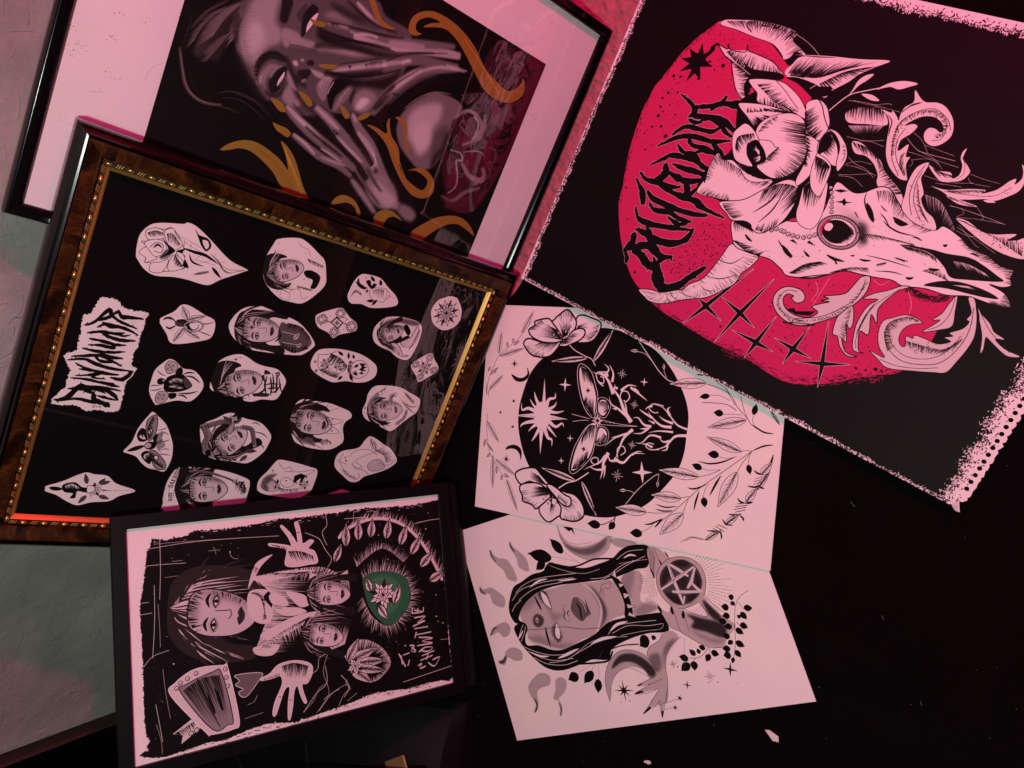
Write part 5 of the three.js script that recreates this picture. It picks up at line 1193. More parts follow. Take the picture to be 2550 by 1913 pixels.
const ART_STICKER = [
["o","W","K",3.8,[360,378,409,338,475,329,529,303,626,401,641,440,598,470,686,558,656,593,586,626,543,639,464,661,452,600,411,604,408,562,355,544,396,489,352,461,391,440]],
["o","W","K",3.0,[360,378,409,338,470,339,497,381,451,413,389,432]],
["o","W","K",3.1,[479,345,529,303,563,343,626,401,579,459,523,424]],
["o","W","K",3.1,[355,544,396,489,453,531,482,557,411,605,410,570]],
["o","W","K",3.1,[464,661,455,599,510,574,563,541,544,643]],
["o","W","K",3.2,[567,584,595,488,686,558,601,622]],
["o","W","K",3.0,[374,462,437,417,500,423,531,482,471,543,416,508]],
["b","K",12.4,[440,484,462,452,496,467]],
["l","K",3.8,[417,483,451,438,499,449,498,501,453,506]],
["f","K",[477,396,543,470,494,545,540,514,589,464,533,430]],
["h","K",3.2,26,[595,488,650,542,686,558],[596,549,622,585,651,577]],
["h","K",2.3,24,[370,388,421,355,474,355],[408,418,447,397,485,394]],
["h","K",2.3,20,[497,356,540,342,612,405],[533,430,573,435,592,446]],
["s","K",0.5,4.7,[522,476,577,451,559,525,504,550]],
["f","K",[596,462,657,426,644,465,714,558,669,554,663,477]],
["b","K",20.7,[633,425,723,432,805,434,916,473]],
["b","K",11.3,[691,460,729,510,814,521]],
["b","K",7.4,[831,409,912,456,960,505,1033,521]],
["l","K",2.5,[916,473,1007,492,1122,466]],
["l","K",2.5,[960,505,999,522,1122,466]],
["f","K",[678,259,716,295,784,304,821,341,821,376,796,402,754,370,719,320]],
["f","W",[750,328,790,324,809,362,791,385]],
["b","K",8.3,[861,426,877,395]],
["b","K",8.4,[914,465,958,442]],
["lf","W","K",2.5,20.0,[864,551,763,602]],
["lf","K","K",2.5,21.7,[877,511,964,577]],
["l","K",1.6,[552,330,637,354,759,386]],
["l","K",1.6,[589,352,663,390,758,413]],
["l","K",1.6,[632,365,640,423]],
["l","K",1.6,[683,375,682,428]],
["l","K",1.6,[727,502,788,431,845,458,791,501]],
["l","K",1.6,[747,487,837,487,896,488]],
["f","#1c181a",[1274,465,1333,536,1427,549,1500,503,1510,463,1449,474,1358,316,1413,266,1341,258,1260,289,1229,374]],
["b","#b9b1b4",2.6,[1337,465,1423,530,1577,506]],
["b","#1c181a",6.5,[1333,464,1417,523,1532,552]],
["b","#1c181a",6.9,[1330,464,1410,516,1556,516]],
["b","#b9b1b4",5.0,[1327,463,1404,510,1460,525]],
["b","#1c181a",11.3,[1324,462,1397,503,1524,501]],
["b","#b9b1b4",3.0,[1321,462,1391,497,1516,485]],
["b","#1c181a",6.6,[1318,461,1384,490,1515,475]],
["b","#b9b1b4",4.1,[1315,460,1378,484,1521,479]],
["b","#b9b1b4",5.0,[1312,460,1371,477,1505,448]],
["b","#1c181a",4.8,[1308,459,1365,470,1481,469]],
["b","#b9b1b4",5.3,[1305,458,1358,464,1511,430]],
["b","#1c181a",4.8,[1302,457,1352,457,1441,474]],
["b","#b9b1b4",3.6,[1299,457,1345,451,1477,420]],
["b","#b9b1b4",4.5,[1296,456,1339,444,1460,428]],
["b","#1c181a",4.7,[1293,455,1332,438,1374,445]],
["b","#1c181a",5.0,[1292,454,1328,430,1346,392]],
["b","#b9b1b4",3.2,[1293,451,1326,422,1348,371]],
["b","#b9b1b4",3.3,[1294,448,1324,413,1359,369]],
["b","#1c181a",10.1,[1295,445,1322,404,1348,354]],
["b","#b9b1b4",5.8,[1296,442,1319,395,1337,354]],
["b","#b9b1b4",5.2,[1297,439,1317,387,1362,327]],
["b","#b9b1b4",3.0,[1298,436,1315,378,1352,312]],
["b","#b9b1b4",3.3,[1299,433,1313,369,1348,312]],
["b","#1c181a",5.9,[1300,430,1311,361,1362,253]],
["b","#b9b1b4",4.7,[1302,427,1308,352,1347,287]],
["b","#b9b1b4",4.4,[1303,424,1306,343,1360,239]],
["b","#1c181a",9.5,[1304,421,1304,335,1304,233]],
["b","#b9b1b4",6.1,[1305,418,1302,326,1326,240]],
["b","#b9b1b4",5.6,[1306,415,1300,317,1333,219]],
["b","#b9b1b4",2.9,[1307,413,1298,309,1388,191]],
["o","#d2cbcd","#171316",5.1,[1350,424,1387,472,1447,472,1511,434,1554,390,1575,337,1570,305,1544,284,1486,274,1425,286,1360,319,1327,367]],
["s","#5a5356",0.6,15.0,[1335,363,1369,317,1427,289,1494,276,1552,286,1468,301,1384,333]],
["s","#6a6366",0.5,12.0,[1387,472,1350,424,1327,367,1365,381,1398,439]],
["h","#2a2528",3.3,9,[1375,317,1433,289,1502,279],[1402,340,1455,315,1504,305]],
["h","#171316",4.8,12,[1414,479,1344,426,1336,342],[1441,443,1380,407,1381,338]],
["b","#171316",9.6,[1425,404,1429,433,1453,451]],
["s","#2a2528",0.7,6.0,[1445,396,1447,423,1472,438,1470,411]],
["f","#e8e2e4",[1448,398,1452,420,1469,432,1465,414]],
["l","#171316",4.8,[1446,396,1449,422,1473,437]],
["l","#171316",3.0,[1449,398,1466,413,1469,432]],
["blob","#171316",[1458,417,7]],
["b","#171316",9.6,[1407,372,1383,354,1380,325]],
["s","#2a2528",0.7,6.0,[1423,360,1401,344,1402,316,1424,332]],
["f","#e8e2e4",[1423,356,1406,341,1405,322,1419,334]],
["l","#171316",4.8,[1425,359,1404,343,1403,316]],
["l","#171316",3.0,[1425,356,1420,334,1405,321]],
["blob","#171316",[1413,338,7]],
["l","#4a4447",3.6,[1432,369,1465,344,1474,336,1489,349,1488,366]],
["f","#3a3437",[1534,362,1514,349,1512,336,1502,327,1500,304,1523,313,1533,325,1538,339]],
["l","#120f11",3.6,[1534,362,1520,332,1500,304]],
["b","K",8.3,[1594,340,1650,333,1741,366]],
["f","K",[1585,342,1644,316,1735,348,1730,448,1685,461,1681,393,1618,382]],
["h","K",3.7,22,[1575,230,1646,238,1731,252],[1620,274,1680,276,1722,284]],
["h","K",3.7,18,[1571,472,1648,471,1709,474],[1562,504,1628,496,1676,493]],
["l","K",1.8,[1391,531,1451,544,1460,599,1539,608,1530,522,1601,503,1643,570,1692,538]],
["l","K",1.8,[1450,116,1499,148,1560,158,1595,204]],
["blob","K",[1309,183,4,1314,495,4,1351,552,4,1424,561,4,1606,404,4]],
["k2",18.3,[146,1172,204,1132,271,1020,302,1056,370,1092,491,1120]],
["k2",20.3,[334,1005,367,1049,426,1043,515,1034]],
["k2",16.9,[229,1117,278,1079,304,1064]],
["k2",12.4,[288,1059,319,1034,334,1005]],
["k2",17.0,[228,1170,277,1132,350,1132,428,1140,515,1169]],
["k2",17.0,[252,1121,308,1142,381,1133]],
["k2",16.9,[176,1226,263,1197,365,1190,420,1169]],
["k2",18.7,[263,1197,329,1225,420,1231,508,1216]],
["k2",11.1,[365,1190,412,1197,460,1177]],
["k2",15.4,[196,1265,280,1267,386,1275,451,1264]],
["k2",15.5,[204,1315,288,1301,378,1303,339,1267]],
["k2",15.4,[172,1348,271,1353,372,1340,457,1317]],
["k2",15.7,[271,1353,366,1377,460,1375]],
["k2",16.9,[119,1426,210,1402,307,1381,389,1409,464,1438]],
["k2",16.9,[102,1460,202,1430,296,1455,403,1469,548,1463]],
["k2",15.7,[265,1390,318,1424,420,1411]],
["k2",13.9,[154,1471,241,1502,338,1509,460,1512]],
["k2",21.5,[547,1458,521,1510,483,1545,406,1541]],
["k2",15.6,[186,1514,279,1509,370,1518,463,1509]],
["k2",15.6,[177,1570,266,1548,340,1515,291,1561,381,1561]],
["k2",15.6,[150,1593,253,1586,358,1593,447,1585]],
["k2",16.2,[358,1593,420,1600,490,1605]],
["k2",15.8,[221,1637,310,1639,398,1631,510,1638]],
["k2",18.8,[156,1681,257,1666,328,1653,408,1675]],
["k2",19.3,[312,1647,402,1649,471,1683,507,1718]],
["k2",26.5,[84,1787,162,1756,230,1644,274,1673,329,1690]],
["k2",27.4,[327,1681,349,1741,430,1764,467,1775]],
["k2",17.3,[152,1776,234,1752,339,1761,368,1756]],
["k2",14.6,[355,1703,417,1711,496,1720]],
["spk","K",60,[173,1244,497,1114,530,1242,213,1384],0.8],
["spk","K",40,[345,1788,405,1787,407,1796,349,1806],0.8],
["kend2"],
["e","K",[870,1007],46.1,34.1,-0.24],
["f","W",[841,996,894,974,911,1007,877,1033]],
["e","D",[785,1000],50.5,32.0,-0.24],
["h","K",3.3,18,[747,982,793,970,823,991],[761,1033,802,1033,831,1017]],
["b","K",11.7,[744,1001,689,978,649,1006]],
["b","K",11.7,[751,1027,713,1063,678,1053]],
["b","K",7.4,[649,1006,667,983,702,993]],
["lf","W","K",2.5,50.7,[824,963,752,867]],
["lf","W","K",2.5,45.6,[816,965,944,901]],
["lf","W","K",2.5,47.4,[812,1040,765,1166]],
["lf","W","K",2.5,44.1,[822,1046,950,1096]],
["b","K",6.0,[891,965,959,967,1014,935]],
["b","K",6.0,[911,1035,982,1046,1028,1055]],
["b","K",5.0,[750,963,703,938]],
["b","K",5.0,[766,1051,720,1089]],
["ring","K",[877,1005],68.3,44.4,-0.24,30],
["f","#1c181a",[1189,968,1239,1053,1355,1083,1503,1081,1645,1087,1622,1010,1472,1014,1433,804,1578,774,1565,707,1421,737,1288,758,1196,804,1177,895]],
["b","#b9b1b4",6.3,[1220,965,1293,1080,1550,1130]],
["b","#1c181a",8.7,[1217,963,1289,1069,1516,1141]],
["b","#b9b1b4",3.4,[1214,960,1284,1059,1545,1102]],
["b","#1c181a",13.0,[1210,958,1279,1048,1338,1132]],
["b","#1c181a",12.5,[1207,956,1274,1037,1379,1100]],
["b","#b9b1b4",3.9,[1204,954,1269,1027,1417,1066]],
["b","#1c181a",9.6,[1200,951,1265,1016,1318,1089]],
["b","#1c181a",14.6,[1197,949,1260,1006,1469,1089]],
["b","#1c181a",12.3,[1194,947,1255,995,1376,1042]],
["b","#b9b1b4",7.4,[1191,944,1250,985,1428,1029]],
["b","#b9b1b4",3.6,[1187,942,1246,974,1481,989]],
["b","#b9b1b4",6.6,[1184,940,1241,964,1381,1022]],
["b","#b9b1b4",7.1,[1181,938,1236,953,1545,973]],
["b","#1c181a",9.8,[1177,935,1231,943,1457,992]],
["b","#b9b1b4",4.5,[1174,933,1227,933,1489,973]],
["b","#1c181a",7.5,[1174,931,1225,922,1331,860]],
["b","#1c181a",7.5,[1176,928,1226,911,1254,845]],
["b","#b9b1b4",3.2,[1179,925,1227,900,1437,834]],
["b","#1c181a",9.9,[1181,922,1228,889,1291,829]],
["b","#1c181a",7.0,[1183,920,1229,879,1307,813]],
["b","#1c181a",12.9,[1186,917,1230,868,1418,760]],
["b","#b9b1b4",5.4,[1188,914,1231,857,1271,813]],
["b","#1c181a",7.8,[1191,911,1232,846,1401,741]],
["b","#b9b1b4",4.0,[1193,908,1234,835,1425,753]],
["b","#1c181a",6.5,[1196,906,1235,824,1378,738]],
["b","#b9b1b4",4.9,[1198,903,1236,814,1499,719]],
["b","#b9b1b4",3.8,[1200,900,1237,803,1316,722]],
["b","#b9b1b4",5.8,[1203,897,1238,792,1337,710]],
["b","#b9b1b4",6.8,[1205,895,1239,781,1277,710]],
["b","#1c181a",10.6,[1208,892,1240,770,1477,635]],
["o","#d2cbcd","#171316",6.3,[1252,925,1276,998,1345,1027,1435,1016,1504,988,1552,938,1559,899,1537,862,1474,823,1397,807,1308,812,1250,851]],
["s","#5a5356",0.6,18.4,[1261,850,1319,815,1398,811,1483,829,1546,869,1441,845,1331,840]],
["s","#6a6366",0.5,14.7,[1276,998,1252,925,1250,851,1288,885,1302,966]],
["h","#2a2528",4.1,9,[1327,818,1406,814,1491,836],[1348,857,1421,854,1482,867]],
["h","#171316",5.9,12,[1304,1019,1245,926,1271,827],[1350,992,1295,922,1324,844]],
["b","#171316",11.8,[1348,940,1340,974,1360,1007]],
["s","#2a2528",0.7,7.4,[1374,941,1365,972,1388,1001,1397,970]],
["f","#e8e2e4",[1376,945,1372,972,1387,993,1390,970]],
["l","#171316",5.9,[1376,941,1368,972,1390,1001]],
["l","#171316",3.7,[1378,945,1392,970,1388,993]],
["blob","#171316",[1381,971,9]],
["b","#171316",11.8,[1340,895,1320,863,1329,829]],
["s","#2a2528",0.7,7.4,[1365,889,1345,861,1358,830,1377,858]],
["f","#e8e2e4",[1366,885,1352,860,1359,837,1370,859]],
["l","#171316",5.9,[1366,889,1349,860,1360,829]],
["l","#171316",3.7,[1368,885,1372,858,1360,837]],
["blob","#171316",[1361,859,9]],
["l","#4a4447",4.4,[1371,904,1420,892,1434,887,1445,909,1438,928]],
["f","#3a3437",[1493,947,1475,921,1478,906,1470,891,1478,864,1500,885,1507,903,1507,923]],
["l","#120f11",4.4,[1493,947,1489,905,1478,864]],
["st","K",8,42.0,7.3,[1318,909],-0.23],
["s","#4a4447",0.9,5.6,[1540,814,1609,817,1728,819,1859,932,1762,1036,1642,1032,1559,959]],
["h","K",4.7,30,[1594,801,1725,810,1833,886],[1586,863,1708,875,1808,933]],
["h","K",4.8,30,[1593,1002,1728,1053,1847,986],[1598,960,1721,973,1815,952]],
["l","W",3.8,[1574,886,1692,888,1717,872]],
["l","W",3.8,[1605,979,1721,973,1777,961]],
["lf","W","K",2.9,38.7,[1690,939,1727,860]],
["lf","W","K",2.9,33.2,[1740,1000,1780,939]],
["b","K",13.3,[1541,993,1571,936,1541,874]],
["o","W","K",3.1,[2215,337,2248,307,2353,289,2382,334,2378,409,2278,414,2228,385]],
["h","K",2.0,14,[2235,331,2282,308,2347,301],[2251,400,2319,403,2374,399]],
["l","K",3.1,[2367,296,2413,325,2401,381]],
["b","K",6.3,[2386,343,2486,348]],
["b","K",25.8,[2073,263,2085,311,2148,334,2178,326]],
["f","K",[2147,273,2183,253,2211,297,2224,273,2257,274,2232,322,2194,312]],
["st","K",8,26.4,7.1,[2189,354],-0.26],
["bd","K",26.4,[2226,251,2169,216]],
["bd","K",26.7,[2301,272,2269,219]],
["bd","K",26.8,[2282,423,2211,442]],
["bd","K",26.9,[2309,406,2278,471]],
["h","K",3.0,20,[2059,441,2084,393,2154,405],[2067,377,2103,357,2143,377]],
["blob","K",[2136,244,5,2062,307,5]],
["p","K",[1997,647,2079,683,2046,754,1956,708]],
["p","W",[2002,661,2065,687,2039,740,1971,706]],
["as","K",36.2,[2020,700],8,5.0],
["l","K",4.0,[1964,701,1912,703,1864,684,1864,654,1896,656]],
["l","K",4.0,[1957,713,1903,706,1871,734,1891,760]],
["l","K",4.0,[2008,649,1991,602,2023,573]],
["l","K",4.0,[2037,642,2090,639,2091,670]],
["l","K",4.0,[2074,684,2141,689,2174,660,2146,646]],
["l","K",4.1,[2083,693,2144,699,2179,733]],
["l","K",4.0,[2036,756,2018,792,2020,828]],
["l","K",4.0,[2045,749,2077,778,2050,794]],
["ring","K",[1880,701],39.4,33.5,-0.24,12],
["ring","K",[2161,700],41.0,41.0,-0.24,12],
["ring","K",[2020,610],34.0,34.0,-0.25,10],
["ring","K",[2021,786],30.3,34.3,-0.23,10],
["blob","K",[1839,701,4,1935,652,4,2103,646,4,2102,746,4]],
["rosette",[3053,347],137.4,12],
["s","#5a5356",0.9,8.5,[2445,637,2475,566,2616,509,2809,506,2777,547,2589,559,2494,615]],
["f","K",[2667,574,2695,556,2754,608,2748,654,2698,621]],
["f","K",[2650,710,2682,669,2685,735]],
["s","#3a3437",0.9,8.7,[2515,784,2605,775,2708,853,2825,839,2784,859,2626,826]],
["f","#1c181a",[2470,768,2531,802,2610,782,2696,732,2780,690,2740,653,2654,703,2557,593,2631,531,2600,497,2527,558,2455,613,2416,669,2436,729]],
["b","#1c181a",6.0,[2488,756,2573,800,2730,777]],
["b","#1c181a",4.8,[2485,756,2566,795,2708,806]],
["b","#1c181a",10.2,[2482,756,2559,791,2656,825]],
["b","#b9b1b4",3.9,[2479,755,2553,786,2650,765]],
["b","#1c181a",9.6,[2477,755,2546,781,2617,810]],
["b","#1c181a",4.5,[2474,755,2539,777,2644,773]],
["b","#b9b1b4",4.4,[2471,754,2533,772,2625,776]],
["b","#b9b1b4",2.5,[2468,754,2526,767,2635,764]],
["b","#1c181a",8.0,[2465,754,2520,763,2612,775]],
["b","#b9b1b4",5.1,[2463,754,2513,758,2563,768]],
["b","#1c181a",8.5,[2460,753,2506,753,2676,702]],
["b","#b9b1b4",4.7,[2457,753,2500,749,2573,736]],
["b","#1c181a",8.6,[2454,753,2493,744,2667,667]],
["b","#b9b1b4",2.9,[2451,753,2487,739,2538,743]],
["b","#b9b1b4",3.0,[2449,752,2480,735,2564,721]],
["b","#b9b1b4",2.8,[2447,751,2475,729,2497,691]],
["b","#1c181a",8.0,[2448,749,2472,722,2548,646]],
["b","#b9b1b4",4.5,[2448,746,2469,716,2473,664]],
["b","#b9b1b4",3.4,[2449,744,2466,709,2617,572]],
["b","#1c181a",5.2,[2449,741,2462,702,2608,560]],
["b","#b9b1b4",2.1,[2450,739,2459,695,2504,617]],
["b","#b9b1b4",4.8,[2450,736,2456,689,2558,577]],
["b","#b9b1b4",2.7,[2451,734,2453,682,2519,586]],
["b","#b9b1b4",4.4,[2451,731,2450,675,2505,588]],
["b","#1c181a",6.6,[2452,729,2446,668,2500,570]],
["b","#b9b1b4",3.5,[2452,727,2443,662,2542,540]],
["b","#1c181a",5.5,[2453,724,2440,655,2452,590]],
["b","#1c181a",8.9,[2453,722,2437,648,2419,563]],
["b","#1c181a",9.7,[2454,719,2434,642,2449,544]],
["b","#b9b1b4",4.0,[2454,717,2430,635,2541,483]],
["o","#d2cbcd","#171316",4.2,[2493,722,2533,757,2584,752,2634,716,2664,678,2673,634,2664,609,2639,594,2588,591,2537,606,2486,638,2465,679]],
["s","#5a5356",0.6,12.5,[2471,675,2493,636,2539,608,2595,592,2646,596,2576,614,2509,647]],
["s","#6a6366",0.5,10.0,[2533,757,2493,722,2465,679,2500,687,2537,730]],
["h","#2a2528",2.7,9,[2499,635,2545,608,2602,594],[2526,651,2567,626,2608,615]],
["h","#171316",4.0,12,[2557,760,2489,725,2469,658],[2575,730,2517,706,2507,651]],
["b","#171316",8.0,[2555,699,2562,723,2586,735]],
["s","#2a2528",0.7,5.0,[2571,692,2577,713,2600,722,2595,701]],
["f","#e8e2e4",[2574,693,2581,711,2597,718,2591,704]],
["l","#171316",4.0,[2572,691,2579,712,2601,722]],
["l","#171316",2.5,[2575,693,2592,703,2597,718]],
["blob","#171316",[2586,707,6]],
["b","#171316",8.0,[2535,676,2511,664,2504,641]],
["s","#2a2528",0.7,5.0,[2547,665,2525,654,2522,632,2543,642]],
["f","#e8e2e4",[2546,662,2529,652,2525,636,2539,645]],
["l","#171316",4.0,[2548,664,2527,653,2523,631]],
["l","#171316",2.5,[2547,661,2540,644,2525,636]],
["blob","#171316",[2534,648,6]],
["l","#4a4447",3.0,[2556,671,2580,649,2587,641,2601,650,2604,664]],
["f","#3a3437",[2643,657,2623,648,2619,638,2609,632,2604,614,2625,619,2636,628,2642,639]],
["l","#120f11",3.0,[2643,657,2625,634,2604,614]],
["o","#d8d2d4","K",4.4,[2696,733,2775,659,2804,552,2852,607,2831,736,2746,766]],
["o","#d8d2d4","K",4.4,[2601,765,2671,760,2768,851,2750,866,2681,814]],
["h","K",4.3,24,[2498,625,2597,579,2715,573],[2586,669,2643,634,2718,639]],
["h","K",4.5,20,[2817,761,2828,669,2835,567],[2794,823,2824,749,2846,654]],
["rosette",[3049,924],82.0,8],
["l","K",3.5,[3049,924,3065,810,3032,794]],
["l","K",3.5,[3049,924,3041,1025,3042,1059]],
["l","K",3.5,[3049,924,2924,898,2926,932]],
["l","K",3.5,[3049,924,3173,940,3175,916]],
["ring","K",[3060,814],28.0,28.0,-0.21,8],
["ring","K",[2934,907],27.7,27.7,-0.2,8],
["ring","K",[3162,930],28.5,28.5,-0.2,8],
["ring","K",[3038,1019],25.8,25.8,-0.19,8],
["f","K",[794,1529,799,1471,838,1435,899,1413,995,1481,997,1520,940,1560,862,1584,810,1574]],
["f","K",[852,1423,868,1362,897,1375,902,1422]],
["f","K",[849,1596,905,1586,907,1624,869,1640]],
["h","W",3.5,12,[822,1495,862,1459,912,1459],[861,1517,906,1498,941,1501]],
["h","W",3.5,12,[834,1541,884,1541,935,1541],[858,1507,909,1507,954,1518]],
["f","D",[923,1437,998,1491,989,1522,954,1518]],
["e","K",[767,1506],29.3,29.3,-0.19],
["f","W",[767,1491,789,1497,779,1522,787,1504]],
["o","#b8b0b3","K",4.3,[762,1365,783,1323,845,1338,852,1394,804,1432,771,1401]],
["rosette",[802,1376],34.4,8],
["o","#b8b0b3","K",4.3,[765,1668,768,1601,820,1582,854,1614,837,1675,792,1693]],
["rosette",[801,1633],34.8,8],
["b","K",10.5,[910,1421,945,1394,999,1388]],
["b","K",10.6,[928,1427,988,1425,1060,1464]],
["b","K",10.6,[913,1584,994,1570,1064,1539]],
["b","K",10.6,[918,1603,959,1595,999,1618]],
["b","K",6.0,[786,1455,750,1443,711,1418]],
["b","K",6.0,[769,1543,721,1548,709,1564]],
["b","K",6.1,[797,1557,747,1586,708,1593]],
["f","#1c181a",[1182,1510,1270,1629,1376,1650,1442,1581,1434,1530,1295,1318,1337,1251,1245,1228,1147,1262,1111,1377]],
["b","#1c181a",6.1,[1259,1516,1369,1608,1523,1662]],
["b","#b9b1b4",6.3,[1255,1515,1360,1599,1550,1596]],
["b","#b9b1b4",5.8,[1251,1514,1352,1589,1481,1638]],
["b","#b9b1b4",6.0,[1247,1512,1344,1580,1548,1582]],
["b","#b9b1b4",6.9,[1244,1511,1335,1571,1474,1568]],
["b","#1c181a",7.4,[1240,1510,1327,1562,1437,1594]],
["b","#b9b1b4",6.4,[1236,1509,1319,1553,1384,1577]],
["b","#1c181a",9.8,[1232,1508,1310,1544,1471,1533]],
["b","#b9b1b4",5.7,[1228,1506,1302,1535,1414,1576]],
["b","#1c181a",9.2,[1224,1505,1294,1525,1393,1531]],
["b","#b9b1b4",6.3,[1221,1504,1286,1516,1388,1507]],
["b","#b9b1b4",6.1,[1217,1503,1278,1507,1389,1502]],
["b","#b9b1b4",3.9,[1213,1502,1269,1498,1420,1508]],
["b","#1c181a",8.1,[1209,1501,1261,1489,1388,1481]],
["b","#b9b1b4",5.3,[1205,1499,1253,1480,1392,1487]],
["b","#1c181a",9.1,[1204,1497,1247,1470,1380,1372]],
["b","#b9b1b4",6.6,[1205,1493,1244,1459,1320,1378]],
["b","#b9b1b4",7.5,[1206,1490,1241,1447,1265,1375]],
["b","#b9b1b4",3.6,[1207,1486,1238,1436,1310,1314]],
["b","#1c181a",6.5,[1209,1482,1235,1424,1238,1326]],
["b","#1c181a",12.4,[1210,1479,1232,1413,1243,1313]],
["b","#1c181a",11.6,[1211,1475,1229,1402,1298,1298]],
["b","#1c181a",8.4,[1212,1471,1226,1390,1278,1246]],
["b","#1c181a",8.6,[1213,1468,1223,1379,1281,1255]],
["b","#1c181a",10.1,[1215,1464,1220,1367,1216,1279]],
["b","#b9b1b4",7.7,[1216,1460,1217,1356,1259,1250]],
["b","#b9b1b4",6.1,[1217,1456,1214,1345,1217,1253]],
["b","#b9b1b4",3.2,[1218,1453,1211,1334,1266,1224]],
["b","#b9b1b4",3.7,[1219,1449,1208,1322,1266,1183]],
["b","#b9b1b4",4.9,[1221,1445,1205,1311,1208,1193]],
["o","#d2cbcd","#171316",6.4,[1274,1464,1322,1530,1396,1535,1474,1492,1525,1439,1549,1372,1541,1329,1508,1300,1435,1282,1361,1293,1282,1329,1244,1389]],
["s","#5a5356",0.6,18.9,[1253,1384,1293,1328,1363,1297,1446,1286,1518,1304,1414,1316,1313,1349]],
["s","#6a6366",0.5,15.1,[1322,1530,1274,1464,1244,1389,1291,1410,1334,1488]],
["h","#2a2528",4.2,9,[1301,1328,1371,1297,1456,1290],[1335,1361,1399,1332,1460,1324]],
["h","#171316",6.0,12,[1356,1541,1267,1467,1254,1357],[1388,1498,1311,1445,1308,1356]],
["b","#171316",12.1,[1366,1445,1371,1483,1402,1509]],
["s","#2a2528",0.7,7.6,[1390,1437,1393,1472,1425,1493,1422,1458]],
["f","#e8e2e4",[1393,1440,1400,1469,1421,1486,1415,1461]],
["l","#171316",6.0,[1391,1436,1396,1470,1427,1492]],
["l","#171316",3.8,[1395,1439,1417,1460,1422,1485]],
["blob","#171316",[1407,1465,9]],
["b","#171316",12.1,[1342,1402,1312,1377,1307,1339]],
["s","#2a2528",0.7,7.6,[1362,1387,1334,1366,1334,1330,1362,1351]],
["f","#e8e2e4",[1362,1383,1340,1362,1337,1337,1355,1355]],
["l","#171316",6.0,[1364,1387,1337,1364,1335,1329]],
["l","#171316",3.8,[1363,1382,1357,1354,1338,1336]],
["blob","#171316",[1348,1359,9]],
["l","#4a4447",4.5,[1373,1400,1413,1371,1424,1361,1442,1379,1443,1402]],
["f","#3a3437",[1499,1401,1474,1381,1471,1365,1458,1353,1455,1323,1483,1336,1496,1352,1503,1371]],
["l","#120f11",4.5,[1499,1401,1480,1360,1455,1323]],
["f","#2b2629",[1537,1256,1600,1274,1529,1309,1597,1399,1567,1487,1512,1497,1586,1411]],
["f","#2b2629",[1506,1477,1634,1454,1634,1485,1532,1498]],
["k2",9.8,[1615,1457,1581,1381,1574,1300]],
["k2",9.7,[1605,1304,1643,1390,1659,1470]],
["k2",8.8,[1590,1379,1633,1361,1681,1357]],
["k2",8.7,[1614,1271,1648,1347,1666,1417]],
["k2",9.8,[1648,1254,1676,1342,1699,1442]],
["k2",8.8,[1612,1416,1655,1398,1711,1388]],
["k2",8.9,[1649,1441,1693,1422,1717,1345]],
["k2",7.8,[1632,1268,1666,1251,1674,1291]],
["k2",7.9,[1682,1299,1717,1376,1748,1423]],
["kend2"],
["st","K",8,20.2,4.6,[1276,1208],-0.21],
["as","K",16.6,[1306,1185],4,1.8],
["as","K",18.3,[1181,1451],4,1.8],
["b","K",5.6,[1334,1498,1410,1535,1464,1495,1497,1540]],
["b","K",5.6,[1305,1493,1378,1521,1446,1529]],
["o","W","K",4.2,[2291,1062,2324,1001,2399,990,2463,1038,2476,1101,2417,1157,2350,1160,2305,1114]],
["f","K",[2322,1055,2356,1027,2357,1059]],
["f","K",[2338,1129,2362,1102,2386,1136]],
["p","K",[2363,1014,2430,1011,2417,1036,2452,1040,2421,1063,2461,1077,2413,1086,2446,1113,2396,1117,2413,1086,2381,1076,2399,1051]],
["l","K",3.2,[2298,1082,2347,1061]],
["l","K",3.2,[2324,1121,2358,1092]],
["h","K",4.2,30,[2262,1014,2271,1099,2329,1164],[2328,1011,2313,1090,2371,1155]],
["h","K",4.1,34,[2065,981,2173,1011,2260,1068],[2050,1090,2138,1125,2238,1159]],
["h","K",4.1,30,[2009,1152,2106,1186,2198,1200],[2074,1096,2159,1121,2231,1139]],
["rosette",[2183,1084],52.3,7],
["rosette",[2049,1085],57.5,8],
["l","K",4.0,[1950,1016,2038,997,2107,950]],
["l","K",4.0,[1959,1025,1988,1124,2066,1193]],
["bd","K",25.0,[2182,977,2117,948]],
["bd","K",25.2,[2244,996,2222,936]],
["bd","K",23.3,[2296,985,2270,947]],
["bd","K",27.8,[2311,1145,2365,1201]],
["bd","K",27.6,[2242,1170,2216,1218]],
["st","K",8,26.6,6.1,[1985,1169],-0.2],
["st","K",8,20.2,5.1,[1947,1088],-0.21],
["o","#8d8689","K",5.3,[805,2023,762,1921,758,1843,802,1793,829,1832,846,1928,840,1998]],
["o","#8d8689","K",5.4,[838,2117,887,2111,976,2191,1004,2249,989,2273,928,2268,874,2193]],
["h","K",4.4,34,[810,2012,774,1919,790,1809],[832,1969,815,1903,813,1835]],
["h","K",4.5,34,[849,2126,885,2202,986,2261],[894,2140,932,2186,976,2222]],
["e","K",[802,1944],19.5,31.8,-0.15],
["e","W",[802,1944],12.4,21.2,-0.15],
["b","K",8.8,[791,1921,802,1944,815,1967]],
["e","K",[906,2169],20.0,27.3,-0.56],
["e","W",[906,2169],12.7,18.2,-0.56],
["f","K",[797,2024,744,2041,713,1986,730,1925,767,1940]],
["h","W",2.7,16,[786,2015,763,2019,734,2003],[758,1970,742,1972,731,1974]],
["f","K",[830,2118,787,2144,807,2191,868,2234,874,2193]],
["h","W",2.7,16,[843,2137,813,2150,813,2180],[856,2185,839,2187,849,2206]],
["e","K",[833,2068],44.7,35.8,-0.13],
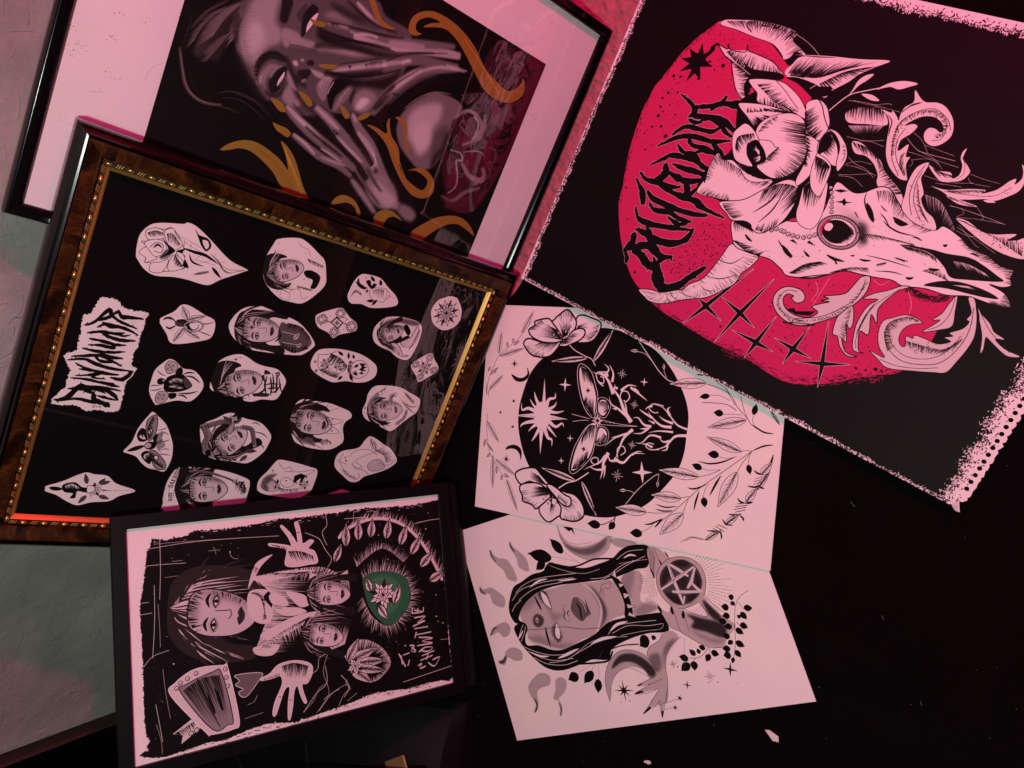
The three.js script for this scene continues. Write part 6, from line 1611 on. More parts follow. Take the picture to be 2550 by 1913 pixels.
["e","S",[817,2070],25.0,23.2,-0.13],
["b","K",30.2,[793,2074,736,2106,679,2138]],
["b","S",7.1,[783,2065,789,2104]],
["b","S",7.1,[764,2073,770,2111]],
["b","S",7.1,[747,2085,751,2119]],
["f","K",[837,1988,870,1954,872,2023,907,1998,901,2039,863,2054]],
["s","#7d7679",0.8,4.5,[864,1965,897,1930,907,1998,947,2053,917,2097,952,2133,887,2081]],
["b","K",5.3,[854,1927,892,1911,920,1887]],
["b","K",5.4,[883,1972,908,1939,946,1953]],
["b","K",5.4,[896,2020,937,2014,966,1995]],
["b","K",5.5,[925,2096,955,2082,991,2088]],
["b","K",5.5,[919,2137,960,2132,1004,2137]],
["f","#1c181a",[1358,2110,1447,2156,1543,2109,1638,2014,1732,1933,1668,1880,1574,1975,1415,1816,1489,1705,1439,1656,1365,1766,1291,1865,1259,1961,1303,2053]],
["b","#b9b1b4",6.1,[1378,2088,1500,2145,1715,2066]],
["b","#1c181a",12.5,[1374,2088,1490,2138,1670,2141]],
["b","#b9b1b4",6.0,[1370,2088,1480,2132,1704,1971]],
["b","#b9b1b4",5.9,[1367,2088,1470,2125,1624,2063]],
["b","#b9b1b4",4.4,[1363,2088,1460,2119,1692,1974]],
["b","#1c181a",6.6,[1359,2088,1450,2113,1546,2122]],
["b","#1c181a",9.3,[1356,2088,1440,2106,1675,1953]],
["b","#b9b1b4",4.6,[1352,2089,1430,2100,1545,2075]],
["b","#b9b1b4",5.2,[1348,2089,1420,2093,1578,2022]],
["b","#1c181a",10.7,[1345,2089,1410,2087,1550,2014]],
["b","#1c181a",12.8,[1341,2089,1400,2081,1529,2053]],
["b","#b9b1b4",4.7,[1337,2089,1391,2074,1494,2032]],
["b","#b9b1b4",5.5,[1334,2089,1381,2068,1537,1982]],
["b","#b9b1b4",3.9,[1330,2089,1371,2062,1498,2008]],
["b","#b9b1b4",6.1,[1326,2089,1361,2055,1579,1896]],
["b","#b9b1b4",7.1,[1324,2087,1353,2047,1383,1956]],
["b","#b9b1b4",3.4,[1324,2083,1347,2037,1494,1812]],
["b","#1c181a",15.0,[1324,2079,1341,2026,1467,1807]],
["b","#1c181a",11.9,[1324,2075,1335,2016,1354,1923]],
["b","#b9b1b4",3.4,[1324,2071,1328,2006,1379,1849]],
["b","#1c181a",9.2,[1324,2067,1322,1996,1318,1891]],
["b","#1c181a",9.9,[1324,2063,1316,1985,1439,1712]],
["b","#b9b1b4",6.9,[1323,2059,1310,1975,1430,1769]],
["b","#1c181a",15.0,[1323,2055,1304,1965,1342,1803]],
["b","#1c181a",7.3,[1323,2051,1297,1955,1363,1762]],
["b","#1c181a",13.1,[1323,2047,1291,1945,1396,1699]],
["b","#b9b1b4",7.3,[1323,2043,1285,1935,1301,1837]],
["b","#1c181a",9.9,[1323,2039,1279,1925,1303,1779]],
["b","#b9b1b4",6.3,[1323,2035,1273,1915,1405,1654]],
["b","#b9b1b4",5.5,[1322,2031,1267,1904,1339,1664]],
["o","#d2cbcd","#171316",6.2,[1373,2033,1436,2083,1500,2065,1552,2000,1578,1932,1577,1860,1557,1822,1519,1804,1453,1808,1394,1841,1338,1899,1325,1968]],
["s","#5a5356",0.6,18.1,[1331,1961,1347,1895,1396,1843,1463,1808,1529,1804,1446,1846,1371,1909]],
["s","#6a6366",0.5,14.5,[1436,2083,1373,2033,1325,1968,1371,1975,1433,2038]],
["h","#2a2528",4.0,9,[1354,1892,1403,1841,1473,1809],[1393,1914,1438,1867,1487,1841]],
["h","#171316",5.8,12,[1468,2083,1369,2038,1323,1934],[1481,2031,1399,2003,1369,1917]],
["b","#171316",11.6,[1446,1986,1463,2022,1497,2038]],
["s","#2a2528",0.7,7.2,[1464,1971,1478,2004,1511,2015,1497,1982]],
["f","#e8e2e4",[1468,1973,1482,1999,1506,2009,1493,1987]],
["l","#171316",5.8,[1465,1970,1480,2002,1512,2014]],
["l","#171316",3.6,[1469,1972,1494,1986,1506,2009]],
["blob","#171316",[1487,1993,9]],
["b","#171316",11.6,[1412,1952,1379,1936,1362,1901]],
["s","#2a2528",0.7,7.2,[1424,1932,1393,1919,1382,1884,1413,1897]],
["f","#e8e2e4",[1423,1927,1398,1914,1387,1890,1408,1902]],
["l","#171316",5.8,[1425,1930,1396,1916,1383,1883]],
["l","#171316",3.6,[1424,1926,1409,1900,1388,1889]],
["blob","#171316",[1403,1908,9]],
["l","#4a4447",4.3,[1438,1940,1462,1900,1468,1887,1489,1899,1497,1921]],
["f","#3a3437",[1545,1903,1517,1892,1509,1877,1494,1869,1482,1841,1510,1845,1526,1857,1538,1874]],
["l","#120f11",4.3,[1545,1903,1515,1869,1482,1841]],
["l","K",48.7,[1196,1846,1274,1803,1356,1770,1415,1782,1419,1854]],
["l","#a89fa3",39.3,[1196,1846,1274,1803,1356,1770,1415,1782,1419,1854]],
["l","K",56.2,[1202,1835,1256,1929,1253,2012,1335,2106]],
["l","#a89fa3",46.8,[1202,1835,1256,1929,1253,2012,1335,2106]],
["dots","K",[1193,1836,1256,1929,1253,2012,1335,2106],41.2],
["dots","K",[1212,1838,1274,1803,1356,1770,1418,1792],33.8],
["l","K",39.2,[1515,1798,1595,1807,1643,1896,1672,1957]],
["l","#a89fa3",31.4,[1515,1798,1595,1807,1643,1896,1672,1957]],
["dots","K",[1515,1798,1595,1807,1643,1896,1672,1957],25.5],
["e","K",[1300,2079],23.1,34.6,-0.13],
["lf","#6d6669","K",2.9,38.6,[1412,1772,1324,1724]],
["lf","#6d6669","K",2.9,38.7,[1430,1769,1484,1729]],
["rosette",[1420,1734],34.7,7],
["lf","#6d6669","K",3.0,40.1,[1603,2020,1707,2006]],
["lf","#6d6669","K",3.0,36.4,[1635,2059,1587,2124]],
["b","K",7.0,[1620,1825,1702,1834,1763,1869]],
["b","K",6.9,[1579,1757,1613,1741,1659,1760]],
["b","K",7.1,[1671,1924,1738,1948,1758,1978]],
["b","K",6.8,[1389,2036,1413,2086,1449,2114]],
["b","K",6.8,[1425,2032,1486,2077,1538,2028]],
["b","K",9.9,[1520,2094,1546,2118,1557,2090]],
["f","#1c181a",[1881,1636,1924,1758,2050,1835,2216,1854,2278,1812,2166,1776,2143,1550,2248,1534,2176,1481,2014,1469,1901,1522]],
["b","#b9b1b4",7.1,[1928,1680,2000,1814,2128,1895]],
["b","#1c181a",9.9,[1924,1677,1996,1802,2139,1914]],
["b","#b9b1b4",6.2,[1921,1674,1991,1790,2119,1887]],
["b","#b9b1b4",8.0,[1917,1671,1987,1778,2079,1845]],
["b","#1c181a",6.4,[1914,1668,1982,1766,2333,1918]],
["b","#1c181a",11.4,[1910,1665,1978,1754,2232,1896]],
["b","#1c181a",11.7,[1907,1662,1973,1742,2081,1862]],
["b","#1c181a",14.3,[1903,1659,1969,1730,2311,1861]],
["b","#1c181a",13.4,[1900,1656,1965,1718,2168,1824]],
["b","#1c181a",11.9,[1896,1653,1960,1706,2072,1796]],
["b","#1c181a",16.3,[1893,1650,1956,1695,2202,1811]],
["b","#b9b1b4",4.8,[1889,1647,1951,1683,2248,1758]],
["b","#b9b1b4",6.1,[1886,1644,1947,1671,2175,1766]],
["b","#b9b1b4",4.8,[1882,1641,1943,1659,2215,1729]],
["b","#b9b1b4",5.6,[1879,1638,1938,1647,2088,1704]],
["b","#1c181a",15.1,[1878,1635,1937,1636,2026,1581]],
["b","#b9b1b4",6.7,[1881,1632,1939,1625,2091,1590]],
["b","#b9b1b4",4.7,[1884,1630,1942,1614,2058,1575]],
["b","#1c181a",6.9,[1887,1628,1944,1603,2262,1582]],
["b","#b9b1b4",7.8,[1890,1625,1946,1592,1987,1517]],
["b","#1c181a",12.8,[1893,1623,1948,1580,2106,1518]],
["b","#b9b1b4",8.1,[1896,1620,1950,1569,2273,1531]],
["b","#b9b1b4",4.3,[1899,1618,1952,1558,2251,1535]],
["b","#1c181a",8.5,[1902,1616,1955,1547,2213,1494]],
["b","#b9b1b4",4.3,[1905,1613,1957,1536,2097,1461]],
["b","#b9b1b4",7.9,[1908,1611,1959,1525,2092,1474]],
["b","#1c181a",6.7,[1911,1608,1961,1514,2227,1430]],
["b","#1c181a",12.4,[1914,1606,1963,1503,2191,1391]],
["b","#1c181a",12.0,[1917,1604,1965,1492,2135,1408]],
["b","#1c181a",14.9,[1920,1601,1968,1481,2014,1385]],
["o","#d2cbcd","#171316",6.9,[1968,1645,1988,1725,2064,1769,2166,1776,2247,1760,2306,1717,2318,1677,2297,1635,2228,1581,2143,1550,2041,1537,1972,1567]],
["s","#5a5356",0.6,20.2,[1984,1568,2053,1542,2143,1554,2237,1590,2306,1644,2189,1597,2064,1571]],
["s","#6a6366",0.5,16.2,[1988,1725,1968,1645,1972,1567,2012,1609,2021,1697]],
["h","#2a2528",4.4,9,[2062,1547,2152,1558,2247,1598],[2082,1592,2165,1603,2233,1629]],
["h","#171316",6.5,12,[2018,1752,1960,1644,1998,1545],[2072,1734,2016,1649,2056,1574]],
["b","#171316",12.9,[2075,1678,2062,1713,2082,1751]],
["s","#2a2528",0.7,8.1,[2104,1685,2091,1716,2115,1750,2128,1719]],
["f","#e8e2e4",[2106,1689,2099,1717,2114,1742,2120,1719]],
["l","#171316",6.5,[2106,1685,2095,1716,2117,1750]],
["l","#171316",4.0,[2108,1690,2122,1719,2115,1742]],
["blob","#171316",[2109,1718,10]],
["b","#171316",12.9,[2070,1630,2050,1593,2063,1559]],
["s","#2a2528",0.7,8.1,[2098,1629,2079,1596,2096,1565,2115,1599]],
["f","#e8e2e4",[2100,1625,2087,1596,2097,1573,2107,1598]],
["l","#171316",6.5,[2100,1629,2083,1596,2098,1566]],
["l","#171316",4.0,[2102,1625,2109,1598,2097,1573]],
["blob","#171316",[2097,1597,10]],
["l","#4a4447",4.8,[2104,1645,2161,1643,2177,1640,2188,1665,2177,1684]],
["f","#3a3437",[2238,1714,2221,1684,2225,1669,2217,1652,2229,1625,2252,1651,2259,1672,2257,1692]],
["l","#120f11",4.8,[2238,1714,2238,1670,2229,1625]],
["l","K",2.1,[1953,1471,2071,1506,2260,1518]],
["l","K",2.1,[2056,1464,2157,1535]],
["l","K",2.1,[2213,1448,2167,1534,2048,1531]],
["l","K",2.1,[1938,1517,2044,1521]],
["l","K",2.1,[1990,1487,2047,1499,2097,1490,2183,1487,2245,1476]],
["l","K",2.1,[2139,1516,2218,1525,2332,1473]],
["b","K",9.7,[2216,1581,2274,1650,2255,1721]],
["l","K",3.2,[2251,1587,2413,1601,2299,1658,2238,1611]],
["l","K",3.3,[2314,1667,2417,1720,2288,1750]],
["st","K",6,13.2,5.5,[2336,1714],-0.15],
["st","K",6,10.9,4.4,[2301,1601],-0.16],
["s","#6d6669",0.85,4.2,[2010,1823,2078,1836,2122,1807,2181,1821,2225,1883,2169,1879,2089,1868]],
["l","K",3.3,[2199,1841,2266,1844,2328,1801]],
["h","K",3.3,12,[2266,1844,2307,1804,2372,1829],[2313,1883,2352,1866,2384,1862]],
["f","#1c181a",[2620,1480,2703,1570,2828,1582,2911,1537,2838,1526,2726,1345,2763,1305,2666,1303,2597,1360]],
["b","#b9b1b4",6.2,[2666,1504,2771,1598,2893,1652]],
["b","#1c181a",7.4,[2662,1503,2763,1589,2851,1657]],
["b","#1c181a",7.8,[2658,1501,2755,1580,2910,1647]],
["b","#1c181a",11.4,[2655,1500,2747,1571,2846,1631]],
["b","#1c181a",13.6,[2651,1498,2740,1562,2870,1635]],
["b","#b9b1b4",6.4,[2647,1497,2732,1553,2878,1600]],
["b","#b9b1b4",6.2,[2643,1495,2724,1544,2817,1576]],
["b","#1c181a",7.2,[2639,1494,2717,1535,2819,1563]],
["b","#b9b1b4",2.9,[2635,1492,2709,1526,2846,1527]],
["b","#1c181a",12.0,[2631,1491,2701,1517,2838,1569]],
["b","#b9b1b4",6.9,[2627,1489,2694,1508,2806,1536]],
["b","#b9b1b4",6.4,[2624,1488,2686,1500,2780,1532]],
["b","#1c181a",9.5,[2620,1486,2678,1491,2821,1485]],
["b","#1c181a",13.3,[2616,1485,2671,1482,2806,1508]],
["b","#1c181a",7.0,[2612,1483,2663,1473,2816,1483]],
["b","#b9b1b4",6.5,[2611,1481,2659,1464,2772,1370]],
["b","#b9b1b4",3.1,[2612,1478,2656,1453,2698,1380]],
["b","#1c181a",9.2,[2614,1475,2654,1443,2676,1375]],
["b","#b9b1b4",4.6,[2616,1472,2652,1433,2790,1336]],
["b","#1c181a",5.9,[2617,1469,2650,1423,2769,1330]],
["b","#1c181a",7.5,[2619,1466,2648,1412,2699,1308]],
["b","#b9b1b4",5.1,[2620,1463,2646,1402,2749,1293]],
["b","#1c181a",6.0,[2622,1460,2644,1392,2768,1290]],
["b","#b9b1b4",7.2,[2624,1457,2642,1382,2684,1319]],
["b","#b9b1b4",3.2,[2625,1454,2640,1371,2773,1255]],
["b","#b9b1b4",3.4,[2627,1451,2638,1361,2704,1282]],
["b","#b9b1b4",3.8,[2628,1448,2636,1351,2661,1286]],
["b","#b9b1b4",3.7,[2630,1445,2634,1341,2763,1217]],
["b","#1c181a",12.7,[2632,1442,2632,1331,2724,1184]],
["b","#b9b1b4",6.1,[2633,1439,2630,1321,2733,1220]],
["o","#d2cbcd","#171316",6.1,[2686,1461,2730,1525,2806,1539,2890,1512,2949,1473,2980,1419,2976,1381,2944,1352,2872,1326,2793,1326,2708,1347,2663,1393]],
["s","#5a5356",0.6,18.0,[2673,1390,2719,1347,2795,1329,2882,1331,2955,1356,2846,1353,2738,1368]],
["s","#6a6366",0.5,14.4,[2730,1525,2686,1461,2663,1393,2709,1417,2747,1490]],
["h","#2a2528",3.9,9,[2728,1348,2803,1331,2892,1336],[2760,1381,2829,1365,2893,1366]],
["h","#171316",5.7,12,[2764,1539,2680,1463,2676,1367],[2801,1506,2726,1450,2733,1373]],
["b","#171316",11.5,[2784,1457,2785,1491,2814,1517]],
["s","#2a2528",0.7,7.2,[2809,1454,2809,1484,2840,1507,2840,1476]],
["f","#e8e2e4",[2813,1457,2816,1483,2837,1500,2833,1478]],
["l","#171316",5.7,[2811,1453,2813,1483,2842,1506]],
["l","#171316",3.6,[2814,1456,2835,1477,2837,1500]],
["blob","#171316",[2825,1480,9]],
["b","#171316",11.5,[2763,1417,2735,1392,2733,1358]],
["s","#2a2528",0.7,7.2,[2785,1408,2758,1385,2761,1354,2788,1376]],
["f","#e8e2e4",[2785,1404,2765,1383,2765,1360,2782,1378]],
["l","#171316",5.7,[2787,1407,2761,1384,2763,1353]],
["l","#171316",3.6,[2787,1403,2783,1378,2765,1360]],
["blob","#171316",[2773,1381,9]],
["l","#4a4447",4.3,[2795,1420,2840,1400,2851,1393,2869,1411,2867,1430]],
["f","#3a3437",[2926,1437,2902,1417,2900,1402,2888,1390,2887,1364,2915,1379,2927,1395,2933,1412]],
["l","#120f11",4.3,[2926,1437,2910,1399,2887,1364]],
["l","K",38.6,[2653,1465,2615,1368,2653,1281,2682,1265]],
["l","W",31.8,[2653,1465,2615,1368,2653,1281,2682,1265]],
["dots","K",[2653,1465,2615,1368,2653,1281,2671,1267],25.0],
["l","K",39.3,[2823,1344,2808,1276,2845,1247]],
["l","W",32.4,[2823,1344,2808,1276,2845,1247]],
["dots","K",[2823,1344,2808,1276,2845,1247],25.4],
["l","K",30.9,[2977,1543,3033,1462,3029,1391]],
["l","W",23.8,[2977,1543,3033,1462,3029,1391]],
["dots","K",[2977,1543,3033,1462,3029,1391],21.4],
["b","K",7.0,[2925,1291,3047,1341,3131,1327]],
["b","K",7.0,[2946,1311,3044,1365,3140,1409]],
["lf","W","K",2.4,26.3,[3081,1299,2929,1208]],
["b","K",5.7,[2711,1490,2814,1568,2878,1605]],
["b","K",5.8,[2738,1498,2848,1562,2927,1574]],
["st","K",6,13.6,4.5,[2712,1219],-0.18],
["st","K",6,13.5,4.5,[2583,1436],-0.17],
["p","W",[575,2495,825,2487,584,2529]],
["h","K",2.6,18,[577,2500,672,2496,817,2488],[580,2514,674,2504,817,2489]],
["p","K",[560,2496,640,2499,580,2512]],
["b","K",28.1,[215,2514,260,2519,312,2519]],
["f","K",[299,2491,336,2459,388,2454,434,2488,474,2494,475,2533,413,2529,411,2588,374,2591,387,2551,325,2542]],
["h","W",3.4,14,[321,2489,360,2466,411,2490],[344,2526,386,2512,433,2518]],
["rosette",[530,2504],66.2,7],
["o","W","K",3.4,[477,2474,525,2480,527,2524,483,2533]],
["lf","#6d6669","K",2.6,30.9,[465,2456,433,2371]],
["lf","#6d6669","K",2.6,34.9,[556,2447,625,2420]],
["lf","#6d6669","K",2.6,35.2,[574,2555,651,2578]],
["lf","#6d6669","K",2.6,34.7,[482,2562,445,2635]],
["lf","#6d6669","K",2.6,26.1,[548,2448,583,2395]],
["f","#1c181a",[1126,2444,1189,2569,1263,2673,1321,2611,1418,2685,1433,2603,1520,2633,1475,2546,1399,2287,1411,2198,1326,2234,1261,2163,1216,2241,1125,2205,1120,2316]],
["b","#b9b1b4",7.7,[1220,2479,1313,2612,1454,2676]],
["b","#1c181a",12.2,[1216,2476,1307,2600,1410,2691]],
["b","#1c181a",14.4,[1212,2474,1300,2587,1465,2711]],
["b","#b9b1b4",6.4,[1208,2471,1293,2575,1454,2661]],
["b","#b9b1b4",7.5,[1205,2468,1287,2563,1471,2609]],
["b","#b9b1b4",4.5,[1201,2466,1280,2551,1451,2626]],
["b","#1c181a",16.9,[1197,2463,1274,2538,1496,2648]],
["b","#b9b1b4",6.1,[1193,2460,1267,2526,1343,2592]],
["b","#1c181a",13.7,[1189,2458,1261,2514,1392,2578]],
["b","#1c181a",10.2,[1186,2455,1254,2502,1321,2582]],
["b","#1c181a",11.6,[1182,2452,1248,2490,1368,2552]],
["b","#1c181a",12.7,[1178,2450,1241,2478,1372,2515]],
["b","#b9b1b4",5.4,[1174,2447,1235,2466,1430,2504]],
["b","#b9b1b4",3.3,[1171,2444,1228,2453,1364,2517]],
["b","#b9b1b4",6.9,[1167,2442,1222,2441,1294,2470]],
["b","#1c181a",11.3,[1166,2439,1219,2429,1250,2348]],
["b","#1c181a",12.9,[1168,2436,1218,2417,1274,2351]],
["b","#1c181a",16.7,[1170,2432,1218,2404,1310,2332]],
["b","#1c181a",9.6,[1172,2429,1217,2392,1321,2308]],
["b","#b9b1b4",7.8,[1175,2426,1217,2379,1312,2293]],
["b","#b9b1b4",3.3,[1177,2423,1216,2367,1286,2299]],
["b","#b9b1b4",5.9,[1179,2420,1216,2354,1325,2268]],
["b","#b9b1b4",5.7,[1181,2417,1215,2342,1374,2255]],
["b","#1c181a",12.2,[1183,2413,1215,2329,1354,2219]],
["b","#b9b1b4",8.0,[1185,2410,1215,2317,1352,2205]],
["b","#1c181a",11.8,[1188,2407,1214,2304,1336,2210]],
["b","#1c181a",15.2,[1190,2404,1214,2292,1371,2168]],
["b","#b9b1b4",5.8,[1192,2401,1213,2279,1243,2193]],
["b","#b9b1b4",5.5,[1194,2397,1213,2267,1346,2185]],
["b","#1c181a",16.2,[1196,2394,1212,2255,1226,2159]],
["o","#d2cbcd","#171316",6.9,[1248,2433,1283,2517,1360,2551,1453,2539,1522,2506,1564,2449,1566,2403,1537,2361,1465,2315,1382,2297,1289,2303,1235,2347]],
["s","#5a5356",0.6,20.3,[1246,2346,1301,2306,1384,2301,1475,2323,1548,2369,1434,2340,1317,2334]],
["s","#6a6366",0.5,16.2,[1283,2517,1248,2433,1235,2347,1279,2386,1306,2480]],
["h","#2a2528",4.5,9,[1310,2309,1392,2305,1485,2331],[1338,2354,1414,2351,1480,2367]],
["h","#171316",6.5,12,[1316,2541,1240,2433,1253,2319],[1360,2511,1291,2429,1311,2339]],
["b","#171316",13.0,[1350,2450,1347,2490,1373,2527]],
["s","#2a2528",0.7,8.1,[1378,2452,1373,2488,1401,2521,1406,2485]],
["f","#e8e2e4",[1381,2456,1380,2487,1399,2512,1399,2485]],
["l","#171316",6.5,[1380,2452,1376,2487,1403,2521]],
["l","#171316",4.1,[1383,2456,1401,2485,1400,2512]],
["blob","#171316",[1389,2486,10]],
["b","#171316",13.0,[1336,2398,1310,2361,1314,2322]],
["s","#2a2528",0.7,8.1,[1360,2392,1336,2359,1344,2323,1369,2356]],
["f","#e8e2e4",[1361,2387,1343,2358,1347,2332,1362,2356]],
["l","#171316",6.5,[1362,2391,1339,2359,1346,2323]],
["l","#171316",4.1,[1363,2387,1363,2356,1347,2331]],
["blob","#171316",[1352,2357,10]],
["l","#4a4447",4.9,[1369,2408,1419,2395,1432,2389,1448,2414,1443,2437]],
["f","#3a3437",[1503,2458,1481,2429,1482,2411,1471,2394,1475,2363,1502,2387,1512,2408,1515,2431]],
["l","#120f11",4.9,[1503,2458,1493,2410,1475,2363]],
["l","K",7.6,[1176,2282,1311,2246,1490,2280,1618,2322]],
["l","#a89fa3",19.1,[1207,2263,1314,2256,1491,2286,1597,2318]],
["dots","K",[1207,2263,1314,2256,1491,2286,1597,2318],15.3],
["rosette",[1666,2350],47.3,6],
["rosette",[1609,2323],30.5,6],
["rosette",[1711,2401],35.3,6],
["h","K",4.1,20,[1618,2322,1688,2326,1734,2410],[1625,2409,1673,2438,1722,2467]],
["h","K",2.9,12,[1191,2301,1185,2344,1161,2388],[1112,2341,1115,2382,1123,2413]],
["l","K",1.9,[1100,2520,1089,2416,1159,2252]],
["l","K",1.9,[1139,2517,1129,2433,1196,2290]],
["txt","K","serif",58.9,-1.51,[1107,2435],"Strange"],
["txt","K","serif",53.7,-1.81,[1137,2559],"am"],
["o","#d2cbcd","#171316",3.6,[1849,2305,1855,2349,1893,2378,1946,2391,1990,2389,2022,2372,2031,2353,2023,2329,1990,2295,1948,2271,1894,2255,1856,2264]],
["s","#5a5356",0.6,10.7,[1863,2266,1901,2259,1948,2273,1995,2301,2027,2335,1969,2300,1905,2275]],
["s","#6a6366",0.5,8.5,[1855,2349,1849,2305,1856,2264,1875,2290,1874,2337]],
["h","#2a2528",2.3,9,[1905,2262,1952,2277,1999,2306],[1913,2288,1956,2301,1990,2321]],
["b","#171316",6.8,[1904,2332,1896,2349,1904,2370]],
["s","#2a2528",0.7,4.3,[1919,2338,1910,2353,1921,2373,1930,2358]],
["f","#e8e2e4",[1920,2341,1915,2354,1921,2369,1925,2357]],
["l","#171316",3.4,[1920,2339,1913,2354,1922,2373]],
["l","#171316",2.1,[1921,2341,1926,2357,1921,2369]],
["b","#171316",6.8,[1904,2307,1896,2285,1905,2269]],
["s","#2a2528",0.7,4.3,[1919,2308,1911,2289,1922,2275,1930,2294]],
["f","#e8e2e4",[1920,2307,1915,2290,1922,2279,1926,2293]],
["l","#171316",3.4,[1920,2309,1913,2290,1923,2275]],
["l","#171316",2.1,[1922,2307,1927,2293,1922,2279]],
["l","#4a4447",2.6,[1921,2318,1951,2321,1960,2321,1964,2335,1958,2344]],
["f","#3a3437",[1988,2365,1980,2348,1984,2340,1980,2331,1988,2318,1999,2334,2001,2345,1999,2355]],
["l","#120f11",2.6,[1988,2365,1990,2342,1988,2318]],
["s","#4a4447",0.8,8.5,[1863,2354,1868,2241,1961,2209,1934,2256,1906,2327,1937,2392]],
["b","K",15.0,[1983,2308,1996,2284,1978,2263]],
["p","K",[2132,2213,2185,2179,2258,2200,2256,2258,2179,2289,2140,2270]],
["f","W",[2171,2267,2202,2229,2200,2287]],
["f","W",[2231,2249,2244,2207,2259,2252]],
["o","W","K",3.2,[2016,2282,2053,2233,2140,2270,2145,2316,2076,2334]],
["blob","K",[2070,2268,8]],
["l","K",3.2,[1945,2098,2003,2148,2061,2130,2092,2160,2014,2180]],
["l","K",3.2,[2075,2174,2190,2161,2311,2131,2237,2202]],
["rosette",[2257,2293],55.7,6],
["b","K",6.3,[1896,2171,1915,2180,1917,2202]],
["h","K",3.2,18,[2004,2340,2114,2353,2215,2332],[2067,2403,2150,2396,2224,2389]],
["l","#5a5356",4.5,[2498,1987,2556,2051,2657,2134,2760,2184,2793,2144,2756,2112]],
["l","#5a5356",4.6,[2533,1924,2528,2007,2608,2033]],
["e","W",[2587,1976],34.5,39.1,-0.12],
["blob","K",[2571,1966,8,2589,1997,9]],
["l","#5a5356",4.6,[2601,1951,2666,1872,2803,1854,2896,1902]],
["l","#5a5356",4.7,[2664,2026,2711,1961,2798,1903,2859,1871]],
["l","#5a5356",4.7,[2684,2048,2790,2072,2878,2111]],
["l","#5a5356",4.7,[2701,1998,2781,2049,2743,2077,2664,2026]],
["o","#c9c2c5","#5a5356",4.8,[2835,2031,2859,1967,2950,1944,3030,2021,2960,2065,2888,2073]],
["h","#5a5356",4.7,26,[2854,1859,2967,1894,3024,1972],[2938,1788,3054,1858,3107,1926]],
["lf","W","#5a5356",3.5,40.2,[2834,1838,2755,1730]],
["lf","W","#5a5356",3.6,40.3,[2862,1846,2803,1759]],
["h","#5a5356",3.5,18,[2573,2096,2666,2158,2760,2184],[2629,2090,2703,2130,2765,2135]],
["l","#5a5356",4.8,[2951,1981,3057,1993,3119,1924]]
];
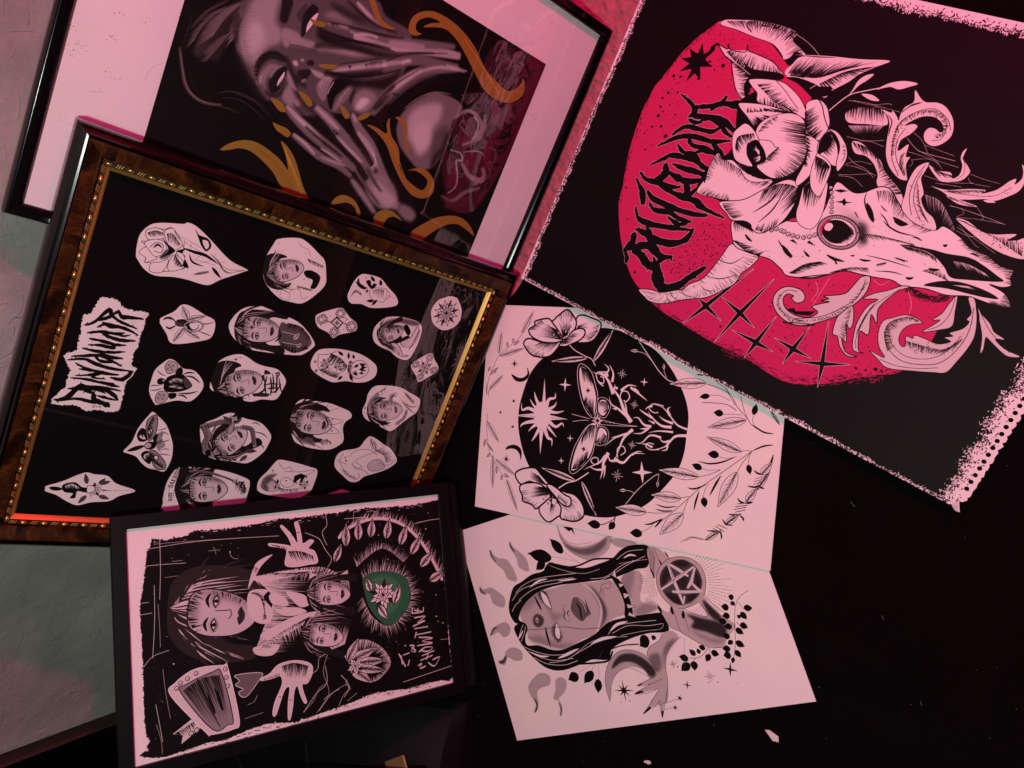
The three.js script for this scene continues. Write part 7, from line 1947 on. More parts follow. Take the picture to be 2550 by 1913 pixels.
const ART_POSTER = [
["rp","K",[200,100,280,119,446,109,507,78,692,89,792,88,895,87,1079,76,1215,59,1422,69,1638,66,1941,57,2253,69,2580,75,2787,51,2808,45,2811,169,2795,627,2796,1080,2788,1526,2790,1785,2663,1786,2531,1777,2336,1782,2164,1763,1967,1745,1846,1764,1669,1782,1465,1798,1246,1809,1063,1775,908,1773,782,1790,658,1807,526,1796,420,1804,316,1811,214,1818,103,1790,44,1760,72,1738,105,1736,95,1704,113,1673,109,1649,93,1621,85,1537,83,1383,86,1205,87,1026,81,724,85,603,106,485,128,341,150,195,168,173,182,125]],
["dry","K",300,[316,1817,782,1796,1245,1815,1669,1789,1966,1751,2530,1784,2764,1787],1.2],
["dry","W",160,[211,104,507,85,895,94,1422,76,2253,74,2787,55],1.2],
["l","W",3.6,[162,178,443,166,763,176,1207,208]],
["l","W",2.4,[198,146,384,152,750,175]],
["l","W",3.6,[246,108,242,358,227,591]],
["l","W",3.5,[141,312,261,317,436,331]],
["l","W",2.4,[331,303,414,306]],
["l","W",2.4,[268,424,397,426]],
["l","W",3.5,[191,474,185,743,159,1042]],
["l","W",2.4,[214,626,219,811,218,969]],
["l","W",3.5,[96,599,147,602]],
["l","W",3.5,[82,690,166,688]],
["l","W",3.4,[90,1099,159,1030,280,1006]],
["l","W",2.3,[229,1141,244,1338,270,1536]],
["l","W",3.5,[168,1403,190,1564,207,1698]],
["l","W",2.3,[167,1558,196,1684,201,1791]],
["l","W",2.5,[615,258,708,260]],
["l","W",2.5,[660,234,675,295]],
["l","W",2.6,[782,297,805,340,849,359]],
["l","W",2.5,[656,441,799,460]],
["l","W",2.5,[468,433,528,434]],
["l","W",2.5,[838,1680,991,1667]],
["l","W",2.5,[868,1574,920,1561,948,1517]],
["l","W",4.4,[1815,129,1905,132,2027,139]],
["l","W",3.0,[1910,68,1901,154]],
["l","W",4.7,[2531,258,2667,244,2795,244]],
["l","W",2.8,[1729,1750,1820,1703]],
["l","W",4.5,[2278,1712,2538,1692,2792,1675]],
["l","W",3.1,[2698,1404,2799,1417]],
["spk","W",120,[162,185,943,160,767,1107,151,1695],1.2],
["spk","W",90,[1791,55,2743,161,2755,1519,2136,1532],1.5],
["l","W",4.2,[1442,210,1565,282,1616,387,1668,478,1619,555]],
["l","W",4.3,[1638,66,1645,166,1598,230,1633,347]],
["l","W",4.0,[1404,1453,1477,1415,1496,1326,1569,1301]],
["l","W",4.0,[1331,1752,1449,1622,1552,1553,1548,1404]],
["l","W",4.0,[1467,1772,1587,1655,1661,1632]],
["l","W",4.2,[1688,1516,1753,1626,1703,1709]],
["l","W",2.8,[1445,1784,1540,1686,1565,1608,1526,1448,1576,1307]],
["l","W",2.8,[1331,1747,1423,1677,1477,1587,1549,1557]],
["l","W",2.9,[1644,1777,1701,1687,1759,1653,1727,1607,1603,1645,1510,1688]],
["l","W",3.0,[1764,1654,1727,1598,1740,1562]],
["f","#2a2527",[281,670,286,892,422,1077,663,1181,926,1212,943,1109,692,991,752,605,1020,637,1026,513,750,400,499,375,335,463]],
["b","#2a2527",24.2,[361,759,422,986,559,1187]],
["b","#d6d0cd",12.2,[359,756,421,978,622,1187]],
["b","#d6d0cd",7.9,[357,754,420,970,551,1112]],
["b","#2a2527",20.5,[356,752,419,961,595,1224]],
["b","#d6d0cd",5.8,[354,749,418,953,627,1136]],
["b","#2a2527",24.2,[352,747,417,945,488,1140]],
["b","#d6d0cd",9.0,[350,744,416,937,730,1193]],
["b","#d6d0cd",12.4,[348,742,415,928,856,1201]],
["b","#2a2527",17.2,[347,739,414,920,636,1186]],
["b","#d6d0cd",8.0,[345,737,413,912,861,1191]],
["b","#2a2527",18.4,[343,735,412,904,763,1178]],
["b","#2a2527",13.2,[341,732,411,895,747,1125]],
["b","#2a2527",17.7,[339,730,410,887,936,1172]],
["b","#2a2527",25.2,[337,727,409,879,487,1006]],
["b","#2a2527",19.1,[336,725,408,871,798,1116]],
["b","#2a2527",22.5,[334,722,407,862,769,1160]],
["b","#d6d0cd",6.7,[332,720,406,854,565,1031]],
["b","#2a2527",10.7,[330,718,405,846,830,1153]],
["b","#2a2527",21.1,[328,715,404,838,649,1073]],
["b","#d6d0cd",6.5,[327,713,403,829,913,1054]],
["b","#d6d0cd",5.2,[325,710,402,821,651,986]],
["b","#2a2527",10.6,[323,708,401,813,782,1045]],
["b","#2a2527",12.4,[321,705,400,805,611,1019]],
["b","#2a2527",25.3,[319,703,399,796,649,969]],
["b","#2a2527",20.3,[317,701,398,788,879,1036]],
["b","#2a2527",14.1,[316,698,397,780,857,1030]],
["b","#2a2527",14.4,[314,696,396,772,870,1047]],
["b","#d6d0cd",5.9,[312,693,395,763,575,907]],
["b","#d6d0cd",7.0,[310,691,395,755,486,867]],
["b","#d6d0cd",12.2,[308,689,394,747,527,861]],
["b","#2a2527",21.9,[307,686,393,739,802,965]],
["b","#2a2527",23.0,[305,684,392,730,720,879]],
["b","#d6d0cd",10.9,[303,681,391,722,812,891]],
["b","#2a2527",17.2,[301,679,390,714,916,955]],
["b","#d6d0cd",9.2,[299,676,389,706,878,891]],
["b","#2a2527",10.7,[300,675,390,698,921,732]],
["b","#d6d0cd",11.2,[302,673,393,691,777,713]],
["b","#d6d0cd",5.1,[304,672,396,684,941,771]],
["b","#d6d0cd",11.9,[307,671,399,677,670,636]],
["b","#2a2527",20.6,[309,670,402,670,540,638]],
["b","#d6d0cd",12.6,[311,669,406,663,705,650]],
["b","#d6d0cd",8.9,[314,667,409,656,637,667]],
["b","#d6d0cd",13.4,[316,666,412,648,814,643]],
["b","#d6d0cd",8.5,[318,665,415,641,871,712]],
["b","#d6d0cd",10.3,[321,664,418,634,561,606]],
["b","#d6d0cd",12.2,[323,663,422,627,603,550]],
["b","#2a2527",24.4,[325,661,425,620,850,602]],
["b","#d6d0cd",5.7,[328,660,428,613,939,619]],
["b","#d6d0cd",6.7,[330,659,431,606,926,653]],
["b","#2a2527",13.0,[332,658,435,599,809,615]],
["b","#d6d0cd",7.0,[335,656,438,592,975,629]],
["b","#d6d0cd",10.2,[337,655,441,585,872,583]],
["b","#2a2527",10.7,[339,654,444,577,821,558]],
["b","#2a2527",18.2,[342,653,448,570,905,545]],
["b","#d6d0cd",10.2,[344,652,451,563,817,565]],
["b","#d6d0cd",6.2,[346,650,454,556,622,491]],
["b","#d6d0cd",5.7,[349,649,457,549,572,450]],
["b","#d6d0cd",9.8,[351,648,461,542,742,527]],
["b","#d6d0cd",6.3,[353,647,464,534,957,552]],
["b","#d6d0cd",8.6,[356,646,467,527,597,456]],
["b","#d6d0cd",9.4,[358,644,470,520,868,505]],
["b","#2a2527",16.5,[360,643,474,513,732,446]],
["b","#d6d0cd",13.4,[363,642,477,506,623,415]],
["b","#2a2527",18.6,[365,641,480,498,1004,507]],
["b","#d6d0cd",7.5,[367,639,483,491,584,414]],
["b","#d6d0cd",7.9,[370,638,487,484,754,412]],
["b","#2a2527",22.5,[372,637,490,477,917,359]],
["b","#d6d0cd",5.8,[374,636,493,470,780,427]],
["b","#2a2527",20.0,[377,635,496,462,627,287]],
["b","#2a2527",23.7,[379,633,500,455,998,418]],
["o","#c9c2c3","#171316",11.0,[436,716,436,847,538,937,694,978,828,979,937,931,974,873,959,800,873,693,750,618,593,568,473,594]],
["s","#5a5356",0.6,32.4,[491,599,610,579,749,624,884,710,970,817,803,707,616,628]],
["s","#6a6366",0.5,25.9,[436,847,436,716,473,594,519,673,498,813]],
["h","#2a2528",7.1,9,[622,589,760,634,895,727],[636,667,762,709,860,771]],
["h","#171316",10.4,12,[473,897,424,712,522,568],[565,886,510,737,603,631]],
["b","#171316",20.8,[590,801,557,850,573,915]],
["s","#2a2528",0.7,13.0,[633,820,600,863,624,924,657,880]],
["f","#e8e2e4",[635,827,613,867,626,911,644,876]],
["l","#171316",10.4,[636,821,607,865,627,925]],
["l","#171316",6.5,[638,828,647,877,627,911]],
["blob","#171316",[628,872,16]],
["b","#171316",20.8,[602,724,586,659,619,608]],
["s","#2a2528",0.7,13.0,[647,730,629,672,668,629,686,688]],
["f","#e8e2e4",[651,725,642,675,666,642,673,684]],
["l","#171316",10.4,[650,731,635,673,672,630]],
["l","#171316",6.5,[654,726,676,685,668,642]],
["blob","#171316",[657,680,16]],
["l","#4a4447",7.8,[649,758,739,771,766,771,773,814,749,841]],
["f","#3a3437",[832,906,817,854,831,831,825,802,855,763,881,812,882,846,871,877]],
["l","#120f11",7.8,[832,906,850,837,855,763]],
["f","T",[930,647,1087,660,1044,719,1116,838,1084,937,980,918,909,813]],
["h","K",5.2,26,[942,662,1018,715,1060,893],[1021,662,1068,750,1020,912]],
["h","T",6.5,40,[949,532,1189,516,1549,530,1717,612],[1022,636,1208,640,1455,667,1627,653]],
["h","T",6.4,40,[969,1123,1131,1051,1380,966,1524,911],[1015,1236,1204,1171,1370,1125,1541,1078]],
["f","T",[994,420,1144,361,1046,441,974,549,919,619]],
["f","T",[949,545,1189,516,1519,553,1321,577,1078,579]],
["f","T",[1001,1026,1300,924,1523,925,1349,1014,1128,1090]],
["f","T",[944,1118,1152,1135,1095,1214,966,1187]],
["f","T",[1143,842,1305,845,1412,904,1246,914]],
["f","T",[1098,702,1216,735,1252,822,1119,785]],
["h","K",5.2,30,[980,444,1188,529,1462,558],[976,523,1159,565,1349,582]],
["h","K",5.1,30,[968,1149,1158,1044,1437,950],[1071,1170,1209,1080,1378,993]],
["f","T",[1245,700,1394,752,1444,842,1359,854,1282,773]],
["h","T",5.2,90,[950,519,1122,733,1029,979,941,1169],[1433,567,1475,793,1378,993,1282,1214]],
["h","T",6.9,50,[1461,572,1686,635,1812,598],[1499,852,1639,904,1823,853]],
["h","T",5.4,50,[1368,1152,1557,1271,1735,1253],[1518,992,1687,1051,1809,1046]],
["f","#1c181a",[1417,765,1442,860,1553,924,1705,969,1847,1020,1850,945,1695,899,1725,694,1885,716,1895,648,1735,628,1587,603,1476,615,1427,693]],
["b","#b9b1b4",4.2,[1450,773,1490,901,1779,1033]],
["b","#b9b1b4",6.2,[1448,770,1489,890,1578,1004]],
["b","#1c181a",6.2,[1445,766,1487,879,1738,1024]],
["b","#1c181a",6.2,[1442,763,1485,868,1640,1024]],
["b","#b9b1b4",6.0,[1439,760,1484,857,1761,1001]],
["b","#b9b1b4",4.6,[1437,757,1482,845,1581,921]],
["b","#1c181a",14.3,[1434,753,1480,834,1579,921]],
["b","#1c181a",15.2,[1431,750,1479,823,1729,983]],
["b","#1c181a",6.6,[1428,747,1477,812,1596,916]],
["b","#b9b1b4",6.3,[1426,744,1476,801,1777,933]],
["b","#b9b1b4",7.6,[1423,741,1474,790,1638,872]],
["b","#1c181a",11.7,[1420,737,1472,778,1603,891]],
["b","#b9b1b4",4.5,[1417,734,1471,767,1587,857]],
["b","#1c181a",6.3,[1415,731,1469,756,1771,886]],
["b","#b9b1b4",7.8,[1412,728,1467,745,1567,800]],
["b","#1c181a",9.0,[1412,725,1469,735,1705,764]],
["b","#b9b1b4",4.1,[1416,724,1473,725,1611,720]],
["b","#1c181a",10.1,[1419,722,1478,715,1703,706]],
["b","#b9b1b4",7.0,[1423,720,1482,705,1538,653]],
["b","#1c181a",6.6,[1426,718,1487,696,1618,653]],
["b","#1c181a",10.1,[1429,717,1491,686,1824,706]],
["b","#1c181a",6.0,[1433,715,1496,676,1837,669]],
["b","#b9b1b4",3.5,[1436,713,1501,666,1782,676]],
["b","#b9b1b4",3.7,[1440,711,1505,657,1748,628]],
["b","#1c181a",12.4,[1443,710,1510,647,1657,595]],
["b","#b9b1b4",4.0,[1446,708,1514,637,1710,605]],
["b","#b9b1b4",4.8,[1450,706,1519,627,1615,583]],
["b","#b9b1b4",5.9,[1453,704,1523,618,1807,603]],
["b","#b9b1b4",4.1,[1457,703,1528,608,1634,576]],
["b","#1c181a",6.1,[1460,701,1533,598,1697,520]],
["o","#d2cbcd","#171316",6.5,[1496,747,1498,821,1561,870,1657,890,1737,887,1802,857,1823,824,1813,783,1761,725,1686,685,1591,660,1518,677]],
["s","#5a5356",0.6,19.0,[1529,680,1602,666,1686,689,1767,735,1820,793,1719,735,1606,693]],
["s","#6a6366",0.5,15.2,[1498,821,1496,747,1518,677,1547,721,1536,801]],
["h","#2a2528",4.2,9,[1609,672,1693,695,1774,744],[1618,715,1695,737,1754,770]],
["h","#171316",6.1,12,[1521,849,1489,745,1547,661],[1577,840,1542,757,1597,695]],
["b","#171316",12.2,[1592,792,1572,821,1582,857]],
["s","#2a2528",0.7,7.6,[1618,802,1598,827,1613,861,1633,835]],
["f","#e8e2e4",[1619,806,1606,829,1614,853,1625,833]],
["l","#171316",6.1,[1620,802,1602,828,1615,861]],
["l","#171316",3.8,[1621,806,1627,834,1615,853]],
["blob","#171316",[1616,831,9]],
["b","#171316",12.2,[1598,748,1587,712,1607,682]],
["s","#2a2528",0.7,7.6,[1625,751,1614,718,1637,693,1648,726]],
["f","#e8e2e4",[1628,747,1622,720,1636,700,1641,724]],
["l","#171316",6.1,[1627,751,1618,719,1639,694]],
["l","#171316",3.8,[1629,748,1643,725,1637,701]],
["blob","#171316",[1631,722,9]],
["l","#4a4447",4.6,[1627,766,1682,772,1698,771,1702,795,1688,811]],
["f","#3a3437",[1739,846,1729,817,1737,804,1734,787,1751,765,1767,792,1768,811,1762,828]],
["l","#120f11",4.6,[1739,846,1749,806,1751,765]],
["f","#1c181a",[1347,1094,1362,1186,1461,1259,1601,1320,1731,1384,1741,1315,1599,1253,1648,1067,1797,1107,1814,1046,1664,1007,1526,965,1419,963,1364,1029]],
["b","#b9b1b4",4.7,[1378,1106,1404,1230,1524,1330]],
["b","#b9b1b4",3.1,[1376,1103,1403,1220,1612,1364]],
["b","#1c181a",9.0,[1374,1099,1403,1209,1512,1343]],
["b","#1c181a",6.0,[1371,1096,1402,1198,1548,1324]],
["b","#b9b1b4",3.8,[1369,1093,1402,1188,1562,1305]],
["b","#1c181a",8.5,[1367,1089,1401,1177,1613,1325]],
["b","#b9b1b4",5.0,[1365,1086,1401,1167,1492,1271]],
["b","#1c181a",11.1,[1362,1083,1400,1156,1603,1304]],
["b","#1c181a",10.0,[1360,1080,1400,1146,1485,1235]],
["b","#b9b1b4",4.7,[1358,1076,1400,1135,1627,1261]],
["b","#1c181a",10.5,[1355,1073,1399,1125,1639,1299]],
["b","#1c181a",7.7,[1353,1070,1399,1114,1658,1278]],
["b","#b9b1b4",5.8,[1351,1066,1398,1104,1615,1218]],
["b","#1c181a",12.2,[1349,1063,1398,1093,1681,1265]],
["b","#b9b1b4",4.0,[1346,1060,1397,1082,1649,1238]],
["b","#b9b1b4",6.9,[1347,1057,1400,1073,1507,1086]],
["b","#1c181a",5.7,[1350,1056,1405,1065,1471,1024]],
["b","#1c181a",13.4,[1354,1055,1410,1056,1685,1085]],
["b","#b9b1b4",5.7,[1357,1054,1416,1048,1655,1099]],
["b","#1c181a",10.5,[1361,1053,1421,1039,1534,1037]],
["b","#1c181a",12.5,[1364,1051,1426,1031,1615,1038]],
["b","#b9b1b4",5.2,[1367,1050,1432,1022,1621,1046]],
["b","#b9b1b4",5.7,[1371,1049,1437,1014,1716,1058]],
["b","#1c181a",10.0,[1374,1048,1442,1005,1668,1002]],
["b","#b9b1b4",5.3,[1378,1047,1448,997,1691,1017]],
["b","#1c181a",9.1,[1381,1045,1453,988,1707,977]],
["b","#b9b1b4",5.1,[1385,1044,1458,980,1736,1014]],
["b","#1c181a",8.0,[1388,1043,1464,971,1526,910]],
["b","#b9b1b4",6.5,[1392,1042,1469,962,1747,982]],
["b","#b9b1b4",5.2,[1395,1041,1474,954,1691,932]],
["o","#d2cbcd","#171316",6.1,[1425,1087,1419,1157,1474,1210,1563,1240,1640,1247,1704,1228,1728,1200,1722,1161,1679,1101,1612,1054,1523,1019,1452,1025]],
["s","#5a5356",0.6,18.0,[1463,1029,1533,1026,1611,1058,1684,1110,1728,1170,1638,1104,1534,1052]],
["s","#6a6366",0.5,14.4,[1419,1157,1425,1087,1452,1025,1475,1070,1457,1142]],
["h","#2a2528",4.0,9,[1539,1032,1617,1064,1689,1119],[1544,1073,1615,1103,1668,1141]],
["h","#171316",5.7,12,[1438,1186,1418,1085,1482,1015],[1492,1184,1467,1103,1526,1052]],
["b","#171316",11.5,[1511,1141,1489,1165,1496,1200]],
["s","#2a2528",0.7,7.2,[1535,1154,1514,1175,1525,1208,1546,1187]],
["f","#e8e2e4",[1536,1157,1521,1177,1526,1201,1539,1184]],
["l","#171316",5.7,[1537,1154,1517,1176,1527,1208]],
["l","#171316",3.6,[1538,1158,1540,1185,1527,1201]],
["blob","#171316",[1530,1181,9]],
["b","#171316",11.5,[1521,1101,1515,1066,1537,1042]],
["s","#2a2528",0.7,7.2,[1547,1107,1540,1075,1564,1055,1572,1087]],
["f","#e8e2e4",[1550,1105,1547,1078,1563,1062,1565,1085]],
["l","#171316",5.7,[1549,1108,1543,1077,1566,1056]],
["l","#171316",3.6,[1551,1105,1566,1085,1563,1062]],
["blob","#171316",[1556,1081,9]],
["l","#4a4447",4.3,[1547,1122,1599,1134,1614,1135,1616,1158,1601,1171]],
["f","#3a3437",[1646,1209,1639,1181,1648,1170,1646,1155,1665,1136,1678,1163,1677,1181,1669,1196]],
["l","#120f11",4.3,[1646,1209,1659,1174,1665,1136]],
["o","T","W",5.4,[1267,345,1201,309,1121,284,1116,263,1162,270,1269,298,1310,310,1287,232,1231,142,1225,121,1246,124,1316,208,1366,297,1365,200,1350,116,1371,105,1390,135,1405,233,1415,304,1480,278,1514,296,1461,351,1516,387,1538,487,1452,495,1326,497,1246,464]],
["h","K",5.4,28,[1280,354,1390,369,1499,426],[1328,470,1411,468,1509,483]],
["h","K",4.0,12,[1135,273,1201,295,1268,325],[1134,293,1200,322,1266,352]],
["l","K",4.1,[1315,222,1344,212]],
["l","K",4.1,[1358,200,1400,198]],
["o","T","W",5.2,[1143,1303,1277,1299,1384,1335,1430,1379,1426,1444,1380,1514,1332,1516,1341,1584,1363,1668,1342,1676,1313,1603,1291,1519,1262,1552,1240,1677,1214,1775,1195,1770,1202,1642,1223,1517,1183,1521,1138,1614,1092,1718,1067,1699,1092,1603,1159,1476,1150,1402,1084,1407,993,1406,987,1385,1060,1363]],
["h","K",5.2,30,[1168,1322,1276,1319,1396,1371],[1188,1443,1267,1461,1362,1470]],
["h","K",3.9,10,[1006,1400,1071,1391,1138,1380],[1031,1408,1096,1416,1150,1409]],
["l","K",3.9,[1127,1572,1159,1580]],
["l","K",3.9,[1210,1618,1244,1626]],
["o","T","W",5.8,[277,1358,315,1270,470,1194,687,1211,723,1237,794,1681,735,1741,565,1739,530,1712]],
["o","#8d8689","K",7.1,[352,1351,395,1300,600,1248,672,1270,745,1656,700,1695,579,1700]],
["h","K",3.6,40,[370,1343,514,1278,659,1286],[579,1688,639,1691,726,1664]],
["l","K",7.2,[479,1270,553,1485,639,1691]],
["bd","K",24.3,[608,1585,545,1384]],
["bd","K",24.5,[669,1575,607,1349]],
["beads",31.3,[475,1232,409,1258,355,1279,325,1314,704,1246,707,1315,716,1387]],
["p","T",[424,1581,282,1659,355,1690,341,1752,436,1699,473,1673,497,1667]],
["h","K",4.7,16,[299,1657,369,1634,441,1604],[354,1726,402,1690,462,1658]],
["beads",35.6,[461,1676,419,1689]],
["o","#6d6669","W",5.0,[781,1313,996,1342,953,1416,872,1499,822,1500,799,1456,837,1440,777,1394,810,1364]],
["l","T",28.9,[1754,293,1823,230,2025,168,2213,176,2399,258,2551,412,2668,608,2767,835]],
["h","T",5.8,70,[1776,267,1995,157,2275,191,2521,378,2768,820],[1840,204,2017,73,2314,106,2593,311,2829,723]],
["lf","T","K",5.8,81.2,[1812,385,1827,173]],
["lf","T","K",5.9,82.4,[1935,345,1949,159]],
["lf","T","K",6.0,83.6,[2059,332,2088,161]],
["lf","T","K",6.1,85.0,[2213,367,2260,181]],
["lf","T","K",6.2,86.2,[2351,445,2432,261]],
["lf","T","K",6.2,87.0,[2457,548,2570,384]],
["lf","T","K",6.3,87.6,[2545,680,2690,551]],
["lf","T","K",6.3,88.1,[2632,828,2791,763]],
["lf","T","K",5.7,71.3,[1695,510,1770,351]],
["h","T",4.4,44,[1903,583,2160,448,2370,610],[1851,462,2166,361,2474,536]],
["h","T",4.4,90,[1954,705,2049,663,2252,680,2402,806,2401,1011,2196,1176,2019,1057,1942,873],[1901,612,2060,521,2310,557,2521,766,2528,1063,2186,1302,1921,1151,1863,916]],
["f","#2f6b48",[1954,705,2050,656,2252,680,2404,791,2401,1011,2330,1085,2196,1176,2078,1096,1995,968,1961,820]],
["s","#4d8a63",0.7,11.8,[2045,720,2247,737,2329,911,2205,1063,2060,922]],
["rosette",[2141,879],148.8,9],
["lf","W","K",6.0,75.1,[2243,983,2321,807]],
["lf","W","K",5.9,67.6,[2021,830,1986,696]],
["lf","W","K",5.9,73.8,[2088,970,2170,1113]],
["h","T",5.6,70,[1728,1361,1884,1242,2074,1336,2169,1511,2052,1626,1944,1643],[1779,1468,1905,1371,2023,1410,2075,1519,2025,1578,1948,1588]],
["lf","T","K",5.6,98.4,[1753,1421,2043,1344]],
["lf","T","K",5.6,98.4,[1765,1452,1974,1650]],
["lf","T","K",5.7,85.1,[1840,1440,2125,1474]],
["lf","T","K",5.7,79.2,[1822,1478,2118,1570]],
["lf","T","K",5.6,84.4,[1755,1394,1871,1225]],
["rosette",[1823,1464],84.9,9],
["kw",13.4,[2253,1444,2313,1578]],
["kw",13.4,[2275,1463,2284,1550]],
["kw",12.0,[2337,1576,2358,1523]],
["kw",12.0,[2299,1468,2363,1460]],
["kw",12.1,[2369,1396,2416,1406,2380,1449,2428,1459,2391,1415]],
["kw",12.1,[2440,1598,2482,1586,2462,1625,2520,1616]],
["kw",12.3,[2548,1586,2610,1635,2675,1562,2598,1575]],
["kw",12.2,[2468,1554,2602,1532]],
["kw",12.2,[2488,1515,2623,1492]],
["kw",12.3,[2533,1561,2555,1507]],
["kw",12.2,[2459,1473,2527,1443,2609,1460,2557,1486,2477,1462]],
["kw",12.2,[2448,1412,2613,1417,2500,1379,2617,1373,2471,1337]],
["kw",12.2,[2441,1309,2605,1312]],
["kw",12.2,[2430,1336,2451,1282]],
["kw",12.2,[2430,1249,2577,1256]],
["kw",12.2,[2416,1225,2550,1192,2467,1198,2553,1155,2438,1149]],
["kw",12.2,[2418,1101,2540,1109,2444,1077]],
["kw",12.2,[2418,1101,2430,1052]],
["kw",10.8,[2475,1104,2487,1063]],
["kw",10.8,[2540,1109,2544,1065]]
];
const CUTOUTS = [
["rose","oval paper cutout with an ink rose on a thorny stem",[330,492,331,409,376,327,448,287,578,253,599,245,618,230,684,240,800,303,985,417,1129,452,1127,471,967,586,882,657,737,654,634,659,508,683,426,659,356,594,341,565],0],
["portrait_tousled","round paper cutout with an ink head with tousled dark hair",[1256,427,1248,318,1273,199,1301,144,1450,90,1542,106,1661,166,1724,205,1771,299,1799,400,1743,514,1656,609,1544,621,1476,619,1388,580,1307,516],0],
["lettering","torn paper scrap with jagged black hand lettering",[203,945,279,930,335,952,356,973,419,987,486,979,539,984,527,1036,534,1106,524,1171,532,1251,521,1299,520,1354,528,1416,566,1436,556,1494,527,1564,523,1580,529,1635,533,1728,530,1794,475,1824,398,1821,316,1839,240,1810,154,1816,83,1815,75,1794,95,1741,136,1671,133,1609,137,1533,111,1499,78,1445,84,1409,134,1380,138,1309,137,1243,130,1167,126,1104,167,1068,179,1027],1],
["stag_beetle","pointed paper cutout with an ink stag beetle",[629,1020,633,992,707,923,745,858,809,852,930,895,1021,929,1036,1053,967,1111,769,1181,702,1112,639,1044],0],
["star_woman","long oval paper cutout with an ink woman with a star on her brow",[1144,961,1138,895,1180,799,1244,745,1345,716,1348,716,1487,739,1673,772,1797,843,1885,926,1882,968,1832,1031,1771,1063,1563,1089,1377,1100,1314,1086,1206,1033],0],
["tombstone","angular paper cutout with an ink tombstone and leaves",[2030,448,2028,387,2040,303,2077,232,2134,211,2265,209,2366,265,2491,337,2506,413,2296,488,2182,480,2080,497],0],
["lace_diamond","paper cutout with a diamond lace pattern",[1816,707,1826,664,1926,598,2018,559,2072,592,2129,629,2194,655,2220,702,2203,738,2120,778,2074,800,2030,841,1969,803,1866,776],0],
["flower_mandala","scalloped round paper cutout with a flower mandala",[2922,245,2971,212,3027,180,3105,180,3154,218,3203,273,3229,358,3219,418,3178,474,3094,516,3009,503,2940,463,2888,376,2892,308],0],
["reclining_woman","rounded paper cutout with an ink woman resting on her hands",[2391,726,2389,640,2454,544,2578,502,2719,495,2809,506,2861,561,2875,692,2859,832,2814,889,2708,881,2619,839,2518,822,2437,791],0],
["lace_star","small diamond paper cutout with a snowflake lace pattern",[3058,766,3121,822,3188,878,3197,935,3124,1008,3042,1075,2989,1023,2921,967,2891,916,2952,846],0],
["flower_beetle","paper cutout with a black ink beetle carrying flowers",[703,1603,695,1482,702,1415,741,1350,779,1309,832,1322,895,1366,990,1371,1078,1451,1088,1533,1030,1634,921,1646,802,1701,770,1701],0],
["veiled_woman","paper cutout with an ink woman and dripping lettering",[1137,1445,1137,1337,1148,1256,1217,1188,1317,1156,1444,1204,1524,1218,1617,1220,1672,1239,1747,1308,1749,1381,1717,1497,1596,1518,1502,1557,1356,1540,1229,1527,1154,1501],0],
["pumpkin","rounded paper cutout with an ink pumpkin and leaves",[1917,1128,1914,1045,1946,975,2049,939,2184,923,2343,931,2471,970,2547,1020,2565,1106,2504,1174,2401,1205,2290,1210,2181,1244,2077,1224,1967,1181],0],
["moth","winged paper cutout with an ink moth",[652,2141,691,2058,704,1949,721,1888,751,1816,776,1773,831,1808,906,1870,968,1970,1004,2046,1024,2145,1020,2227,998,2289,931,2278,869,2269,809,2231,754,2178,684,2157],0],
["serpent_woman","paper cutout with an ink woman wrapped by a scaly snake",[1170,1850,1202,1804,1277,1752,1335,1701,1404,1683,1509,1715,1629,1728,1698,1760,1787,1844,1787,1941,1762,2021,1662,2131,1521,2132,1369,2128,1276,2093,1224,2006],0],
["web_girl","paper cutout with an ink girl under a spider web",[1911,1684,1906,1577,1911,1500,1967,1451,2105,1451,2213,1448,2343,1471,2444,1499,2480,1550,2437,1603,2434,1671,2482,1780,2467,1839,2367,1908,2180,1912,2040,1880,1977,1817],0],
["snake_lady","paper cutout with a finely lined ink lady and snakes",[2566,1468,2571,1375,2560,1286,2600,1206,2708,1177,2863,1168,3004,1206,3114,1240,3145,1288,3148,1384,3101,1439,3032,1522,2948,1625,2854,1609,2718,1571,2622,1539],0],
["dagger","pointed paper cutout with an ink dagger through a rose",[193,2530,198,2501,290,2454,424,2363,498,2369,594,2374,673,2436,829,2487,724,2542,656,2598,534,2618,441,2652,358,2622,280,2575,201,2548],0],
["framed_girl","arched paper cutout with an ink girl in an ornate frame",[1057,2524,1049,2399,1067,2304,1096,2249,1178,2226,1359,2220,1534,2238,1705,2285,1745,2331,1757,2453,1742,2533,1503,2584,1119,2658,1069,2575],0],
["masks","paper cutout with ink mask faces and a flower",[1821,2358,1819,2279,1870,2185,1905,2103,1944,2065,2085,2076,2246,2103,2337,2134,2350,2272,2336,2362,2239,2435,2057,2439,1927,2427,1847,2400],0],
["mermaid","paper cutout with a finely lined ink mermaid",[2477,2024,2481,1942,2533,1895,2669,1848,2707,1760,2749,1713,2845,1741,2922,1778,3009,1809,3127,1911,3126,1973,3052,2043,2947,2097,2842,2145,2792,2205,2710,2213,2620,2162,2513,2091],0],
["scrap","small paper scrap peeping past the poster frame",[2529,2377,2591,2339,2650,2306,2713,2316,2754,2331,2680,2355],0]
];

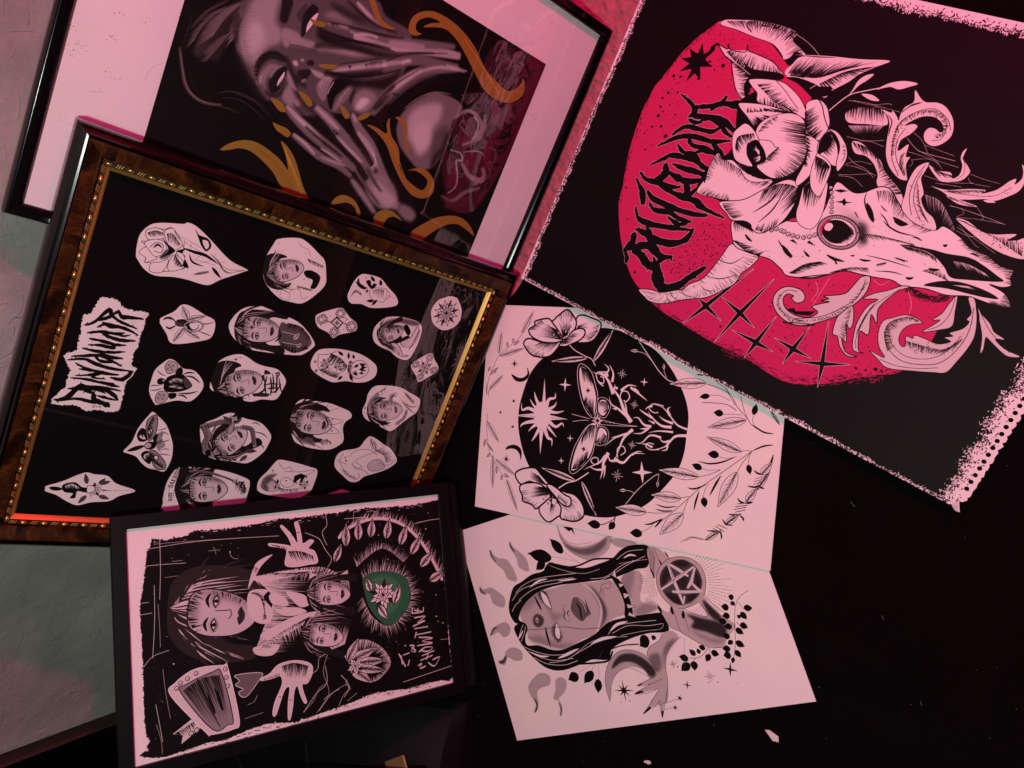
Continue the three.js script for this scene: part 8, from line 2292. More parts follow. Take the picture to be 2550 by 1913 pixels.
// ------------------------------------------------------------------ materials
const fineGrain = dataTex(256, 256, (x, y) => { const v = 128 + 60 * (hash2(x, y) - 0.5) + 60 * (vnoise(x / 5, y / 5) - 0.5); return [v]; });
const grain = (rx, ry) => { const t = fineGrain.clone(); t.repeat.set(rx, ry); t.needsUpdate = true; return t; };
const M = {
  black: new THREE.MeshPhysicalMaterial({ color: lin(0.0025, 0.0025, 0.0028), roughness: 0.16, specularIntensity: 0.9, clearcoat: 0.3, clearcoatRoughness: 0.06 }),
  blackMatt: new THREE.MeshPhysicalMaterial({ color: lin(0.0032, 0.0032, 0.0036), roughness: 0.42, specularIntensity: 0.22 }),
  mount: new THREE.MeshPhysicalMaterial({ color: lin(0.0042, 0.0042, 0.0042), roughness: 0.92, specularIntensity: 0.15, bumpMap: grain(6, 6), bumpScale: 0.00012 }),
  mat: null, gold: new THREE.MeshPhysicalMaterial({ color: lin(0.72, 0.46, 0.13), metalness: 0.85, roughness: 0.3 }),
  slip: new THREE.MeshPhysicalMaterial({ color: lin(0.62, 0.34, 0.09), metalness: 0.7, roughness: 0.34 }),
  glass: new THREE.MeshPhysicalMaterial({ color: 0xffffff, transmission: 1, thickness: 0, roughness: 0.0, ior: 1.5 }),
  back: new THREE.MeshStandardMaterial({ color: lin(0.06, 0.045, 0.03), roughness: 0.85 }),
  lampBody: new THREE.MeshStandardMaterial({ color: lin(0.03, 0.03, 0.03), roughness: 0.5 }),
  edge: new THREE.MeshStandardMaterial({ color: lin(0.7, 0.68, 0.66), roughness: 0.9 }),
};
const burlTex = dataTex(512, 512, (x, y) => {
  const u = x / 512 * 6, v = y / 512 * 6, w = fbm(u * 1.3 + fbm(u, v) * 2.2, v * 1.3 + fbm(u + 7, v + 3) * 2.2, 5), k = Math.max(0, w - 0.3) * 2.1, f = 0.75 + 0.5 * vnoise(x / 3, y / 17);
  return [Math.min(255, (20 + 62 * k) * f), Math.min(255, (10 + 38 * k) * f), Math.min(255, (6 + 12 * k) * f)];
}, true);
M.burl = new THREE.MeshPhysicalMaterial({ map: burlTex, roughness: 0.3, specularIntensity: 0.4, clearcoat: 0.3, clearcoatRoughness: 0.1 });
burlTex.repeat.set(9, 9);

// ------------------------------------------------------------------ the setting
// plastered wall: a slab standing behind the pictures, ending in an upright corner on the left
const WALL = { n: [-0.43937, 0, 0.8983], r: [0.8983, 0, 0.43937], d: -0.5753, left: -0.688 };
{
  const cv = document.createElement('canvas'); cv.width = cv.height = 1024; const c = cv.getContext('2d');
  c.fillStyle = '#808080'; c.fillRect(0, 0, 1024, 1024); c.lineCap = 'round';
  for (let i = 0; i < 900; i++) {                     // trowel ridges and pits
    const x = rr(0, 1024), y = rr(0, 1024), l = rr(8, 60), a = rr(-0.5, 0.5) + (rnd() < 0.3 ? 1.57 : 0), v = rnd() < 0.5 ? 150 + rr(0, 70) : 100 - rr(0, 60);
    c.strokeStyle = `rgba(${v | 0},${v | 0},${v | 0},${rr(0.15, 0.55)})`; c.lineWidth = rr(1, 3.4); c.beginPath(); c.moveTo(x, y); c.quadraticCurveTo(x + Math.cos(a) * l * 0.5 + rr(-9, 9), y + Math.sin(a) * l * 0.5 + rr(-9, 9), x + Math.cos(a + 0.4) * l, y + Math.sin(a + 0.4) * l); c.stroke();
  }
  for (let i = 0; i < 130; i++) { const x = rr(0, 1024), y = rr(0, 300), l = rr(60, 260); c.strokeStyle = `rgba(90,90,90,${rr(0.1, 0.35)})`; c.lineWidth = rr(1, 3); c.beginPath(); c.moveTo(x, y); c.lineTo(x + rr(-6, 6), y + l); c.stroke(); }
  const id = c.getImageData(0, 0, 1024, 1024).data;
  const bump = dataTex(1024, 1024, (x, y) => [Math.max(0, Math.min(255, id[(y * 1024 + x) * 4] * 0.55 + 115 * fbm(x / 70, y / 70, 5)))]);
  const tone = dataTex(512, 512, (x, y) => { const k = 0.82 + 0.3 * fbm(x / 60, y / 60, 5) + 0.05 * (hash2(x, y) - 0.5); return [160 * k, 157 * k, 149 * k]; }, true);
  bump.repeat.set(2.6, 2.6); tone.repeat.set(2.2, 2.2);
  const m = new THREE.MeshStandardMaterial({ map: tone, bumpMap: bump, bumpScale: 0.005, roughness: 0.9 });
  const L = 1.9, Hh = 1.1, w = struct(mesh('wall', new RoundedBoxGeometry(L, Hh, 0.08, 3, 0.003), m));
  const g = w.geometry, p = g.attributes.position, uv = g.attributes.uv; for (let i = 0; i < p.count; i++) uv.setXY(i, p.getX(i), p.getY(i));
  const along = WALL.left + L / 2; w.position.set(WALL.r[0] * along + WALL.n[0] * (WALL.d - 0.04), Hh / 2 - 0.03, WALL.r[2] * along + WALL.n[2] * (WALL.d - 0.04)); w.rotation.y = -Math.atan2(WALL.r[2], WALL.r[0]);
  // dark door casing beside the wall's corner: face board with a beaded edge
  const cas = group('door_casing'); tag(cas, 'narrow dark painted door casing beside the end of the plastered wall', 'door casing');
  const put = (nm, x0, x1, depth, front, mat) => { const b = mesh(nm, new RoundedBoxGeometry(x1 - x0, Hh, depth, 2, 0.0015), mat, cas); const a2 = (x0 + x1) / 2, dd = WALL.d + front - depth / 2; b.position.set(WALL.r[0] * a2 + WALL.n[0] * dd, Hh / 2 - 0.03, WALL.r[2] * a2 + WALL.n[2] * dd); b.rotation.y = w.rotation.y; return b; };
  const dk = new THREE.MeshStandardMaterial({ color: lin(0.05, 0.028, 0.022), roughness: 0.5, bumpMap: grain(3, 20), bumpScale: 0.0002 });
  put('casing_board', WALL.left - 0.0155, WALL.left - 0.0005, 0.04, -0.004, dk); put('casing_bead', WALL.left - 0.0195, WALL.left - 0.0158, 0.03, 0.0, dk);
  const door = struct(mesh('dark_doorway', new THREE.BoxGeometry(0.9, Hh, 0.04), M.blackMatt)); const a3 = WALL.left - 0.0205 - 0.45, d3 = WALL.d - 0.05; door.position.set(WALL.r[0] * a3 + WALL.n[0] * d3, Hh / 2 - 0.03, WALL.r[2] * a3 + WALL.n[2] * d3); door.rotation.y = w.rotation.y;
}
// pale carpet under the frames
{
  const nx = 300, nz = 170, x0 = 0.02, x1 = 0.62, z0 = -0.47, z1 = -0.12, pos = [], uv = [], idx = [], colr = [];
  for (let j = 0; j <= nz; j++) for (let i = 0; i <= nx; i++) { const x = x0 + (x1 - x0) * i / nx, z = z0 + (z1 - z0) * j / nz, e = fbm(x * 260, z * 260, 3); pos.push(x, -0.026 + 0.0052 * e + 0.002 * hash2(i, j), z); uv.push(x, z); const k = 0.75 + 0.5 * e; colr.push(0.46 * k, 0.15 * k, 0.17 * k); }
  for (let j = 0; j < nz; j++) for (let i = 0; i < nx; i++) { const a = j * (nx + 1) + i; idx.push(a, a + nx + 1, a + 1, a + 1, a + nx + 1, a + nx + 2); }
  const g = new THREE.BufferGeometry(); g.setAttribute('position', new THREE.Float32BufferAttribute(pos, 3)); g.setAttribute('uv', new THREE.Float32BufferAttribute(uv, 2)); g.setAttribute('color', new THREE.Float32BufferAttribute(colr, 3)); g.setIndex(idx); g.computeVertexNormals();
  struct(mesh('carpet', g, new THREE.MeshStandardMaterial({ vertexColors: true, roughness: 1 })));
  const f = struct(mesh('floor', new THREE.BoxGeometry(4, 0.05, 4), new THREE.MeshStandardMaterial({ color: lin(0.36, 0.13, 0.14), roughness: 1 }))); f.position.set(0, -0.0525, 0);
}
// black cloth: a thick fabric whose rough hem runs along the foot of the pictures
{
  const hem = [[1.0, 0.06], [0.3461, -0.2667], [0.3273, -0.2772], [0.1263, -0.3852], [0.1035, -0.401], [0.07, -0.432], [-0.06, -0.495], [-0.2, -0.565], [-0.55, -0.86], [-0.9, -1.15]];
  const ns = 520, pos = [], uv = [], idx = [], ts = [0, 0.0004, 0.0012, 0.0025, 0.004, 0.006, 0.009, 0.013, 0.02, 0.035, 0.06, 0.1, 0.16, 0.24, 0.34, 0.46, 0.6, 0.8, 1.05, 1.4], nt = ts.length;
  for (let i = 0; i <= ns; i++) {
    const p = at(hem, i / ns), q = at(hem, Math.min(1, i / ns + 0.01)), q0 = at(hem, Math.max(0, i / ns - 0.01)), dx = q[0] - q0[0], dz = q[1] - q0[1], l = Math.hypot(dx, dz), nx = 0.2 * 0.44 + 0.8 * (dz / l) * 1 , nz = 1;
    const ox = -0.45, oz = 0.89, rag = 0.0016 * (fbm(i * 0.9, 3, 3) - 0.5) * 2 + 0.0022 * (fbm(i * 0.13, 9, 2) - 0.5) * 2;
    for (let j = 0; j < nt; j++) {
      const t = ts[j], x = p[0] + ox * (t + rag * Math.exp(-t * 60)), z = p[1] + oz * (t + rag * Math.exp(-t * 60));
      const drop = 0.0265 * Math.exp(-(((t + 0.0002) / 0.0042) ** 1.1)), fold = t > 0.3 ? 0.0016 * (fbm(x * 5, z * 5, 3) - 0.5) * Math.min(1, (t - 0.3) * 4) : 0;
      pos.push(x, -drop + fold, z); uv.push(x, z);
    }
  }
  for (let i = 0; i < ns; i++) for (let j = 0; j < nt - 1; j++) { const a = i * nt + j; idx.push(a, a + nt, a + 1, a + 1, a + nt, a + nt + 1); }
  const g = new THREE.BufferGeometry(); g.setAttribute('position', new THREE.Float32BufferAttribute(pos, 3)); g.setAttribute('uv', new THREE.Float32BufferAttribute(uv, 2)); g.setIndex(idx); g.computeVertexNormals();
  const weave = dataTex(256, 256, (x, y) => [110 + 60 * (((x >> 1) + (y >> 1)) % 2) + 70 * hash2(x, y)]); weave.repeat.set(9, 9);
  const tone = dataTex(512, 512, (x, y) => { const k = 0.8 + 0.4 * fbm(x / 40, y / 40, 4) + 0.25 * (hash2(x, y) - 0.5); return [8 * k, 6.5 * k, 6.5 * k]; }, true); tone.repeat.set(3, 3);
  struct(mesh('black_cloth', g, new THREE.MeshPhysicalMaterial({ map: tone, bumpMap: weave, bumpScale: 0.0004, roughness: 0.95, specularIntensity: 0.12 })));
}

// ------------------------------------------------------------------ picture frames
function pose(g, G) { const m = new THREE.Matrix4().makeBasis(V(G.r), V(G.u), V(G.n)); g.quaternion.setFromRotationMatrix(m); g.position.copy(V(G.c)); }
function railGeo(w, h, prof, side, crease = 0.6) {         // one mitred rail; prof is a ring of [outward, height]
  const P = (end, d, z) => side === 'top' ? [end * (w / 2 + d), h + d, z] : side === 'bottom' ? [-end * (w / 2 + d), -d, z] : side === 'right' ? [w / 2 + d, end > 0 ? -d : h + d, z] : [-(w / 2 + d), end > 0 ? h + d : -d, z];
  const pos = [], uv = []; let s = 0; const L = side === 'top' || side === 'bottom' ? w : h, N = 1;
  for (let i = 0; i < prof.length - 1; i++) {
    const [d0, z0] = prof[i], [d1, z1] = prof[i + 1], ds = Math.hypot(d1 - d0, z1 - z0), a = P(-1, d0, z0), b = P(1, d0, z0), c = P(1, d1, z1), e = P(-1, d1, z1);
    pos.push(...a, ...b, ...c, ...a, ...c, ...e); uv.push(-d0, s, L + d0, s, L + d1, s + ds, -d0, s, L + d1, s + ds, -d1, s + ds); s += ds;
  }
  const g = new THREE.BufferGeometry(); g.setAttribute('position', new THREE.Float32BufferAttribute(pos, 3)); g.setAttribute('uv', new THREE.Float32BufferAttribute(uv, 2)); g.computeVertexNormals();
  return toCreasedNormals(g, crease);
}
const SIDES = ['top', 'right', 'bottom', 'left'];
function artPlane(A, tex, z, extra = {}) {                 // print whose canvas x runs down the picture and y runs to its left
  const g = new THREE.PlaneGeometry(A.rmax - A.rmin, A.vmax - A.vmin), p = g.attributes.position, uv = g.attributes.uv, cx = (A.rmax + A.rmin) / 2, cy = (A.vmax + A.vmin) / 2;
  for (let i = 0; i < p.count; i++) { const x = p.getX(i) + cx, y = p.getY(i) + cy; p.setXYZ(i, x, y, z); uv.setXY(i, (A.vmax - y) / (A.vmax - A.vmin), (x - A.rmin) / (A.rmax - A.rmin)); }
  return [g, new THREE.MeshPhysicalMaterial({ map: tex, roughness: 0.8, specularIntensity: 0.3, ...extra })];
}
function slab(x0, x1, y0, y1, z0, z1) { const g = new THREE.BoxGeometry(x1 - x0, y1 - y0, z1 - z0); g.translate((x0 + x1) / 2, (y0 + y1) / 2, (z0 + z1) / 2); return g; }

// --- large black frame with the charcoal portrait
{
  const G = GEO.big, A = GEO.portraitArt, rw = 0.0096, W = G.w - 2 * rw, Hh = G.h - 2 * rw, g = group('framed_portrait'); pose(g, G); g.position.addScaledVector(V(G.u), rw);
  tag(g, 'black framed charcoal portrait with hands and gold tendrils leaning on the wall', 'framed picture');
  const prof = [[0, -0.006], [0, -0.0012], [0.0006, -0.0003], [0.002, 0.0006], [0.0045, 0.001], [0.0072, 0.0004], [0.0088, -0.0008], [rw, -0.003], [rw, -0.0185], [0, -0.0185], [0, -0.006]];
  for (const s of SIDES) mesh('rail', railGeo(W, Hh, prof, s, 1.0), M.black, g);
  mesh('backing', slab(-W / 2, W / 2, 0, Hh, -0.0175, -0.0066), M.back, g);
  const wear = sheet(0.402, 0.306, 3.2, '#e6e2e0', (c, S, w, h) => {
    for (let i = 0; i < 260; i++) { const x = rr(0, w), y = rr(0, h), r = rr(60, 420); c.globalAlpha = 0.05; c.fillStyle = rnd() < 0.5 ? '#d6cfcc' : '#f2efec'; c.beginPath(); c.ellipse(x, y, r, r * rr(0.2, 0.8), rnd() * 6, 0, 7); c.fill(); }
    c.globalAlpha = 1; c.strokeStyle = '#8f8683';
    for (let i = 0; i < 70; i++) { c.globalAlpha = rr(0.15, 0.55); c.lineWidth = rr(1.2, 3.5); const x = rr(0, w), y = rr(0, h), a = rnd() * 6, l = rr(10, 110); c.beginPath(); c.moveTo(x, y); c.quadraticCurveTo(x + Math.cos(a) * l, y + Math.sin(a) * l, x + Math.cos(a + 0.5) * l * 1.6, y + Math.sin(a + 0.5) * l * 1.6); c.stroke(); }
    c.fillStyle = '#3f3936';
    for (let i = 0; i < 46; i++) { const cx = rnd() < 0.5 ? rr(0, w) : rr(w * 0.0, w * 0.2), cy = rr(0, h); for (let j = 0; j < 9; j++) { c.globalAlpha = rr(0.3, 0.9); circle(c, cx + rr(-40, 40), cy + rr(-30, 30), rr(0.8, 3.6)); c.fill(); } }
    c.globalAlpha = 1;
  });
  const board = artPlane({ rmin: -W / 2, rmax: W / 2, vmin: 0, vmax: Hh }, wear, -0.0056, { roughness: 0.75 }); mesh('mat_board', board[0], board[1], g);
  const tex = sheet(0.297, 0.21, 6.4, '#090708', (c, S, w, h) => {
    draw(c, ART_PORTRAIT, S);
    for (let i = 0; i < 2600; i++) { c.globalAlpha = rr(0.02, 0.09); c.fillStyle = rnd() < 0.5 ? '#ffffff' : '#000000'; c.fillRect(rr(0, w), rr(0, h), rr(1, 5), rr(1, 16)); }
    c.globalAlpha = 0.9; c.fillStyle = '#d9d2d0'; for (let i = 0; i < 26; i++) { circle(c, rr(0, w), rr(0, h), rr(0.8, 2.2)); c.fill(); } c.globalAlpha = 1;
  });
  const pr = artPlane({ rmin: A.rmin, rmax: A.rmax, vmin: A.vmin - rw, vmax: A.vmax - rw }, tex, -0.0051, { roughness: 0.7 }); mesh('charcoal_drawing', pr[0], pr[1], g);
  mesh('glass_pane', slab(-W / 2, W / 2, 0, Hh, -0.0032, -0.0030).toNonIndexed(), M.glass, g);
  const fl = mesh('mat_bevel', railGeo(W - 0.003, Hh - 0.003, [[0, -0.0054], [0.0012, -0.0042], [0.0012, -0.0055]], 'right'), M.edge, g); fl.position.y = 0.0015;
}
// --- brown burl frame with the cut-out drawings
{
  const G = GEO.sticker, A = GEO.stickerArt, W = G.w, Hh = G.h, g = group('framed_collage'); pose(g, G);
  tag(g, 'burl wood frame with gold beading holding cut-out tattoo drawings on black', 'framed picture');
  const wood = [[0.0072, -0.0012], [0.0076, 0.0006], [0.0086, 0.0008], [0.0090, -0.0002], [0.0100, 0.0004], [0.0140, 0.0022], [0.0176, 0.0024], [0.0178, -0.018], [0.0072, -0.018], [0.0072, -0.0012]];
  const outer = [[0.0179, 0.0016], [0.0186, 0.0026], [0.0200, 0.0024], [0.0206, 0.001], [0.0226, 0.0002], [0.0242, -0.0016], [0.0254, -0.0028], [0.0260, -0.0046], [0.0260, -0.0205], [0.0179, -0.0205], [0.0179, 0.0016]];
  const slip = [[0, -0.0066], [0.0004, -0.0060], [0.0022, -0.0034], [0.0027, -0.0032], [0.0030, -0.0038], [0.0071, -0.0038], [0.0071, -0.0165], [0, -0.0165], [0, -0.0066]];
  const oval = new THREE.SphereGeometry(1, 10, 7); oval.scale(0.0025, 0.0016, 0.0017);
  const reed = (() => { const l = []; for (const k of [-1, 0, 1]) { const s = new THREE.CapsuleGeometry(0.0005, 0.0024, 2, 6); s.rotateZ(-0.55); s.translate(k * 0.0016, 0, 0); l.push(s); } return mergeGeometries(l); })();
  const dark = new THREE.MeshPhysicalMaterial({ color: lin(0.05, 0.026, 0.008), roughness: 0.45, metalness: 0.4, specularIntensity: 0.4 });
  for (const s of SIDES) {
    const rail = mesh('rail', railGeo(W, Hh, wood, s, 0.5), M.burl, g);
    mesh('black_edge', railGeo(W, Hh, outer, s, 0.7), M.black, rail);
    mesh('gold_slip', railGeo(W, Hh, slip.slice(0, 5), s, 0.9), M.slip, rail);
    mesh('bead_channel', railGeo(W, Hh, slip.slice(4), s, 0.5), dark, rail);
    const long = s === 'left' || s === 'right', n = long ? 25 : 20, L = (long ? Hh : W) + 0.0098, step = L / n;
    for (let i = 0; i < n; i++) for (const kind of [0, 1]) {
      const t = -0.0049 + step * (i + 0.18 + 0.5 * kind), d = 0.0049, b = mesh(kind ? 'reed_cluster' : 'oval_bead', kind ? reed : oval, M.gold, rail);
      if (s === 'top') b.position.set(-W / 2 + t, Hh + d, -0.0026); else if (s === 'bottom') b.position.set(W / 2 - t, -d, -0.0026); else if (s === 'right') b.position.set(W / 2 + d, Hh - t, -0.0026); else b.position.set(-W / 2 - d, t, -0.0026);
      b.rotation.z = s === 'top' ? 0 : s === 'right' ? -Math.PI / 2 : s === 'bottom' ? Math.PI : Math.PI / 2;
    }
  }
  mesh('backing', slab(-W / 2 - 0.004, W / 2 + 0.004, -0.004, Hh + 0.004, -0.0165, -0.0092), M.back, g);
  mesh('black_mount', slab(-W / 2 - 0.003, W / 2 + 0.003, -0.003, Hh + 0.003, -0.0090, -0.0078), M.mount, g);
  const tex = sheet(A.rmax - A.rmin > 0 ? A.vmax - A.vmin : 1, A.rmax - A.rmin, 5.9, INK.W, (c, S) => draw(c, ART_STICKER, S));
  const pm = new THREE.MeshPhysicalMaterial({ map: tex, roughness: 0.85, specularIntensity: 0.3 });
  CUTOUTS.forEach(([nm, label, pts, torn]) => {
    const q = torn ? spline(pts, true, 9).map((p) => [p[0] + rr(-7, 7), p[1] + rr(-7, 7)]) : spline(pts, true, 4);
    const sh = new THREE.Shape(q.map((p) => new THREE.Vector2(A.rmax - p[1] / 1e4, A.vmax - p[0] / 1e4))), e = new THREE.ExtrudeGeometry(sh, { depth: 0.0003, bevelEnabled: false, curveSegments: 1 }), p = e.attributes.position, uv = e.attributes.uv;
    for (let i = 0; i < p.count; i++) uv.setXY(i, (A.vmax - p.getY(i)) / (A.vmax - A.vmin), (p.getX(i) - A.rmin) / (A.rmax - A.rmin));
    const m = mesh('paper_cutout', e, pm, g); m.position.z = -0.0077; m.userData.label = label;
  });
  mesh('glass_pane', slab(-W / 2 - 0.001, W / 2 + 0.001, -0.001, Hh + 0.001, -0.0050, -0.0048).toNonIndexed(), M.glass, g);
}
// --- flat black frame with the ink poster
{
  const G = GEO.poster, W = G.w, Hh = G.h, rw = 0.0112, g = group('framed_poster'); pose(g, G);
  tag(g, 'flat black frame with a ragged black ink poster of hands and faces', 'framed picture');
  const prof = [[0, -0.001], [0, 0.0034], [0.0004, 0.0038], [rw - 0.0005, 0.0038], [rw, 0.0033], [rw, -0.0068], [0, -0.0068], [0, -0.001]];
  for (const s of SIDES) mesh('rail', railGeo(W, Hh, prof, s, 0.5), M.blackMatt, g);
  mesh('backing', slab(-W / 2, W / 2, 0, Hh, -0.0064, -0.0006), M.back, g);
  const tex = sheet(Hh, W, 6.2, INK.W, (c, S, w, h) => { draw(c, ART_POSTER, S); c.globalAlpha = 0.07; for (let i = 0; i < 700; i++) { c.fillStyle = rnd() < 0.4 ? '#ffffff' : '#000000'; c.fillRect(rr(0, w), rr(0, h), rr(2, 60), rr(1, 3)); } c.globalAlpha = 1; });
  const pr = artPlane({ rmin: -W / 2, rmax: W / 2, vmin: 0, vmax: Hh }, tex, 0, { roughness: 0.7 }); mesh('poster_sheet', pr[0], pr[1], g);
  mesh('glass_pane', slab(-W / 2, W / 2, 0, Hh, 0.0012, 0.0014).toNonIndexed(), M.glass, g);
}

// ------------------------------------------------------------------ loose sheets on the cloth
function looseSheet(name, G, tex, label, thick, holes) {
  const sh = new THREE.Shape(), put = (p, i) => i ? sh.lineTo(p[0], p[1]) : sh.moveTo(p[0], p[1]);
  const outline = holes ? holes.outline : [[0, 0], [G.w, 0], [G.w, G.h], [0, G.h]]; outline.forEach(put); sh.closePath();
  if (holes) for (const [x, y, r] of holes.list) { const h = new THREE.Path(); h.absellipse(x, y, r, r, 0, Math.PI * 2, true, 0); sh.holes.push(h); }
  const geo = new THREE.ExtrudeGeometry(sh, { depth: thick, bevelEnabled: false, curveSegments: 7 }), p = geo.attributes.position, uv = geo.attributes.uv;
  for (let i = 0; i < p.count; i++) uv.setXY(i, p.getX(i) / G.w, 1 - p.getY(i) / G.h);
  const up = new THREE.Vector3().crossVectors(V(G.a), V(G.b)), m4 = new THREE.Matrix4().makeBasis(V(G.a), V(G.b), up);
  const m = mesh(name, geo, new THREE.MeshPhysicalMaterial({ map: tex, roughness: 0.82, specularIntensity: 0.28, ...(G.gloss ? { roughnessMap: G.gloss, roughness: 1 } : {}) }));
  m.quaternion.setFromRotationMatrix(m4); m.position.copy(V(G.O)).addScaledVector(up, up.y > 0 ? -thick : 0);
  return tag(m, label, 'drawing');
}
const paperTone = (c, w, h) => { for (let i = 0; i < 160; i++) { c.globalAlpha = 0.035; c.fillStyle = rnd() < 0.5 ? '#d9d2cc' : '#f6f3ef'; c.beginPath(); c.ellipse(rr(0, w), rr(0, h), rr(80, 500), rr(60, 300), rnd() * 6, 0, 7); c.fill(); } c.globalAlpha = 1; };
{
  const G = GEO.lady; looseSheet('ink_sheet', G, sheet(G.w, G.h, 6.6, INK.W, (c, S, w, h) => { paperTone(c, w, h); draw(c, ART_LADY, S); }), 'white sheet with a grey wash drawing of a long-haired woman holding a pentacle', 0.0006);
  const G2 = GEO.moth; looseSheet('ink_sheet', G2, sheet(G2.w, G2.h, 6.8, INK.W, (c, S, w, h) => { paperTone(c, w, h); draw(c, ART_MOTH, S); }), 'white sheet inked with a moth and sun in a black disc', 0.0006);
  const G3 = GEO.skull;
  const tex = sheet(G3.w, G3.h, 4.85, INK.W, (c, S, w, h) => {
    paperTone(c, w, h);
    const jag = (t, o, amp) => amp * (2.2 * (fbm(t * 55 + o, o * 1.7, 5) - 0.47) + 0.5 * (hash2(Math.floor(t * 900), o | 0) - 0.5));
    const sides = [                                   // roller-printed black ground with dry, broken edges
      { n: 300, f: (t) => [20 + (t > 0.56 ? 15 : t < 0.12 ? 26 : 4) + jag(t, 3, 14), h - 24 - t * (h - 66)], u: [1, 0], sc: 15 },
      { n: 300, f: (t) => [34 + t * (w - 190), 42 + t * 50 + jag(t, 11, 26)], u: [0, 1], sc: 24 },
      { n: 260, f: (t) => [w - 128 + 22 * Math.sin(t * 5) + jag(t, 23, 60), 92 + t * (h - 116)], u: [-1, 0], sc: 44 },
      { n: 300, f: (t) => [w - 110 - t * (w - 140), h - 22 + 7 * Math.sin(t * 17) + jag(t, 37, 20)], u: [0, -1], sc: 12 }];
    trace(c, sides.flatMap((s) => Array.from({ length: s.n }, (_, i) => s.f(i / s.n))), true); c.fillStyle = INK.K; c.fill();
    for (const s of sides) for (let i = 0; i < 2600; i++) { const p = s.f(rnd()), inward = rnd() < 0.45, d = -Math.log(1 - rnd() * 0.98) * s.sc * (inward ? 0.3 : 0.55) * (inward ? 1 : -1), q = rr(1.5, 6.5); c.fillStyle = inward ? INK.P : INK.K; c.beginPath(); c.ellipse(p[0] + s.u[0] * d + rr(-3, 3), p[1] + s.u[1] * d + rr(-3, 3), q * rr(0.6, 2.2), q * 0.6, rnd() * 3, 0, 7); c.fill(); }
    draw(c, ART_SKULL, S);
    for (let i = 0; i < 240; i++) { c.globalAlpha = 0.05; c.fillStyle = '#4a3f42'; c.beginPath(); c.ellipse(rr(w * 0.3, w), rr(0, h), rr(60, 300), rr(20, 90), rnd() * 3, 0, 7); if (i < 0) c.fill(); }
    c.globalAlpha = 0.8; c.fillStyle = '#cfc8c4'; for (let i = 0; i < 90; i++) { circle(c, rr(0, w), rr(0, h), rr(0.8, 2.2)); c.fill(); } c.globalAlpha = 1;
  });
  G3.gloss = glossOf(tex, 0.86, 0.6);
  const list = [], outline = [[0, 0], [G3.w - 0.0012, 0]];
  for (let y = 0.005, i = 0; y < G3.h - 0.006; y += 0.00555, i++) { list.push([G3.w - 0.0052, y, 0.0016]); outline.push([G3.w - 0.0008 + rr(-0.0005, 0.0006), y - 0.0016], [G3.w - 0.0014 + rr(-0.0006, 0.0004), y], [G3.w - 0.0006 + rr(-0.0004, 0.0006), y + 0.0016]); }
  outline.push([G3.w - 0.003, G3.h - 0.0062], [G3.w - 0.0062, G3.h - 0.005], [G3.w - 0.0078, G3.h - 0.0018], [G3.w - 0.0092, G3.h - 0.0004], [0, G3.h]);
  looseSheet('ink_page', G3, tex, 'large black page torn from a pad with a horned skull, peony and red moon', 0.0006, { list: list.slice(0, -1), outline });
}
// the torn paper tab curling at the page's corner
{
  const G = GEO.skull, pts = [[-0.0085, -0.0015, 0.0002], [-0.005, -0.006, 0.0012], [-0.0035, -0.0035, 0.0032], [-0.001, 0.0008, 0.0022], [-0.004, 0.0012, 0.003], [-0.0058, 0.0004, 0.0012]], pos = [];
  const Q = pts.map(([a, b, z]) => V(G.O).addScaledVector(V(G.a), G.w + a).addScaledVector(V(G.b), G.h + b).add(new THREE.Vector3(0, z, 0)));
  for (const [i, j, k] of [[0, 1, 2], [0, 2, 5], [2, 3, 4], [2, 4, 5]]) for (const o of [i, j, k]) pos.push(Q[o].x, Q[o].y, Q[o].z);
  for (const [i, j, k] of [[0, 2, 1], [0, 5, 2], [2, 4, 3], [2, 5, 4]]) for (const o of [i, j, k]) pos.push(Q[o].x, Q[o].y - 0.0003, Q[o].z);
  const g = new THREE.BufferGeometry(); g.setAttribute('position', new THREE.Float32BufferAttribute(pos, 3)); g.computeVertexNormals();
  tag(mesh('torn_paper_tab', g, M.edge), 'small torn paper tab curling at the lower corner of the skull page', 'paper scrap');
}
// small paper scraps on the cloth
for (const [x, z, s, a, label] of [[-0.284, -0.149, 0.0052, 0.5, 'small white torn paper crumb on the cloth below the woman drawing'], [-0.335, -0.257, 0.0028, 1.2, 'tiny pale crumb on the cloth at the lower edge of the photo'], [0.0205, -0.135, 0.002, 0.2, 'tiny pale flake on the cloth right of the moth sheet']]) {
  const sh = new THREE.Shape(); [[-1, -0.4], [-0.3, -0.75], [0.9, 0.1], [1.1, 0.7], [0.2, 0.5], [-0.6, 0.35]].forEach((p, i) => i ? sh.lineTo(p[0] * s, p[1] * s) : sh.moveTo(p[0] * s, p[1] * s));
  const e = new THREE.ExtrudeGeometry(sh, { depth: 0.0005, bevelEnabled: true, bevelSize: 0.0003, bevelThickness: 0.0003, bevelSegments: 1 }); e.rotateX(-Math.PI / 2);
  const m = mesh('paper_crumb', e, M.edge); m.position.set(x, 0.0008, z); m.rotation.y = a; tag(m, label, 'paper scrap');
}
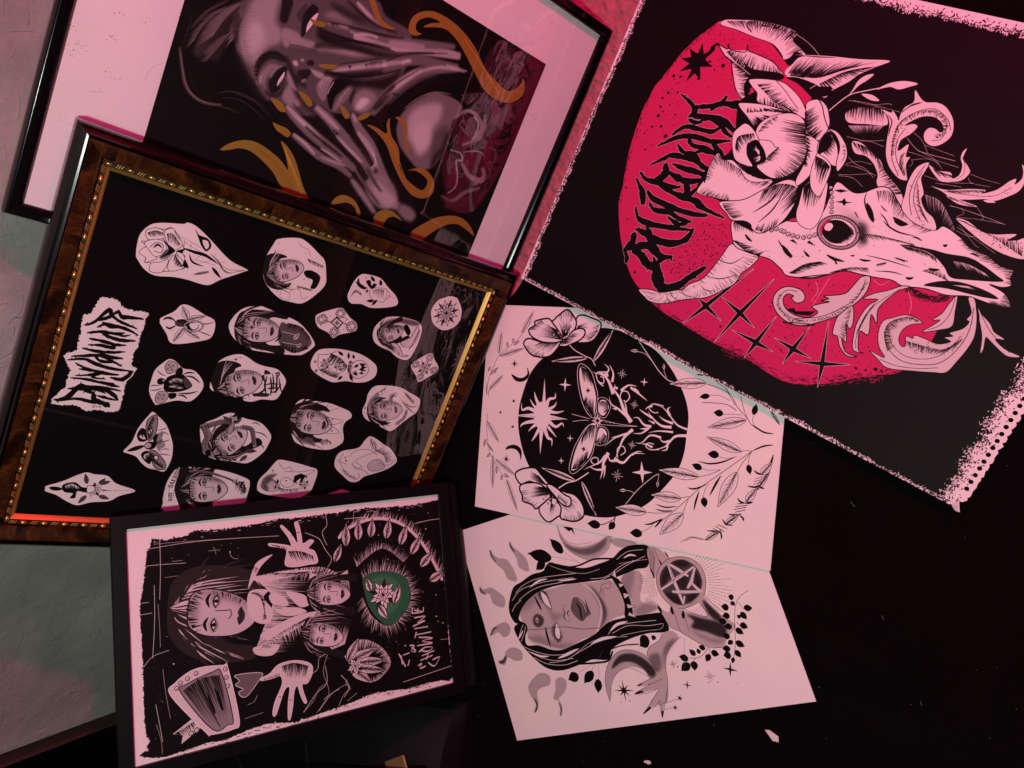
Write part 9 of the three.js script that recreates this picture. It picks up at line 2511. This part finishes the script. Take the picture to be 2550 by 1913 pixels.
{ // lint on the black cloth
  const g = new THREE.CapsuleGeometry(0.00018, 0.0012, 1, 4); g.rotateZ(Math.PI / 2); const n = 260, im = new THREE.InstancedMesh(g, new THREE.MeshStandardMaterial({ color: lin(0.16, 0.15, 0.15), roughness: 1 }), n), o = new THREE.Object3D();
  for (let i = 0; i < n; i++) { o.position.set(rr(-0.45, 0.12), 0.0006, rr(-0.45, 0.3)); o.rotation.y = rnd() * 6; o.scale.set(rr(0.2, 1.2) * (rnd() < 0.12 ? 3 : 1), rr(0.6, 1), 1); o.updateMatrix(); im.setMatrixAt(i, o.matrix); }
  im.name = 'lint'; im.userData = { kind: 'stuff', label: 'fine pale lint and dust on the black cloth', category: 'lint' }; im.castShadow = im.receiveShadow = true; scene.add(im);
}

// ------------------------------------------------------------------ black bag with zips at the lower edge
{
  const g = group('black_bag'); g.position.set(-0.455, 0, -0.66); tag(g, 'black fabric bag with metal zips lying below the poster frame', 'bag');
  const cloth = new THREE.MeshPhysicalMaterial({ color: lin(0.005, 0.005, 0.0055), roughness: 0.6, specularIntensity: 0.3, bumpMap: grain(20, 20), bumpScale: 0.0003 });
  const body = new THREE.BoxGeometry(0.26, 0.085, 0.42, 40, 10, 60), p = body.attributes.position; body.translate(0, 0.0425, 0);
  const top = (x, z) => 0.08 - 0.9 * (x / 0.13) ** 4 * 0.035 - (z / 0.21) ** 4 * 0.03 + 0.009 * (fbm(x * 16 + 3, z * 13 + 9, 3) - 0.5);
  for (let i = 0; i < p.count; i++) { const x = p.getX(i), z = p.getZ(i), y = p.getY(i) / 0.085; const e = Math.max(Math.abs(x) / 0.13, Math.abs(z) / 0.21), sh = 1 - 0.06 * Math.max(0, y - 0.4) * e; p.setXYZ(i, x * sh, y * top(x, z), z * sh); }
  body.computeVertexNormals(); mesh('bag_body', body, cloth, g);
  const steel = new THREE.MeshStandardMaterial({ color: lin(0.6, 0.58, 0.56), metalness: 1, roughness: 0.3 });
  const tooth = new THREE.BoxGeometry(0.0042, 0.0012, 0.0011);
  const zip = (line, nm, sc) => { const z = new THREE.Group(); z.name = nm; g.add(z); const n = 34, tape = []; for (let i = 0; i < n; i++) { const q = at(line, i / (n - 1)), q2 = at(line, Math.min(1, i / (n - 1) + 0.02)), q1 = at(line, Math.max(0, i / (n - 1) - 0.02)); const m = mesh('tooth', tooth, steel, z); m.position.set(q[0] + (i % 2 ? 0.0007 : -0.0007), top(q[0], q[1]) + 0.0012, q[1]); m.rotation.y = Math.atan2(q2[0] - q1[0], q2[1] - q1[1]); m.scale.setScalar(sc); tape.push(new THREE.Vector3(q[0], top(q[0], q[1]) + 0.0002, q[1])); } mesh('tape', new THREE.TubeGeometry(new THREE.CatmullRomCurve3(tape), 40, 0.003, 6).scale(1, 1, 1), cloth, z); };
  zip([[0.045, -0.08], [0.028, -0.062], [0.0, -0.03]], 'zip', 1); zip([[0.075, 0.045], [0.055, 0.052], [0.035, 0.062], [0.0, 0.075]], 'zip', 0.55);
  const gold = mesh('buckle', new RoundedBoxGeometry(0.02, 0.003, 0.026, 2, 0.0012), new THREE.MeshStandardMaterial({ color: lin(0.3, 0.22, 0.09), metalness: 0.5, roughness: 0.45 }), g); gold.position.set(0.075, top(0.075, 0.165) + 0.001, 0.165); gold.rotation.set(0.1, 0.5, -0.2);
  const strap = mesh('strap', new RoundedBoxGeometry(0.016, 0.004, 0.2, 2, 0.0015), M.blackMatt, g); strap.position.set(0.06, top(0.06, 0.08) + 0.001, 0.11); strap.rotation.y = 0.2;
}
{ // rolled edge of black cloth that carries the poster frame
  const G = GEO.poster, a = V(G.c).addScaledVector(V(G.u), -0.0112).addScaledVector(V(G.n), -0.005).addScaledVector(V(G.r), -0.1), b = V(G.c).addScaledVector(V(G.u), -0.0112).addScaledVector(V(G.n), -0.005).addScaledVector(V(G.r), 0.1), h = Math.min(a.y, b.y);
  const pts = []; for (let i = 0; i <= 12; i++) { const q = a.clone().lerp(b, i / 12), r = q.y / 2; q.y = r; q.z -= 0.004; pts.push([q, r]); }
  const pos = [], idx = []; pts.forEach(([q, r]) => { for (let k = 0; k <= 16; k++) { const t = k / 16 * Math.PI * 2; pos.push(q.x, q.y + Math.sin(t) * r, q.z + Math.cos(t) * r * 0.8); } });
  for (let i = 0; i < 12; i++) for (let k = 0; k < 16; k++) { const s = i * 17 + k; idx.push(s, s + 17, s + 1, s + 1, s + 17, s + 18); }
  const g = new THREE.BufferGeometry(); g.setAttribute('position', new THREE.Float32BufferAttribute(pos, 3)); g.setIndex(idx); g.computeVertexNormals();
  tag(mesh('rolled_cloth', g, M.blackMatt), 'rolled black cloth wedged under the foot of the poster frame', 'cloth');
}

// ------------------------------------------------------------------ lamps outside the picture
for (const L of LAMPS) {
  const g = group(L.name), h = L.at[1], dx = L.at[0] - L.foot[0], dz = L.at[2] - L.foot[1], al = Math.hypot(dx, dz); g.position.set(L.foot[0], 0, L.foot[1]); g.rotation.y = -Math.atan2(dz, dx); tag(g, L.label, 'lamp');
  mesh('lamp_base', new THREE.CylinderGeometry(0.07, 0.075, 0.014, 32), M.lampBody, g).position.y = 0.007;
  mesh('pole', new THREE.CylinderGeometry(0.007, 0.007, h + 0.05, 12), M.lampBody, g).position.y = 0.014 + (h + 0.05) / 2;
  const arm = mesh('arm', new THREE.CylinderGeometry(0.005, 0.005, al, 10), M.lampBody, g); arm.rotation.z = Math.PI / 2; arm.position.set(al / 2, h + 0.062, 0);
  mesh('socket', new THREE.CylinderGeometry(0.012, 0.014, 0.03, 16), M.lampBody, g).position.set(al, h + 0.045, 0);
  const cb = lin(...L.color), bulb = mesh('bulb', new THREE.SphereGeometry(0.02 * L.size, 24, 16), new THREE.MeshStandardMaterial({ color: 0x000000, emissive: cb, emissiveIntensity: 6 }), g); bulb.position.set(al, h, 0); bulb.castShadow = false;
  const p = new THREE.PointLight(cb, L.power); p.position.set(al, h, 0); p.shadow.radius = L.size; p.castShadow = true; g.add(p);
}
renderer.render(scene, camera);
